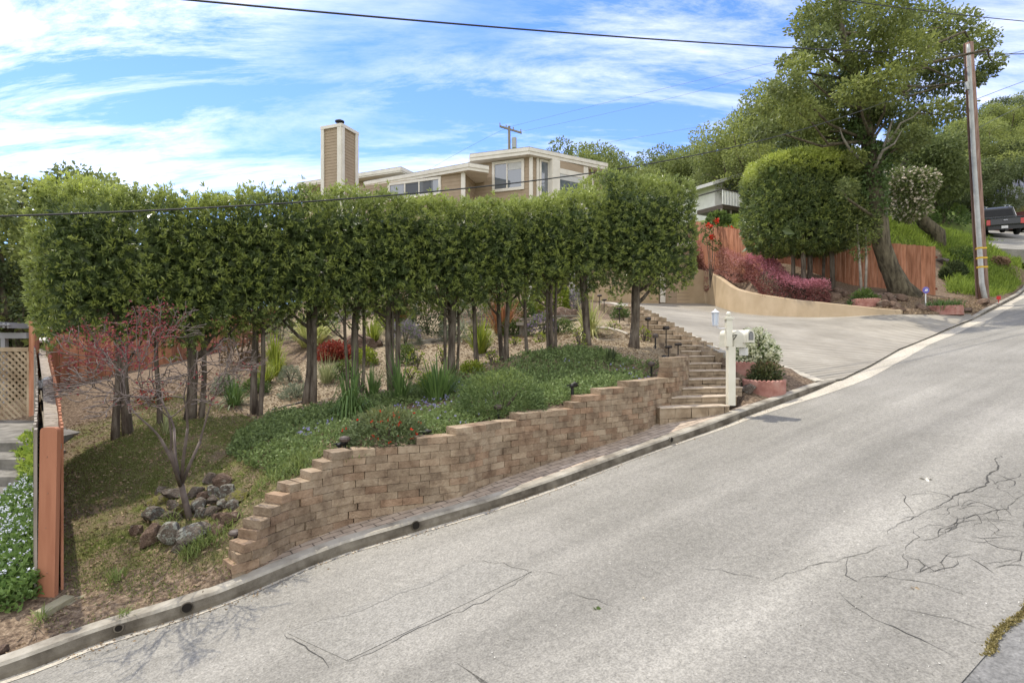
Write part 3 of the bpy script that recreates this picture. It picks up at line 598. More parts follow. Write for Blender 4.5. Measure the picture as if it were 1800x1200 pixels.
# ---------------------------------------------------------------- block wall and brick steps
block_mat = M('wall_block', [(.18, .13, .088), (.275, .208, .142), (.34, .268, .19)], 7, .95, .9, 38, 6, island=.2, bdist=.016, second=(.90, .74, .68))
def wall_geo():
    rg = np.random.default_rng(2); mb = MB(); ch = .0735; bw = .215; S = np.arange(0, WS[-1], .02); TP = np.maximum.accumulate(np.array([wall_top(s) for s in S])); BT = np.array([wall_bot(s) for s in S])
    z = BT.min()-.1; prev = -1.
    while z < TP.max()+ch*.4:
        ok = TP >= z+ch*.6
        if ok.any():
            s0 = S[np.argmax(ok)]; s = s0; first = bw
            if abs(((s-prev) % bw+bw*.5) % bw-bw*.5) < bw*.22: first = bw*.5
            prev = s+first
            while s < WS[-1]-.03:
                e = min(s+first*(.97+.06*rg.random()), WS[-1]); first = bw; c = (s+e)/2; w = e-s
                if z+ch > np.interp(c, S, BT) and w > .03:
                    p = np.array([np.interp(c, WS, WL[:, 0]), np.interp(c, WS, WL[:, 1])]); n = np.array([np.interp(c, WS, WN[:, 0]), np.interp(c, WS, WN[:, 1])]); n /= np.linalg.norm(n)
                    q = p+n*(.10+(rg.random()-.5)*.009); mb.box((q[0], q[1], z+ch/2), (w/2-.0022, .10, ch/2-.0016), (n[1]+(rg.random()-.5)*.012, -n[0], (rg.random()-.5)*.006), jit=.0012, rng=rg)
                s = e
        z += ch
    return mb
single('retaining_wall', wall_geo(), block_mat, 'long stepped wall of tan and brown concrete blocks along the kerb', 'retaining wall', (*WP[6], float(roadz(*WP[6]))+KH))
step_mat = M('step_block', [(.20, .15, .10), (.29, .225, .155), (.36, .29, .21)], 5, .92, .4, 70, 6, island=.14, bdist=.006)  # riser blocks toned darker to carry their shade
tread_mat = M('sunlit_tread', [(.36, .29, .22), (.48, .40, .31), (.56, .48, .38)], 6, .9, .3, 70, 5, island=.1, bdist=.004)  # sunlight on the treads painted as a lighter colour
st = thing('brick_steps', 'flight of narrow brick steps climbing beside the driveway behind the mailbox', 'steps', STEPS[0][0])
rg = np.random.default_rng(8)
for i, (a, b) in enumerate(STEPS):
    mb = MB(); d = (b-a)[:2]; w = np.linalg.norm(d); d /= w; back = np.array((-d[1], d[0]))
    zt = a[2]; zb = STEPS[i-1][0][2]-.03 if i else zt-.3
    nb = STEPS[i+1][0][1]-a[1] if i < len(STEPS)-1 else .6
    for c in range(2):
        z1 = zt-(zt-zb)*.5*c; z2 = zt-(zt-zb)*.5*(c+1); s = -.14*c-.02
        while s < w:
            e = min(s+.27*(.9+.2*rg.random()), w); s2 = max(s, 0)
            if e-s2 > .03:
                m = a[:2]+d*(s2+e)/2+back*(.1+.004*rg.random()); mb.box((m[0], m[1], (z1+z2)/2), ((e-s2)/2-.004, .1, (z1-z2)/2-.003), (d[0], d[1], 0), jit=.003, rng=rg)
            s = e
    tr_ = MB(); tr_.wallbox(a[:2]-back*.004, b[:2]-back*.004, zt-.001, zt+.016, .2, off=-.09)
    for r in range(1, max(2, int(nb/.2)+2)):
        s = -.1*r
        while s < w:
            e = min(s+.27, w); s2 = max(s, 0)
            if e-s2 > .03:
                m = a[:2]+d*(s2+e)/2+back*(.1+.2*r); tr_.box((m[0], m[1], zt-.036), ((e-s2)/2-.003, .098, .046), (d[0], d[1], 0))
            s = e
    if i > 5:     # loose blocks stepping up along the driveway side
        for q in range(2):
            m = b[:2]+d*(.12)+back*(.08+.2*q); mb.box((m[0], m[1], zt-.02+.03*q), (.11, .095, .09), (d[0]+.1*rg.random(), d[1]+.2*(rg.random()-.5), 0))
        m = a[:2]-d*.12+back*.1; mb.box((m[0], m[1], zt-.04), (.11, .1, .1), (d[0]+.1*rg.random(), d[1]+.2*(rg.random()-.5), 0))
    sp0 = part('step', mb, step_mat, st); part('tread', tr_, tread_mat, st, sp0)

# ---------------------------------------------------------------- fences
wood_red = M('redwood_stain', [(.25, .105, .056), (.36, .158, .088), (.45, .215, .13)], 2.2, .85, .4, 40, 5, island=.22, stretch=(6, 6, .7), bdist=.006)
wood_red2 = M('dark_redwood_stain', [(.12, .04, .026), (.18, .06, .036)], 2.2, .85, .3, 40, 5, island=.14, stretch=(6, 6, .7), bdist=.006)
wood_grey = M('weathered_board', [(.16, .135, .11), (.27, .24, .20), (.33, .29, .25)], 3, .9, .3, 40, 5, island=.15, stretch=(6, 6, .7), bdist=.006)
post_or = M('orange_stained_post', [(.33, .135, .075), (.40, .175, .10)], 2.5, .7, .2, 30, 4, stretch=(5, 5, .6), bdist=.004)
def board_fence(line, bots, tops, bw, t, rg, gap=.006, jit=.0, notch=False):
    """boards standing along a plan polyline, one island each"""
    mb = MB(); L_, s_ = resample(np.array([tuple(p[:2]) for p in line]), .05); s0 = np.concatenate([[0], np.cumsum(np.linalg.norm(np.diff(np.array([tuple(p[:2]) for p in line]), axis=0), axis=1))])
    s = 0
    while s+bw*.6 < s_[-1]:
        e = min(s+bw, s_[-1]); m = (s+e)/2; p = np.array([np.interp(m, s_, L_[:, k]) for k in (0, 1)]); q = np.array([np.interp(min(m+.03, s_[-1]), s_, L_[:, k]) for k in (0, 1)])-np.array([np.interp(max(m-.03, 0), s_, L_[:, k]) for k in (0, 1)]); q /= np.linalg.norm(q)
        zb = np.interp(m, s0, bots); zt = np.interp(m, s0, tops)+(rg.random()-.5)*jit; n = np.array((q[1], -q[0]))
        a = p-q*(e-s-gap)/2; b = p+q*(e-s-gap)/2; tilt = (rg.random()-.5)*.008
        mb.wallbox(a, b, zb, (zt, zt), t, off=tilt)
        s = e
    return mb
rg = np.random.default_rng(12)
# right-hand fence behind the oak
fl = [P(1218, 388, 31), P(1262, 398, 27.5), P(1340, 408, 24.2), P(1430, 420, 22.6), P(1500, 424, 21.8), P(1575, 428, 21.2), P(1648, 434, 20.7)]
fb = [P(1218, 470, 31), P(1262, 474, 27.5), P(1340, 488, 24.2), P(1430, 500, 22.6), P(1500, 508, 21.8), P(1575, 516, 21.2), P(1650, 526, 20.7)]
t = thing('board_fence', 'long reddish board fence behind the leaning oak trunk', 'fence', (*fl[3][:2], fb[3][2]))
part('board_panel', board_fence(fl, [b[2] for b in fb], [a[2] for a in fl], .15, .02, rg, jit=.03), wood_red, t)
mb = MB()
for f_ in (.2, .8):
    for a, b, c, d in zip(fl[:-1], fl[1:], fb[:-1], fb[1:]):
        za, zb = a[2]*f_+c[2]*(1-f_), b[2]*f_+d[2]*(1-f_); mb.wallbox(a, b, (za-.04, zb-.04), (za+.04, zb+.04), .04, off=-.04)
part('rail', mb, wood_red2, t)
# back fence on the left, beyond the hedge
bl = [P(88, 588, 10.6), P(200, 578, 11.2), P(300, 572, 11.8), P(400, 555, 13.8), P(490, 535, 17)]
bb = [P(88, 690, 10.6), P(200, 682, 11.2), P(300, 664, 11.8), P(400, 632, 13.8), P(490, 603, 17)]
t = thing('board_fence', 'dark red-brown board fence in the shade behind the left end of the hedge', 'fence', (*bl[2][:2], bb[2][2]))
part('board_panel', board_fence(bl, [b[2] for b in bb], [a[2] for a in bl], .14, .02, rg, jit=.02), wood_red, t)
mb = MB()
for f_ in (.2, .8):
    for a, b, c, d in zip(bl[:-1], bl[1:], bb[:-1], bb[1:]):
        za, zb = a[2]*f_+c[2]*(1-f_), b[2]*f_+d[2]*(1-f_); mb.wallbox(a, b, (za-.04, zb-.04), (za+.04, zb+.04), .04, off=-.035)
part('rail', mb, wood_red2, t)
# double-sided fence running back from the kerb, seen end-on
cl = [P(93, 752, 4.5), P(90, 706, 5.5), P(86, 668, 6.7), P(82, 642, 7.9), P(77, 616, 9.3), P(73, 600, 10.6)]
ct = [p[2] for p in cl]; cbm = [float(gz(p[0], p[1]))-.05 for p in cl]
t = thing('double_fence', 'double-sided weathered fence running back from the kerb, seen end-on', 'fence', (*cl[0][:2], cbm[0]))
def shift(line, o):
    A = np.array([p[:2] for p in line]); d = np.gradient(A, axis=0); d /= np.linalg.norm(d, axis=1)[:, None]; n = np.stack([d[:, 1], -d[:, 0]], 1); return A+n*o
part('board_panel', board_fence(shift(cl, -.108), cbm, ct, .14, .018, rg, jit=.02), wood_grey, t, label='grey weathered boards of the outer face')
part('board_panel', board_fence(shift(cl, .058), cbm, ct, .14, .018, rg, jit=.02), wood_red, t, label='reddish boards of the inner face')
mb = MB(); A = shift(cl, 0)
for i in range(len(A)-1):
    mb.wallbox(A[i], A[i+1], (ct[i]-.17, ct[i+1]-.17), (ct[i]-.13, ct[i+1]-.13), .11); mb.wallbox(A[i], A[i+1], (cbm[i]+.2, cbm[i+1]+.2), (cbm[i]+.3, cbm[i+1]+.3), .05)
part('rail', mb, wood_grey, t)
mb = MB()   # end board with rounded top corners
e0 = cl[0]-np.array((0, .035, 0)); hw = .067; zt = ct[0]+.012; zb = cbm[0]+.02; r = .03
lean = .035
pr = [(-hw-.012, zb), (hw-.012, zb)]+[(hw-r+r*math.cos(a)+lean*.3, zt-r+r*math.sin(a)) for a in np.linspace(0, PI/2, 5)]+[(-hw+r+r*math.cos(a)+lean*.3, zt-r+r*math.sin(a)) for a in np.linspace(PI/2, PI, 5)]
n = len(pr); V = [(e0[0]+x, e0[1]-.02, z) for x, z in pr]+[(e0[0]+x, e0[1]+.02, z) for x, z in pr]
mb.add(V, [(i, (i+1) % n, n+(i+1) % n, n+i) for i in range(n)], [(0, i, i+1) for i in range(1, n-1)]+[(n, n+i+1, n+i) for i in range(1, n-1)])
ep = part('end_post', mb, post_or, t)
screw_m = flat('dull_screw', (.30, .15, .09))
for x, z in ((.0, .83), (.005, .62), (-.012, .42), (.0, .16)): mb = MB(); mb.ball((e0[0]+x, e0[1]-.021, zb+(zt-zb)*z), (.006, .004, .006), 8, 5); part('screw_head', mb, screw_m, t, ep)
mb = MB(); q = A[-1]; mb.box((q[0], q[1], ct[-1]+.03), (.13, .09, .02), (.9, .45, 0), az=(.0, -.35, 1)); part('post_cap', mb, flat('pale_board', (.5, .47, .42), .9), t)
mb = MB(); mb.box((P(83, 628, 7.1)[0], 7.1, ct[2]-.07), (.03, .10, .05), (1, 0, .2)); mb.ball((P(85, 628, 7.2)[0], 7.2, ct[2]-.04), (.035, .10, .05), 9, 6)
single('plastic_bag', mb, M('crumpled_plastic', [(.35, .37, .39), (.7, .72, .74)], 25, .4, .8, 30), 'pale crumpled plastic bag stuffed between the two faces of the fence', 'bag', (P(84, 628, 7.1)[0], 7.1, ct[2]-.13))
# lattice and post on the far left
pst = P(60, 565, 9.9); g0 = float(gz(pst[0], pst[1]))
mb = MB(); mb.wallbox((pst[0]-.05, pst[1]), (pst[0]+.05, pst[1]), g0-.1, P(60, 562, 9.9)[2], .1)
single('fence_post', mb, wood_red, 'square red-brown post beside the lattice at the left edge', 'post', (pst[0], pst[1], g0))
a, b = P(-70, 612, 9.9), P(52, 612, 9.9); zb, zt = P(0, 752, 9.9)[2], P(0, 614, 9.9)[2]
t = thing('lattice_panel', 'tan diagonal wooden lattice at the left edge above the concrete steps', 'lattice', ((a[0]+b[0])/2, 9.9, zb))
mb = MB(); w = b[0]-a[0]; h = zt-zb; rg2 = np.random.default_rng(3)
lat = M('lattice_wood', [(.26, .19, .12), (.40, .32, .22)], 4, .9, island=.15)
for sgn in (1, -1):
    k = -h
    while k < w+h:
        pts = []
        x0, z0, x1, z1 = (k, 0, k+h, h) if sgn > 0 else (k+h, 0, k, h)
        if x0 > x1: x0, z0, x1, z1 = x1, z1, x0, z0
        if x1 > 0 and x0 < w:
            if x0 < 0: z0 += (0-x0)*(z1-z0)/(x1-x0); x0 = 0
            if x1 > w: z1 -= (x1-w)*(z1-z0)/(x1-x0); x1 = w
            if x1-x0 > .05:
                m = np.array((a[0]+(x0+x1)/2, 9.9+.008*sgn, zb+(z0+z1)/2)); d = np.array((x1-x0, 0, z1-z0)); mb.box(m, (np.linalg.norm(d)/2, .007, .02), d, (0, 1, 0), np.cross(d, (0, 1, 0)))
        k += .115
part('lattice', mb, lat, t)
mb = MB()
for z in (zb, zt): mb.box(((a[0]+b[0])/2, 9.9, z), (w/2, .028, .035))
for x in (a[0], b[0]): mb.box((x, 9.9, (zb+zt)/2), (.03, .026, h/2-.036))
part('frame', mb, lat, t)
# concrete steps at the left edge
conc = M('grey_concrete', [(.10, .093, .08), (.165, .155, .135), (.235, .22, .195)], 4, .9, .4, 50, 6, bdist=.01)
t = thing('concrete_steps', 'worn grey concrete steps at the left edge below the lattice', 'steps', P(20, 880, 6.4))
for i, (py, d) in enumerate([(896, 6.0), (868, 6.35), (838, 6.7), (807, 7.1), (778, 7.6)]):
    p = P(20, py, d); mb = MB(); nx = P(20, [868, 838, 807, 778, 775][i], [6.35, 6.7, 7.1, 7.6, 9.7][i]); dep = nx[1]-p[1]+.1
    xr = P([40, 44, 48, 50, 52][i], 0, d)[0]; mb.box((xr-1.3, p[1]+dep/2, p[2]-.15), (1.3, dep/2, .15)); part('step', mb, conc, t)

# ---------------------------------------------------------------- tan stucco wall beside the driveway
stucco = M('stucco', [(.42, .325, .21), (.49, .385, .26)], 1.3, .95, .35, 160, 4, bdist=.004, spec=.15)
def stucco_wall():
    top, _ = resample(np.array(STC), .25); top[:, 2] = np.convolve(np.pad(top[:, 2], 2, 'edge'), np.ones(5)/5, 'valid')
    d = np.gradient(top[:, :2], axis=0); d /= np.linalg.norm(d, axis=1)[:, None]; n = np.stack([-d[:, 1], d[:, 0]], 1); V = []
    for i in range(len(top)):
        p = top[i, :2]; zb = float(dz(*p))-.2; zt = max(top[i, 2], zb+.25)
        for o, z in ((0, zb), (0, zt-.015), (.015, zt), (.19, zt), (.205, zt-.015), (.205, zb)): q = p+n[i]*o; V.append((q[0], q[1], z))
    k = len(top); Q = [(i*6+j, (i+1)*6+j, (i+1)*6+j+1, i*6+j+1) for i in range(k-1) for j in range(5)]+[(0, 1, 4, 5), ((k-1)*6, (k-1)*6+5, (k-1)*6+4, (k-1)*6+1)]
    return np.array(V), np.array(Q), np.array([(1, 2, 3), (1, 3, 4), ((k-1)*6+1, (k-1)*6+4, (k-1)*6+3)])
single('stucco_wall', stucco_wall(), stucco, 'low curving tan stucco wall that tapers down along the driveway', 'retaining wall', STC[7])

# ---------------------------------------------------------------- the house
side_mat = M('tan_siding', [(.34, .262, .182), (.385, .30, .212)], 2, .8, .1, 60, 3, bdist=.003)
cream = M('cream_trim', [(.66, .62, .54), (.74, .70, .62)], 3, .6, spec=.35)
roof_mat = M('grey_roofing', [(.22, .21, .2), (.32, .31, .29)], 8, .9, .3, 40)
def GLASS(name, c, r=.04):
    m = bpy.data.materials.new(name); m.use_nodes = True; b = m.node_tree.nodes['Principled BSDF']; b.inputs['Base Color'].default_value = (*c, 1); b.inputs['Roughness'].default_value = r; b.inputs['Specular IOR Level'].default_value = 1.0; b.inputs['IOR'].default_value = 1.8; return m
glass = GLASS('window_glass', (.10, .12, .145)); blind = flat('roller_blind', (.55, .55, .53), .8)
def lap(mb, a, b, z0, z1, h=.17):
    """lapped boards on plan line a->b, outward to the right of a->b"""
    a = np.array(a[:2], float); b = np.array(b[:2], float); d = (b-a)/np.linalg.norm(b-a); n = np.array((d[1], -d[0])); z = z0
    while z < z1-1e-3:
        e = min(z+h, z1); o = .016
        V = []
        for p in (a, b):
            V += [(*(p), z), (*(p+n*o), z), (*(p+n*.004), e), (*p, e)]
        mb.add(V, [(1, 5, 6, 2), (0, 4, 5, 1), (0, 1, 2, 3), (4, 7, 6, 5)]); z = e
    mb.wallbox(a, b, z0, z1, .12, off=-.062)
def window(root, A, B, px0, px1, py0, py1, fr=.11, mull=(), off=.05, blind_to=None):
    a, b = on_line(px0, A, B), on_line(px1, A, B); d = (b-a)/np.linalg.norm(b-a); n = np.array((d[1], -d[0])); ya = (a[1]+b[1])/2
    zt = CZ+(600-py0)/F*ya; zb = CZ+(600-py1)/F*ya
    a3, b3 = a+n*off, b+n*off; f = MB()
    f.wallbox(a3, b3, zt-fr, zt, .07); f.wallbox(a3, b3, zb, zb+fr, .07); f.wallbox(a3, a3+d*fr, zb+fr, zt-fr, .068); f.wallbox(b3-d*fr, b3, zb+fr, zt-fr, .068)
    for m in mull:
        c = a3+(b3-a3)*m; f.wallbox(c-d*.03, c+d*.03, zb+fr, zt-fr, .06)
    w = part('window', f, cream, root)
    g_ = MB(); g_.wallbox(a3+d*fr*.9, b3-d*fr*.9, zb+fr*.9, zt-fr*.9, .02, off=-.015); part('pane', g_, glass, root, w)
    if blind_to is not None:
        g_ = MB(); zm = zt-fr-(zt-zb-2*fr)*blind_to; s0 = mull[0] if mull else 0
        g_.wallbox(a3+(b3-a3)*s0+d*.07, b3-d*(fr+.01), zm, zt-fr, .012, off=.004); part('blind', g_, blind, root, w)
    return w
dirA = np.array((-.925, .38)); 
Cr = P(930, 258, 26); Lr = P(826, 271, 27); Rr = P(1068, 286, 28.4); ztop = Cr[2]
Cw = np.array((Cr[0]+.1, Cr[1]+.42)); Rw = np.array((Rr[0]-.25, Rr[1]+.35)); Lw = Cw-(Cw-np.array((Cw[0]-3.6, Cw[1]+1.42)))
fl_z = float(CZ+1.97)
H = thing('house', 'tan lap-sided house with flat cream eaves rising behind the hedge', 'house', (1, 28, fl_z))
mb = MB(); lap(mb, Lw, Cw, fl_z-.3, ztop-.33); lap(mb, Cw, Rw, fl_z-.3, ztop-.33)
Bk = np.array((Rw[0]+.8, Rw[1]+6)); lap(mb, Rw, Bk, fl_z-.3, ztop-.33)
# lower wing
K0 = P(824, 286, 25.3); K1 = P(640, 319, 28.3); K2 = P(859, 291, 25.75); zl = K0[2]
W0 = on_line(815, (-2.3, 25.8), (-8, 28.3)); W1 = on_line(600, (-2.3, 25.8), (-8, 28.3)); W2 = np.array((-1.75, 27.6))
lap(mb, W1, W0, fl_z-.3, zl-.3); lap(mb, W0, W2, fl_z-.3, zl-.3)
# clerestory wing behind the chimney
Q0 = P(705, 293, 29.2); Q1 = P(522, 322, 32.2); zq = Q0[2]
V0 = on_line(700, (Q0[0]+.2, Q0[1]+.5), (Q1[0]+.2, Q1[1]+.5)); V1 = on_line(532, (Q0[0]+.2, Q0[1]+.5), (Q1[0]+.2, Q1[1]+.5))
lap(mb, V1, V0, fl_z-.3, zq-.3); lap(mb, V0, V0+np.array((.8, 3)), fl_z-.3, zq-.3)
# garage front
Gf = (np.array((2.55, 27.6)), P(1212, 530, 28.9)[:2]); gzt = fl_z+2.75
lap(mb, Gf[0], on_line(1003, *Gf), fl_z-.05, gzt); lap(mb, on_line(1160, *Gf), Gf[1], fl_z-.05, gzt); lap(mb, on_line(1003, *Gf), on_line(1160, *Gf), fl_z+2.25, gzt)
lap(mb, Gf[1], Gf[1]+np.array((1.2, 4)), fl_z-.05, gzt)
part('wall', mb, side_mat, H)
def roof(front, backpts, z, th, nm='roof'):
    poly = [tuple(p[:2]) for p in front]+[tuple(p[:2]) for p in backpts]; m = MB(); m.prism(poly, z-.05, z+.01); r = part(nm, m, roof_mat, H)
    m = MB(); fr = [np.array(p[:2]) for p in front]
    m.prism([tuple(p) for p in poly], z-th, z-.055)
    for a, b in zip(fr[:-1], fr[1:]): m.wallbox(a, b, z-.19, z-.03, .03, off=.02)
    part('fascia', m, cream, H, r)
roof([Lr, Cr, Rr], [(Rr[0]+1, Rr[1]+6.5), (Lr[0]-1, Lr[1]+7)], ztop, .34)
roof([K1, K0, K2], [(K2[0]-.3, K2[1]+1.6), (K1[0]+.4, K1[1]+2.5)], zl, .32)
roof([Q1, Q0, (Q0[0]+.45, Q0[1]+1.0)], [(Q0[0]+.6, Q0[1]+4), (Q1[0]+1, Q1[1]+4)], zq, .26)
gfr = [(Gf[0][0]+.3, Gf[0][1]-.3), (Gf[1][0]+.2, Gf[1][1]-.3)]
roof(gfr, [(Gf[1][0]+1.3, Gf[1][1]+4), (Gf[0][0], Gf[0][1]+1)], gzt+.3, .3)
# corner boards and trim
m = MB()
def cb(px, A, B, z0, z1, w=.2, off=.04):
    p = on_line(px, A, B); d = (np.array(B[:2])-np.array(A[:2])); d /= np.linalg.norm(d); m = MB(); m.wallbox(p-d*w/2, p+d*w/2, z0, z1, .06, off=off); part('corner_board', m, cream, H)
cb(934, Lw, Cw, fl_z, ztop-.345, .17); cb(815, W1, W0, fl_z, zl-.325, .2); 
dd = (Rw-Cw)/np.linalg.norm(Rw-Cw)
cb(944, Cw, Rw, fl_z, ztop-.345, .13, .05); cb(1031, Cw, Rw, fl_z, ztop-.345, .15, .05); cb(1040, Cw, Rw, fl_z, ztop-.345, .1, .05)
cb(1164, *Gf, fl_z-.02, gzt-.02, .26, .06); cb(1003, *Gf, fl_z-.02, gzt-.02, .2, .06)
window(H, Lw, Cw, 866, 922, 283, 336, .13, (.47,), blind_to=.28)
window(H, W1, W0, 683, 776, 317, 348, .12, (.33, .6))
window(H, Cw, Rw, 947, 965, 282, 352, .1)
# bay: angled box with a big pane
ba, bb_ = on_line(963, Cw, Rw), on_line(1029, Cw, Rw); d = (bb_-ba)/np.linalg.norm(bb_-ba); n = np.array((d[1], -d[0])); b0, b1 = ba+n*.35+d*.02, bb_+n*.30-d*.1
m = MB(); zt, zb = ztop-.36, CZ+(600-352)/F*27
for p, q in ((ba, b0), (b0, b0+d*.42), (b1-d*.28, b1), (b1, bb_)): m.wallbox(p, q, zb-1.2, zt, .05)
m.wallbox(b0+d*.42, b1-d*.28, zb-1.2, zb, .06)
bay = part('bay', m, cream, H)
m = MB(); m.wallbox(b0+d*.42, b1-d*.28, zt-.35, zt, .05); part('header', m, side_mat, H, bay)
m = MB(); m.wallbox(b0+d*.42, b1-d*.28, zt-.60, zt-.36, .07); part('frame', m, cream, H, bay)
m = MB(); m.wallbox(b0+d*.42, b1-d*.28, zb, zt-.61, .02); part('pane', m, glass, H, bay)
m = MB(); m.wallbox(b0+d*.42, b1-d*.28, zt-.88, zt-.61, .01, off=.016); part('blind', m, blind, H, bay)
# garage door with pressed panels
ga, gb = on_line(1009, *Gf), on_line(1158, *Gf); d = (gb-ga)/np.linalg.norm(gb-ga); wd = np.linalg.norm(gb-ga); m = MB(); m.wallbox(ga, gb, fl_z-.1, fl_z+2.2, .05, off=-.03)
for r in range(4):
    for c in range(8):
        p = ga+d*(wd*(c+.06)/8); q = ga+d*(wd*(c+.94)/8); m.wallbox(p, q, fl_z+.03+r*.545, fl_z+.55+r*.545, .02, off=.005)
part('garage_door', m, M('garage_paint', [(.44, .33, .205), (.48, .365, .23)], 2, .6), H)
# chimney
c0 = P(600, 218, 24); cz = c0[2]; ca = np.array((-.925, .38)); cbv = np.array((.36, .933)); la = 1.0; lb = 1.05
q0 = c0[:2]; q1 = q0+ca*la; q2 = q0+cbv*lb; q3 = q1+cbv*lb
ch = thing('chimney', 'tall square chimney clad in tan siding with cream corner boards', 'chimney', (*q0, fl_z)) if False else None
m = MB(); lap(m, q1, q0, fl_z, cz-.12, .13); lap(m, q0, q2, fl_z, cz-.12, .13); lap(m, q3, q1, fl_z, cz-.12, .13); lap(m, q2, q3, fl_z, cz-.12, .13)
chp = part('chimney', m, side_mat, H, label='tall tan-sided chimney with cream corners')
m = MB()
for a, b in ((q1, q0), (q0, q2)):
    d = (b-a)/np.linalg.norm(b-a); n = np.array((d[1], -d[0]))
    m.wallbox(a-d*.03, a+d*.13, fl_z, cz-.13, .05, off=.05); m.wallbox(b-d*.16, b+d*.045, fl_z, cz-.13, .05, off=.05); m.wallbox(a-d*.05, b+d*.06, cz-.125, cz+.01, .06, off=.055)
part('trim', m, cream, H, chp)
m = MB(); cc = (q0+q3)/2; m.prism([tuple(q0), tuple(q2), tuple(q3), tuple(q1)], cz-.1, cz); m.box((*cc, cz+.05), (.3, .3, .05)); m.tube([(*cc, cz), (*cc, cz+.3)], [.13, .13], 12); m.tube([(*cc, cz+.33), (*cc, cz+.38), (*cc, cz+.46)], [.2, .2, .03], 12)
for k in range(4): m.tube([(cc[0]+.11*math.cos(k*PI/2), cc[1]+.11*math.sin(k*PI/2), cz+.28), (cc[0]+.11*math.cos(k*PI/2), cc[1]+.11*math.sin(k*PI/2), cz+.34)], .012, 5)
part('flue_cap', m, flat('dark_metal', (.05, .05, .05), .5, .6), H, chp)
m = MB(); p = P(851, 262, 28.5); m.tube([(p[0], p[1], ztop-.2), (p[0], p[1], ztop+.24)], .06, 10); m.tube([(p[0], p[1], ztop+.28), (p[0], p[1], ztop+.34), (p[0], p[1], ztop+.46)], [.11, .13, .07], 10); m.tube([(p[0], p[1], ztop+.2), (p[0], p[1], ztop+.29)], .035, 8)
part('roof_vent', m, flat('galvanised', (.45, .46, .47), .4, .7), H)

# ---------------------------------------------------------------- neighbour's house with deck
N0, N1 = P(1255, 340, 42), P(1345, 340, 44); nz0 = float(gz(N0[0]+3, 44))-1; 
nb = thing('neighbour_house', 'white board-sided house with a railed deck on the hillside', 'house', (N0[0], N0[1], nz0))
white = M('white_board', [(.76, .75, .70), (.85, .84, .79)], 3, .8); m = MB()
A_, B_ = P(1257, 300, 42.6)[:2], P(1360, 300, 46)[:2]
dn = (B_-A_)/np.linalg.norm(B_-A_); bk = np.array((-dn[1], dn[0])); zE, zR = P(1237, 322, 42)[2], P(1300, 297, 44)[2]+.3
s = 0; Lh = np.linalg.norm(B_-A_)
while s < Lh:
    p = A_+dn*s; q = A_+dn*min(s+.2, Lh); zz = zE+(zR-zE)*(s+.1+.8)/(Lh*.75); m.wallbox(p, q, nz0, zz-.15, .03+.02*(int(s*5) % 2)); s += .2
m.wallbox(A_, A_+bk*6, nz0, zE+.1, .1); part('wall', m, white, nb)
m = MB(); e0 = A_-dn*.9-bk*.6; e1 = A_+dn*Lh-bk*.6
V = [];
for o in (0, 8):
    for p, z in ((e0, zE), (e1, zE+(zR-zE)*1.4)):
        q = p+bk*o; V += [(*q, z), (*q, z-.22)]
m.add(V, [(0, 1, 3, 2), (0, 2, 6, 4), (1, 5, 7, 3), (4, 6, 7, 5), (0, 4, 5, 1), (2, 3, 7, 6)]); part('roof', m, flat('pale_fascia', (.6, .59, .56)), nb)
m = MB(); wp, wq = A_+dn*1.0, A_+dn*3.6; zt = P(1280, 322, 43.5)[2]; m.wallbox(wp, wq, zt-2.3, zt, .06, off=.06); wdw = part('window', m, cream, nb)
m = MB(); m.wallbox(wp+dn*.12, wq-dn*.12, zt-2.2, zt-.12, .06, off=.075); part('pane', m, GLASS('pale_glass', (.3, .36, .4), .1), nb, wdw)
D0, D1 = A_-dn*1.8-bk*2.2, A_+dn*4-bk*2.2; zd = P(1260, 360, 40)[2]; m = MB()
m.prism([tuple(D0), tuple(D1), tuple(D1+bk*2.3), tuple(D0+bk*2.3)], zd-.3, zd)
deck = part('deck', m, flat('dark_deck', (.08, .06, .045)), nb); m = MB()
for k in range(7):
    p = D0+(D1-D0)*k/6+bk*.1; m.tube([(*p, zd-.3), (*p, nz0-2)], .07, 6)
part('deck_post', m, flat('deck_post', (.25, .22, .18)), nb, deck)
m = MB(); m.wallbox(D0, D1, zd+1.0, zd+1.08, .1); m.wallbox(D0, D0+bk*2.2, zd+1.0, zd+1.08, .1); part('handrail', m, flat('dark_rail', (.06, .05, .045)), nb, deck)
m = MB(); n_ = int(np.linalg.norm(D1-D0)/.16)
for k in range(n_+1):
    p = D0+(D1-D0)*k/n_; m.box((*p, zd+.5), (.025, .025, .5), (dn[0], dn[1], 0))
part('baluster', m, white, nb, deck)
m = MB(); m.wallbox(D0-bk*1.5-dn*2, D1-bk*1.5, (zd-3.2, zd-3.2), (zd-1.9, zd-1.9), .25)
single('block_retaining_wall', m, flat('grey_block', (.3, .29, .27), .9), 'low grey wall below the hillside deck', 'retaining wall', (*(D0-bk*1.5), zd-3))
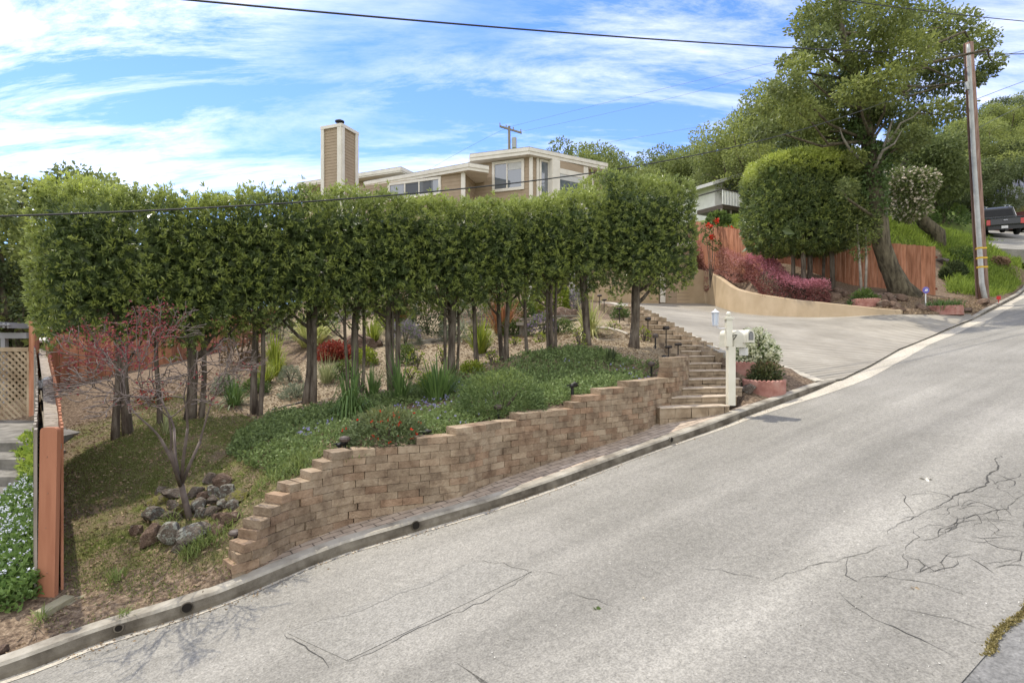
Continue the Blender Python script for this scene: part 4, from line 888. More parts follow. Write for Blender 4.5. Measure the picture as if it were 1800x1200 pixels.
# ---------------------------------------------------------------- foliage
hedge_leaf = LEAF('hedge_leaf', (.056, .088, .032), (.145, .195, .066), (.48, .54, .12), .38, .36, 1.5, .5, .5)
bark = M('grey_brown_bark', [(.06, .045, .035), (.13, .105, .08), (.20, .17, .135)], 5, .95, .8, 30, 5, stretch=(3, 3, .6), bdist=.02)
oak_bark = M('mossy_oak_bark', [(.05, .042, .028), (.12, .10, .065), (.18, .155, .10)], 3, .95, 1.0, 14, 6, stretch=(3, 3, .8), bdist=.05)
R0, R1 = np.array((-5.38, 7.8)), np.array((2.37, 11.2)); E1 = (R1-R0)/np.linalg.norm(R1-R0); NF = np.array((E1[1], -E1[0]))
def hedge_crown(i, px0, px1, yt, yb, rg, hd=.68, left=False, right=False, fresh_lit_top=.8, dens=1.0, ragged=1.0):
    yt += 11
    if not left: px0 += 5
    if not right: px1 -= 5
    FA, FB = R0+NF*hd*.9, R1+NF*hd*.9
    a, b = on_line(px0, FA, FB), on_line(px1, FA, FB); hw = np.linalg.norm(b-a)/2; c = (a+b)/2-NF*hd*.9; dd_ = (a[1]+b[1])/2
    zt = CZ+(600-yt)/F*dd_; zb = CZ+(600-yb)/F*dd_; hh = (zt-zb)/2; cz_ = (zt+zb)/2
    H3 = np.array((hw, hd, hh)); ex = np.array((*E1, 0)); ey = np.array((*NF, 0)); ez = np.array((0, 0, 1.))
    faces = [((0, 1), +1, 'front', 4*hw*hh*1.25), ((0, 1), -1, 'back', 4*hw*hh*.5), ((0, 2), 1, 'top', 4*hw*hd*1.1), ((0, 2), -1, 'bot', 4*hw*hd*.8), ((1, 2), -1, 'l', 4*hd*hh*(1.0 if left else .22)), ((1, 2), 1, 'r', 4*hd*hh*(1. if right else .22))]
    PT = []; NN = []
    for _, sgn, nm, ar in faces:
        n = int(ar*380*dens); q = rg.uniform(-1, 1, (n, 3)); nn = np.zeros((n, 3))
        ax = {'front': 1, 'back': 1, 'top': 2, 'bot': 2, 'l': 0, 'r': 0}[nm]; q[:, ax] = sgn; nn[:, ax] = sgn
        PT.append(q); NN.append(nn)
    q = np.concatenate(PT); nn = np.concatenate(NN)
    k = 4.6; rr = ((np.abs(q[:, :2])**k).sum(1)**(12/k)+np.abs(q[:, 2])**12)**(1/12); q = q/rr[:, None]
    p = q*H3
    W_ = np.array((c[0], c[1], cz_)); wp = W_+p[:, :1]*ex+p[:, 1:2]*ey+p[:, 2:]*ez; wn = nn[:, :1]*ex+nn[:, 1:2]*ey+nn[:, 2:]*ez
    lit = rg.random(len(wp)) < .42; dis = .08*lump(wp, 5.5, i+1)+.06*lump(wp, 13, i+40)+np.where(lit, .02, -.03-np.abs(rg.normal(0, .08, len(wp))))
    wp = wp+wn*dis[:, None]
    low_ = np.clip((-.72-q[:, 2])/.28, 0, 1); wp[:, 2] += low_*(.30*lump(wp*np.array((1, 1, .2)), 4.5, i+7)+rg.normal(0, .07, len(wp)))*ragged
    top_ = np.clip((q[:, 2]-.8)/.2, 0, 1); wp[:, 2] += top_*(.07*lump(wp*np.array((1, 1, .2)), 5, i+9)+np.abs(rg.normal(0, .05, len(wp)))+(rg.random(len(wp)) < .03)*.12)
    m = 8; n = len(wp)
    tip = nrm(wn*.8+np.array((0, 0, .35))+rg.normal(0, .45, (n, 3)))
    B = np.repeat(wp, m, 0)+rg.normal(0, .012, (n*m, 3)); D = nrm(np.repeat(tip, m, 0)+rg.normal(0, .5, (n*m, 3)))
    V, Q = kites(B, D, rg.uniform(.045, .09, n*m), rg.uniform(.014, .024, n*m), rg)
    fr = np.clip((q[:, 2]-.66)/.3, 0, 1)*fresh_lit_top*np.clip(.65+1.3*lump(wp, 2.6, 77), 0, 1)  # top: new growth plus sunlight painted in
    if left: fr = np.maximum(fr, np.clip((-.80-q[:, 0])/.16, 0, 1)*.8*np.clip(.6+lump(wp, 3, 78), 0, 1))  # sunlit left end painted yellower
    fr = np.maximum(fr, lit*rg.uniform(.15, .62, n)); fr = np.clip(np.repeat(np.repeat(fr, m), 4), 0, 1)  # lit tufts painted lighter through the same attribute
    # inner, larger leaves that close the crown
    n2 = int(8*hw*hh*hd*600)+250; qi = rg.uniform(-1, 1, (n2, 3))*np.maximum(H3*.62, H3-.30)*np.array((1.25 if not (left or right) else 1, 1, 1)); B2 = W_+qi[:, :1]*ex+qi[:, 1:2]*ey+qi[:, 2:]*ez
    V2, Q2 = kites(B2, rg.normal(size=(n2, 3)), rg.uniform(.12, .24, n2), rg.uniform(.07, .12, n2), rg)
    return np.concatenate([V, V2]), np.concatenate([Q, Q2+len(V)]), np.concatenate([fr, np.zeros(len(V2))]), np.array((c[0], c[1], zb)), zb
TREES = [  # crown px0, px1, top, bottom ; trunks (xb, yb, xt, yt, width)
    (44, 250, 316, 580, [(206, 768, 203, 585, 12), (222, 772, 222, 585, 15)], 'leftmost clipped hedge tree, on twin trunks beside the double-sided fence'),
    (236, 312, 326, 584, [(278, 738, 279, 600, 8)], 'narrow clipped hedge tree on a thin dark stem behind the red maple'),
    (300, 362, 338, 578, [(333, 745, 339, 560, 17)], 'clipped hedge tree whose trunk stands just right of the red maple twigs'),
    (346, 418, 332, 572, [(352, 712, 363, 560, 9)], 'clipped hedge tree with a slim leaning trunk before the red back fence'),
    (404, 506, 326, 556, [(450, 735, 444, 545, 12), (458, 722, 462, 545, 8)], 'clipped hedge tree with two trunks crossing low, left of the thick split trunk'),
    (492, 588, 328, 548, [(540, 706, 549, 530, 15), (548, 704, 560, 530, 11)], 'clipped hedge tree on the thickest trunk, two stems fused at a flared foot'),
    (575, 662, 328, 544, [(624, 690, 629, 530, 13), (611, 680, 607, 540, 6), (635, 682, 645, 530, 6)], 'clipped hedge tree with one pale trunk between two thin dark stems'),
    (648, 738, 334, 532, [(688, 682, 679, 520, 11), (697, 672, 699, 520, 9), (694, 650, 689, 520, 5)], 'clipped hedge tree with a cluster of trunks behind the upright strap-leaf plant'),
    (724, 816, 340, 522, [(784, 650, 777, 500, 6), (791, 652, 788, 500, 7), (796, 658, 794, 500, 11), (804, 656, 806, 510, 5)], 'clipped hedge tree on a tight bundle of four slender stems'),
    (802, 868, 344, 526, [(840, 640, 826, 510, 8)], 'clipped hedge tree with a single slim trunk leaning left toward its top'),
    (852, 926, 345, 514, [(882, 634, 874, 500, 8), (890, 634, 892, 500, 9)], 'clipped hedge tree on paired stems in front of the bronze flax'),
    (910, 960, 343, 502, [(927, 622, 919, 490, 6)], 'narrowest clipped hedge tree, one thin stem before the stone bench'),
    (944, 1006, 338, 498, [(964, 615, 961, 490, 6), (970, 615, 968, 490, 7), (977, 612, 977, 490, 5)], 'clipped hedge tree on three straight parallel stems'),
    (990, 1078, 330, 492, [(1031, 604, 1026, 470, 14)], 'clipped hedge tree with one straight dark trunk before the yellow striped flax'),
    (1058, 1232, 302, 492, [(1113, 613, 1123, 470, 16)], 'clipped hedge tree with a wide crown beside the steps, rightmost of the row')]
rg = np.random.default_rng(21)
for i, (p0, p1, yt, yb, trs, lab) in enumerate(TREES):
    V, Q, fr, base, zb = hedge_crown(i, p0, p1, yt, yb, rg, left=i == 0, right=i == len(TREES)-1, fresh_lit_top=1.0 if i in (0, 1, 2) else .62, dens=.72 if p1-p0 > 150 else .8)
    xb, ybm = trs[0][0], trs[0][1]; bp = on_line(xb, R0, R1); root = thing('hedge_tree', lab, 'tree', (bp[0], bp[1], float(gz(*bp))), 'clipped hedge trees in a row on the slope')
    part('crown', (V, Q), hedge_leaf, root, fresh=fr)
    for xb, yb_, xt, yt_, w in trs:
        off = (rg.random()-.5)*.3 if len(trs) > 1 else 0
        A, B = R0+NF*off, R1+NF*off; a = on_line(xb, A, B); b = on_line(xt, A, B); z0 = float(gz(*a))-.08; z1 = zb+.5; r = w/F*a[1]/2
        pts = []; 
        for t_ in np.linspace(0, 1, 9):
            q = a+(b-a)*t_; pts.append((q[0]+(.012+.2*r)*math.sin(t_*5.5+xb)*(.3+t_), q[1]+.03*math.sin(t_*5+xb), z0+(z1-z0)*t_))
        rad = [r*(1.35 if k == 0 else 1.12 if k == 1 else 1-.022*k) for k in range(9)]
        mb = MB(); mb.tube(pts, rad, 9, wob=.16, rng=rg)
        for _ in range(2):
            k = rg.integers(3, 7); an = rg.uniform(0, 6.28); q = np.array(pts[k]); mb.tube([q, q+np.array((math.cos(an)*.05, math.sin(an)*.05, .03)), q+np.array((math.cos(an)*.11, math.sin(an)*.11, .09))], [.012, .008, .004], 5)
        for _ in range(3):     # limbs fanning into the crown
            k = int(rg.integers(4, 8)); q = np.array(pts[k]); an = rg.uniform(-.6, .6)+(PI if rg.random() < .5 else 0); Lb = rg.uniform(.35, .7); dv_ = np.array((*(E1*math.cos(an)+NF*math.sin(an)), 0)); mb.tube([q, q+dv_*Lb*.3+np.array((0, 0, .12)), q+dv_*Lb*.65+np.array((0, 0, .33)), q+dv_*Lb+np.array((0, 0, .62))], [r*.5, r*.4, r*.28, r*.12], 6)
        part('trunk', mb, bark, root, smooth=True)

def blob_leaves(cl, n, L, rg, wratio=.5, flat_=.0, shell=.55):
    """leaves spread through overlapping clumps; cl = (x,y,z,rx,ry,rz)"""
    cl = np.array(cl, float); vol = (cl[:, 3]*cl[:, 4]*cl[:, 5])**.667; k = rg.choice(len(cl), n, p=vol/vol.sum()); c = cl[k]
    d = nrm(rg.normal(size=(n, 3))); r = shell+(1-shell)*rg.random(n)**.6
    p = c[:, :3]+d*c[:, 3:]*(r*(1+.18*lump(d*3+c[:, :3], 2.5, 5)))[:, None]
    D = nrm(d*.6+rg.normal(0, .7, (n, 3))+np.array((0, 0, -.1)))
    V, Q = kites(p, D, rg.uniform(.65, 1.3, n)*L, rg.uniform(.8, 1.2, n)*L*wratio, rg)
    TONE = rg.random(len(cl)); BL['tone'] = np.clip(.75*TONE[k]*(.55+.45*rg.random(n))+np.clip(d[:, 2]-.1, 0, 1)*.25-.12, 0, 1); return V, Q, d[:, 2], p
BL = {}
# right-hand clipped tree beside the fence
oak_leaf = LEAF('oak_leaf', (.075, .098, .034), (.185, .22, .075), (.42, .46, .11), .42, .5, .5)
far_leaf = LEAF('far_leaf', (.075, .102, .034), (.185, .225, .076), (.36, .40, .11), .38, .6, .3)
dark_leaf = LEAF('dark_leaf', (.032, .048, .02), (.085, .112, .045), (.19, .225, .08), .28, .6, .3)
def tuft_crown(c, H3, n, rg, L=(.1, .17), m=8, k=4., lit_fresh_top=.9, frac_low=0.):
    q = nrm(rg.normal(size=(n, 3))); rr = (np.abs(q)**k).sum(1)**(1/k); q = q/rr[:, None]
    p = c+q*H3; nn = nrm(q/H3); p = p+nn*((.10+.16*np.clip(q[:, 2], 0, 1))[:, None][:, 0]*lump(p, 2.6, 3)+.08*lump(p, 6, 4)-np.abs(rg.normal(0, .12, n)))[:, None]
    tip = nrm(nn*.8+np.array((0, 0, .3))+rg.normal(0, .45, (n, 3))); B = np.repeat(p, m, 0)+rg.normal(0, .03, (n*m, 3)); D = np.repeat(tip, m, 0)+rg.normal(0, .55, (n*m, 3))
    V, Q = kites(B, D, rg.uniform(*L, n*m), rg.uniform(.03, .045, n*m), rg)
    fr = np.clip((q[:, 2]-.35+.25*lump(p, 1.6, 8))/.45, 0, 1)*lit_fresh_top; fr = np.maximum(fr, (rg.random(n) < .42)*rg.uniform(.12, .5, n))  # new growth, with sunlit top and lit tufts painted in
    n2 = 1500; B2 = c+rg.uniform(-.8, .8, (n2, 3))*H3; V2, Q2 = kites(B2, rg.normal(size=(n2, 3)), .5, .25, rg)
    return np.concatenate([V, V2]), np.concatenate([Q, Q2+len(V)]), np.concatenate([np.repeat(np.repeat(fr, m), 4), np.zeros(len(V2))])
cb_ = P(1420, 480, 21.3); cc = P(1409, 360, 21.3)
root = thing('clipped_tree', 'broad rounded clipped tree with a bright yellow-green top before the red fence', 'tree', (cb_[0], cb_[1], float(gz(cb_[0], cb_[1]))))
V, Q, fr = tuft_crown(cc, np.array((1.9, 1.6, 1.85)), 6500, rg, k=4.2, lit_fresh_top=1.25); part('crown', (V, Q), hedge_leaf, root, fresh=fr)
for x0, x1, w in ((1394, 1392, 7), (1412, 1410, 8), (1423, 1422, 9), (1446, 1448, 5), (1464, 1458, 8)):
    d = 21.3+rg.uniform(-.6, .3); a = gat(x0, d); b = P(x1, 400, d); mb = MB(); mb.tube([a-np.array((0, 0, .15)), (a+b)/2+np.array((.03, 0, 0)), b], [w/F*d/2*1.1, w/F*d/2, w/F*d/2*.8], 8, wob=.15, rng=rg); part('trunk', mb, bark, root, smooth=True)
# slim sapling pair behind the planter
sp_ = gat(1515, 19.6); root = thing('sapling', 'slim pale-stemmed sapling before the red fence, left of the oak trunk', 'tree', sp_); mb = MB()
for x1, y1, o in ((1507, 395, 0), (1521, 400, .12)): b = P(x1, y1, 19.6); mb.tube([sp_+np.array((o, 0, -.1)), (sp_+b)/2+np.array((o*.8, 0, 0)), b], [.05, .04, .025], 7)
part('trunk', mb, M('pale_bark', [(.22, .19, .15), (.36, .32, .27)], 9, .9), root, smooth=True)
V, Q, z_, p_ = blob_leaves([(*P(1505, 385, 19.6), .5, .4, .9), (*P(1525, 400, 19.5), .45, .4, .7), (*P(1512, 430, 19.6), .3, .3, .6)], 1500, .13, rg, .4); part('crown', (V, Q), oak_leaf, root, fresh=(np.repeat(rg.random(len(Q)) < .3, 4)*.4))

def branchy(mb, base, tips, r0, rg, sag=.0):
    for t_ in tips:
        t_ = np.array(t_, float); b = np.array(base, float); mid = b*.5+t_*.5+rg.normal(0, .08, 3)*np.linalg.norm(t_-b)*.9; mb.tube([b, b*.7+mid*.3+rg.normal(0, .05, 3), mid, mid*.4+t_*.6+rg.normal(0, .08, 3), t_], [r0, r0*.85, r0*.62, r0*.42, r0*.15], 6)
# the big leaning oak
D_ = 19.8
ob = P(1583, 516, D_); root = thing('oak_tree', 'tall leaning oak with a dark mossy trunk in front of the red fence', 'tree', (ob[0], ob[1], float(gz(ob[0], ob[1]))))
mb = MB(); tr = [P(1600, 528, D_), P(1582, 505, D_), P(1563, 470, D_), P(1549, 430, D_), P(1545, 390, D_), P(1541, 350, D_), P(1532, 300, D_), P(1527, 250, D_+.2), P(1519, 200, D_+.4), P(1505, 140, D_+.5), P(1480, 60, D_+.4), P(1468, -20, D_+.3)]
trunk_mb = MB(); trunk_mb.tube(tr, [.44, .36, .30, .28, .27, .26, .24, .22, .19, .16, .13, .09], 12, wob=.2, rng=rg)
OC = [(1452, 20, 60), (1420, 40, 45), (1495, 25, 70), (1560, 20, 65), (1620, 45, 60), (1675, 50, 55), (1720, 75, 40), (1745, 110, 26), (1660, 100, 60), (1590, 95, 65), (1520, 90, 60), (1425, 95, 45), (1405, 115, 30), (1468, 130, 48), (1440, 165, 50), (1500, 160, 45), (1555, 150, 55),
      (1620, 150, 50), (1690, 145, 40), (1735, 125, 22), (1470, 200, 50), (1430, 215, 45), (1510, 225, 35), (1575, 205, 45), (1640, 200, 45), (1688, 190, 30), (1460, 250, 40), (1500, 280, 30), (1600, 245, 40), (1490, 330, 25), (1380, 108, 24), (1720, 140, 18), (1385, 150, 42), (1360, 185, 44), (1400, 195, 46), (1345, 230, 40), (1395, 240, 46), (1440, 75, 45), (1580, 55, 50), (1540, 190, 40)]
cl = []; 
for px, py, r in OC:
    d = D_+(rg.uniform(1.2, 4) if px > 1600 else rg.uniform(-2.2, 2.2)); c = P(px, py, d); rr = r/F*d*.8; cl.append((*c, rr*rg.uniform(.85, 1.05), rr, rr*rg.uniform(.6, .8)))
tips = [c[:3] for c in cl]; mb = trunk_mb
for j, c in enumerate(tips):
    zz = np.array(c); k = int(np.argmin([np.linalg.norm(np.array(t_)-zz)+(0 if t_[2] < zz[2] else 2.5) for t_ in tr])); branchy(mb, tr[k], [zz], .065, rg)
part('trunk', mb, oak_bark, root, smooth=True)
# bare pale dead limbs
mb = MB(); branchy(mb, P(1535, 300, D_), [P(1572, 205, D_-1), P(1585, 230, D_-1.4), P(1476, 225, D_-1)], .07, rg); branchy(mb, P(1560, 250, D_-.5), [P(1620, 190, D_-1.2)], .05, rg); part('dead_limb', mb, M('pale_deadwood', [(.2, .18, .15), (.34, .31, .27)], 8, .9), root)
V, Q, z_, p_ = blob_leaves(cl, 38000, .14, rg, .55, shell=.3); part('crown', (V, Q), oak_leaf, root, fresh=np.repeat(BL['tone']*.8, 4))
iv = []
for j in range(5, 10): iv.append((*(np.array(tr[j])+rg.normal(0, .15, 3)), .5, .5, .9))
V, Q, z_, p_ = blob_leaves(iv, 5000, .12, rg, .7, shell=.6); part('ivy', (V, Q), LEAF('ivy_leaf', (.05, .085, .025), (.10, .15, .045), None, .2, .4), root)

# ---------------- generic trees: a few kinds built once, copied over the hill
def make_tree(name, seed, h, cr, nclump, nleaf, L, leafmat, trunk_h, fresh=.3):
    r = np.random.default_rng(seed); root = thing(name, 'tree', 'tree', (0, 0, 0)); cl = []
    for k in range(nclump):
        a = r.uniform(0, 2*PI); q = math.sqrt(r.random()); zf = r.uniform(0, 1); wid = cr*(.45+.75*math.sin(PI*min(1, .12+zf*.85)))
        rr = cr*r.uniform(.17, .36); cl.append((math.cos(a)*q*wid, math.sin(a)*q*wid, trunk_h+(h-trunk_h)*zf*.9, rr, rr, rr*.72))
    V, Q, z_, p_ = blob_leaves(cl, nleaf, L, r, .6, shell=.45)
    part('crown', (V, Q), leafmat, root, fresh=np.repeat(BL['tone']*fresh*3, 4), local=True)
    mb = MB(); bend = r.normal(0, .25, 2); tp = [np.array((bend[0]*math.sin(k), bend[1]*math.sin(k*1.3), -.4+(trunk_h*1.5+.4)*k/4)) for k in range(5)]
    mb.tube(tp, [h*.035, h*.028, h*.024, h*.02, h*.014], 8, wob=.2, rng=r)
    for c in cl[::2]: branchy(mb, tp[int(r.integers(2, 5))], [np.array(c[:3])], h*.012, r)
    part('trunk', mb, oak_bark, root, local=True, smooth=True); return root
KIND = {'bay': make_tree('broadleaf_tree', 1, 8, 3.2, 44, 22000, .16, far_leaf, 2.2), 'oak': make_tree('broadleaf_tree', 2, 8, 3.8, 48, 26000, .15, oak_leaf, 2.4), 'dark': make_tree('broadleaf_tree', 3, 8, 3.6, 46, 20000, .17, dark_leaf, 1.5),
        'near': make_tree('broadleaf_tree', 4, 6, 2.4, 36, 13000, .13, far_leaf, 1.6, .4)}
used = set()
def put(kind, px, ytop, d, label, group=None, wid=1.0, h=None, depth=None, rz=None):
    x = (px-900)/F*d; z = float(gz(x, d)); top = CZ+(600-ytop)/F*d; hh = {'bay': 8, 'oak': 8, 'dark': 8, 'near': 6}[kind]*1.02
    s = max(.3, (top-z)/hh); root = KIND[kind]; rz = rng_put.uniform(0, 6.28) if rz is None else rz
    sc = (s*wid, s*wid, s)
    if kind not in used:
        used.add(kind); root.location = (x, d, z); root.rotation_euler = (0, 0, rz); root.scale = sc; root['label'] = label
        if group: root['group'] = group
        return root
    return dup(root, (x, d, z), rz, sc, label, group)
rng_put = random.Random(4)
# left edge
put('near', 8, 280, 13.5, 'pale green tree filling the left edge behind the lattice', wid=1.0)
put('near', 95, 292, 16, 'loose green tree whose twigs stand above the left end of the hedge', wid=1.05)
put('near', 150, 296, 18.5, 'green tree topping the hedge, second from the left edge of the sky', wid=1.0)
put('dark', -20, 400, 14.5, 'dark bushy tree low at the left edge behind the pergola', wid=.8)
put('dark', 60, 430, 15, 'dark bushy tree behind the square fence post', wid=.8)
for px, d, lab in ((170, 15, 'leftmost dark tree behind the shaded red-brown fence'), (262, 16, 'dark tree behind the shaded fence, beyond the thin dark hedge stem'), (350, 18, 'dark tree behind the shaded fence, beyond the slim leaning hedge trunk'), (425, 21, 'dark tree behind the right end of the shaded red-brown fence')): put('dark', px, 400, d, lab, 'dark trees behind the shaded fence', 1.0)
# behind the house
put('bay', 985, 240, 48, 'tree rising above the roof behind the right wing of the house', 'trees on the skyline behind the houses', .9)
put('bay', 1058, 246, 50, 'rounded tree just past the end of the house roof', 'trees on the skyline behind the houses', .8)
for k, (px, yt, d, kd) in enumerate([(1125, 262, 62, 'bay'), (1165, 252, 58, 'bay'), (1205, 270, 64, 'oak'), (1240, 264, 57, 'bay'), (1285, 256, 60, 'oak')]):
    put(kd, px, yt, d, ['small skyline tree right of the house roof, leftmost of five', 'skyline tree left of the white neighbour house', 'low skyline tree above the hedge end', 'tree directly above the deck house roof on the left', 'tree directly behind the deck house gable'][k], 'trees on the skyline behind the houses', 1.0)
put('oak', 1322, 190, 47, 'tall oak left of the big oak, outlined against the sky', 'oaks on the slope around the leaning oak', .72)
put('oak', 1376, 150, 44, 'tall oak directly left of the big leaning oak', 'oaks on the slope around the leaning oak', .95)
put('oak', 1405, 200, 40, 'oak behind the round clipped tree', 'oaks on the slope around the leaning oak', 1.0)
put('bay', 1378, 285, 37, 'bushy tree between the deck house and the round clipped tree', 'oaks on the slope around the leaning oak', .9)
put('dark', 1540, 255, 42, 'dark tree seen right through behind the leaning oak trunk', 'oaks on the slope around the leaning oak', 1.0)
put('oak', 1610, 235, 40, 'oak in shade behind the utility pole, left side', 'oaks on the slope around the leaning oak', 1.0)
put('dark', 1655, 270, 37, 'dark drooping tree just left of the utility pole', 'oaks on the slope around the leaning oak', .95)
n = 0
for px, yt, d, kd in [(1690, 215, 62, 'oak'), (1735, 190, 70, 'oak'), (1790, 158, 74, 'dark'), (1840, 150, 72, 'oak'), (1700, 265, 54, 'dark'), (1750, 240, 60, 'dark'), (1805, 225, 62, 'oak'), (1850, 240, 60, 'dark'), (1720, 310, 52, 'dark'), (1775, 290, 57, 'dark'), (1830, 285, 58, 'dark'),
                      (1480, 270, 55, 'dark'), (1580, 290, 52, 'dark'), (1430, 250, 55, 'oak'), (1660, 240, 58, 'oak'), (1900, 150, 70, 'oak'), (1960, 180, 65, 'dark')]:
    put(kd, px, yt, d, 'dark green tree of the wooded hillside on the right', 'trees of the wooded hillside', 1.15)
# two gnarled oaks on the grass bank with visible bent trunks
for lab, pts, r_, cl_ in [('gnarled oak with a bent trunk on the grass bank, left of two', [(1590, 372, 29), (1583, 340, 29), (1576, 318, 29), (1590, 290, 29), (1600, 262, 29.5)], .26, [(1600, 250, 45), (1565, 270, 40), (1630, 280, 42), (1600, 225, 40)]),
                          ('gnarled oak with a bent mossy trunk on the grass bank, right of two', [(1648, 410, 27.5), (1625, 392, 27.5), (1610, 370, 27.5), (1604, 350, 27.5), (1612, 320, 27.8)], .28, [(1640, 300, 45), (1665, 330, 38), (1620, 320, 35), (1680, 300, 40), (1650, 265, 42)])]:
    tr2 = [P(*p) for p in pts]; tr2[0] = tr2[0]*1.0; b0_ = tr2[0].copy(); b0_[2] = float(gz(b0_[0], b0_[1])); root = thing('oak_tree', lab, 'tree', b0_); tr2 = [b0_-np.array((0, 0, .2))]+tr2
    mb = MB(); mb.tube(tr2, np.linspace(r_*1.3, r_*.6, len(tr2)), 9, wob=.25, rng=rg); cl = [(*P(a, b, pts[-1][2]+rg.uniform(-1.5, 1.5)), c/F*28, c/F*28, c/F*28*.6) for a, b, c in cl_]
    for c in cl: branchy(mb, tr2[-1], [np.array(c[:3])], r_*.4, rg)
    part('trunk', mb, oak_bark, root, smooth=True); V, Q, z_, p_ = blob_leaves(cl, 6000, .19, rg, .55, shell=.4); part('crown', (V, Q), far_leaf, root, fresh=np.zeros(len(V)))
# blossoming shrub
s_ = gat(1597, 26.3); root = thing('flowering_shrub', 'cream-blossomed shrub behind the leaning oak trunk', 'shrub', s_); cl = [(*P(1597, 332, 26.3), 1.0, .8, .9), (*P(1578, 318, 26.3), .7, .7, .65), (*P(1620, 322, 26.3), .75, .7, .7), (*P(1600, 362, 26.3), .9, .8, .7)]
V, Q, z_, p_ = blob_leaves(cl, 4000, .16, rg, .6); part('foliage', (V, Q), far_leaf, root, fresh=np.zeros(len(V)))
V, Q, z_, p_ = blob_leaves(cl, 1300, .13, rg, .9, shell=.7); part('blossom', (V, Q), LEAF('cream_petal', (.5, .43, .32), (.7, .62, .5), None, .3), root)
KD = None
# ---------------------------------------------------------------- garden plants
rg = np.random.default_rng(33)
strap_g = LEAF('strap_leaf', (.06, .11, .035), (.16, .25, .07), (.4, .42, .1), .25, .45, 3)
strap_y = LEAF('yellow_green_strap', (.14, .2, .03), (.34, .38, .06), (.5, .45, .1), .35, .45, 3)
strap_v = LEAF('striped_strap', (.26, .32, .08), (.60, .58, .25), None, .3, .4, 3)
strap_b = LEAF('bronze_strap', (.17, .065, .03), (.36, .17, .075), None, .3, .5, 3)
strap_p = LEAF('pale_grass', (.20, .24, .10), (.42, .44, .22), None, .3, .6, 3)
def strap_plant(n, L, W, spread, droop, rg, base_r):
    a = rg.uniform(0, 2*PI, n); r = base_r*np.sqrt(rg.random(n)); el = rg.uniform(spread[0], spread[1], n)
    B = np.stack([r*np.cos(a), r*np.sin(a), np.full(n, -.02)], 1); a2 = a+rg.normal(0, .35, n)
    A = np.stack([np.cos(a2)*np.cos(el), np.sin(a2)*np.cos(el), np.sin(el)], 1)
    return blades(B, A, rg.uniform(.6, 1.1, n)*L, W*rg.uniform(.7, 1.2, n), rg.uniform(*droop, n), 4)
def plant(name, label, px, d, hpx, wpx, mat, n, W, spread=(.7, 1.5), droop=(.1, .6), grp=None, py=None):
    p = gat(px, d) if py is None else gp(px, py); d = p[1]; h = hpx/F*d; w = wpx/F*d
    V, Q = strap_plant(int(n*1.25), h*1.08, W*1.2, spread, droop, rg, w*.16); sx = np.percentile(np.hypot(V[:, 0], V[:, 1]), 93)/(w*.5); V[:, :2] /= max(sx, .3); V[:, 2] *= h*1.08/max(np.percentile(V[:, 2], 98), .01)
    return single(name, (V+p, Q), mat, label, 'plant', p, grp)
G1 = 'green strap-leaf clumps in the bed'
plant('strap_leaf_plant', 'large dark green arching strap-leaf clump above the red-flowered shrub', 615, 7.4, 74, 112, strap_g, 190, .022, (.3, 1.45), (.5, 1.15), G1, 734)
plant('strap_leaf_plant', 'small green strap-leaf clump right of the large arching clump', 655, 8, 55, 55, strap_g, 70, .02, (.8, 1.5), (.1, .5), G1, 702)
plant('strap_leaf_plant', 'upright fan-shaped green strap-leaf clump at the foot of the clustered trunks', 703, 8, 80, 72, strap_g, 75, .024, (.8, 1.5), (.15, .75), G1, 708)
plant('strap_leaf_plant', 'wide stand of upright green strap leaves behind the blue flowers', 770, 8, 68, 100, strap_g, 140, .018, (.8, 1.55), (.1, .6), G1, 704)
plant('grass_tuft', 'pale grey-green grass tuft right of the thickest trunk', 574, 9, 46, 60, strap_p, 160, .010, (.7, 1.5), (.2, .7), None, 672)
G2 = 'yellow-green strap clumps on the upper slope'
plant('strap_leaf_plant', 'tallest of three yellow-green strap clumps stacked left of the thickest trunk', 482, 11, 52, 58, strap_y, 130, .02, (.6, 1.5), (.2, .7), G2, 640)
plant('strap_leaf_plant', 'middle yellow-green strap clump of the three left of the thickest trunk', 487, 10, 42, 48, strap_y, 100, .018, (.7, 1.5), (.2, .6), G2, 660)
plant('strap_leaf_plant', 'lowest yellow-green strap clump of the three left of the thickest trunk', 465, 10, 34, 50, strap_y, 90, .018, (.7, 1.5), (.2, .6), G2, 674)
plant('strap_leaf_plant', 'yellow-green strap clump beside the grey boulder', 655, 12, 42, 46, strap_y, 110, .02, (.8, 1.5), (.1, .5), G2, 603)
plant('strap_leaf_plant', 'green and yellow strap clump behind the single leaning slim trunk', 843, 11, 56, 64, strap_y, 170, .022, (.7, 1.5), (.1, .5), G2, 622)
plant('striped_flax', 'large pale striped flax behind the thickest trunk, above the red shrub', 548, 12, 62, 108, strap_v, 130, .035, (.5, 1.45), (.2, .7), None, 608)
plant('striped_flax', 'yellow striped flax around the straight dark trunk near the steps', 1035, 12, 62, 86, strap_v, 150, .026, (.45, 1.5), (.2, .8), None, 590)
plant('bronze_flax', 'spiky orange-bronze flax behind the paired stems', 882, 12, 74, 84, strap_b, 170, .022, (.55, 1.5), (.05, .3), None, 588)
plant('bronze_flax', 'smaller reddish flax left of the dark clipped bush', 705, 15, 50, 50, strap_b, 120, .03, (.6, 1.5), (.05, .4), None, 575)
plant('strap_leaf_plant', 'grey-green low strap mound right of the red maple twigs', 412, 8.5, 52, 74, strap_g, 140, .014, (.4, 1.4), (.3, .8), G1, 712)
plant('strap_leaf_plant', 'thin pale strap tuft on the moss between maple twigs', 292, 7.5, 40, 34, strap_p, 26, .012, (.8, 1.5), (.1, .5), None, 765)
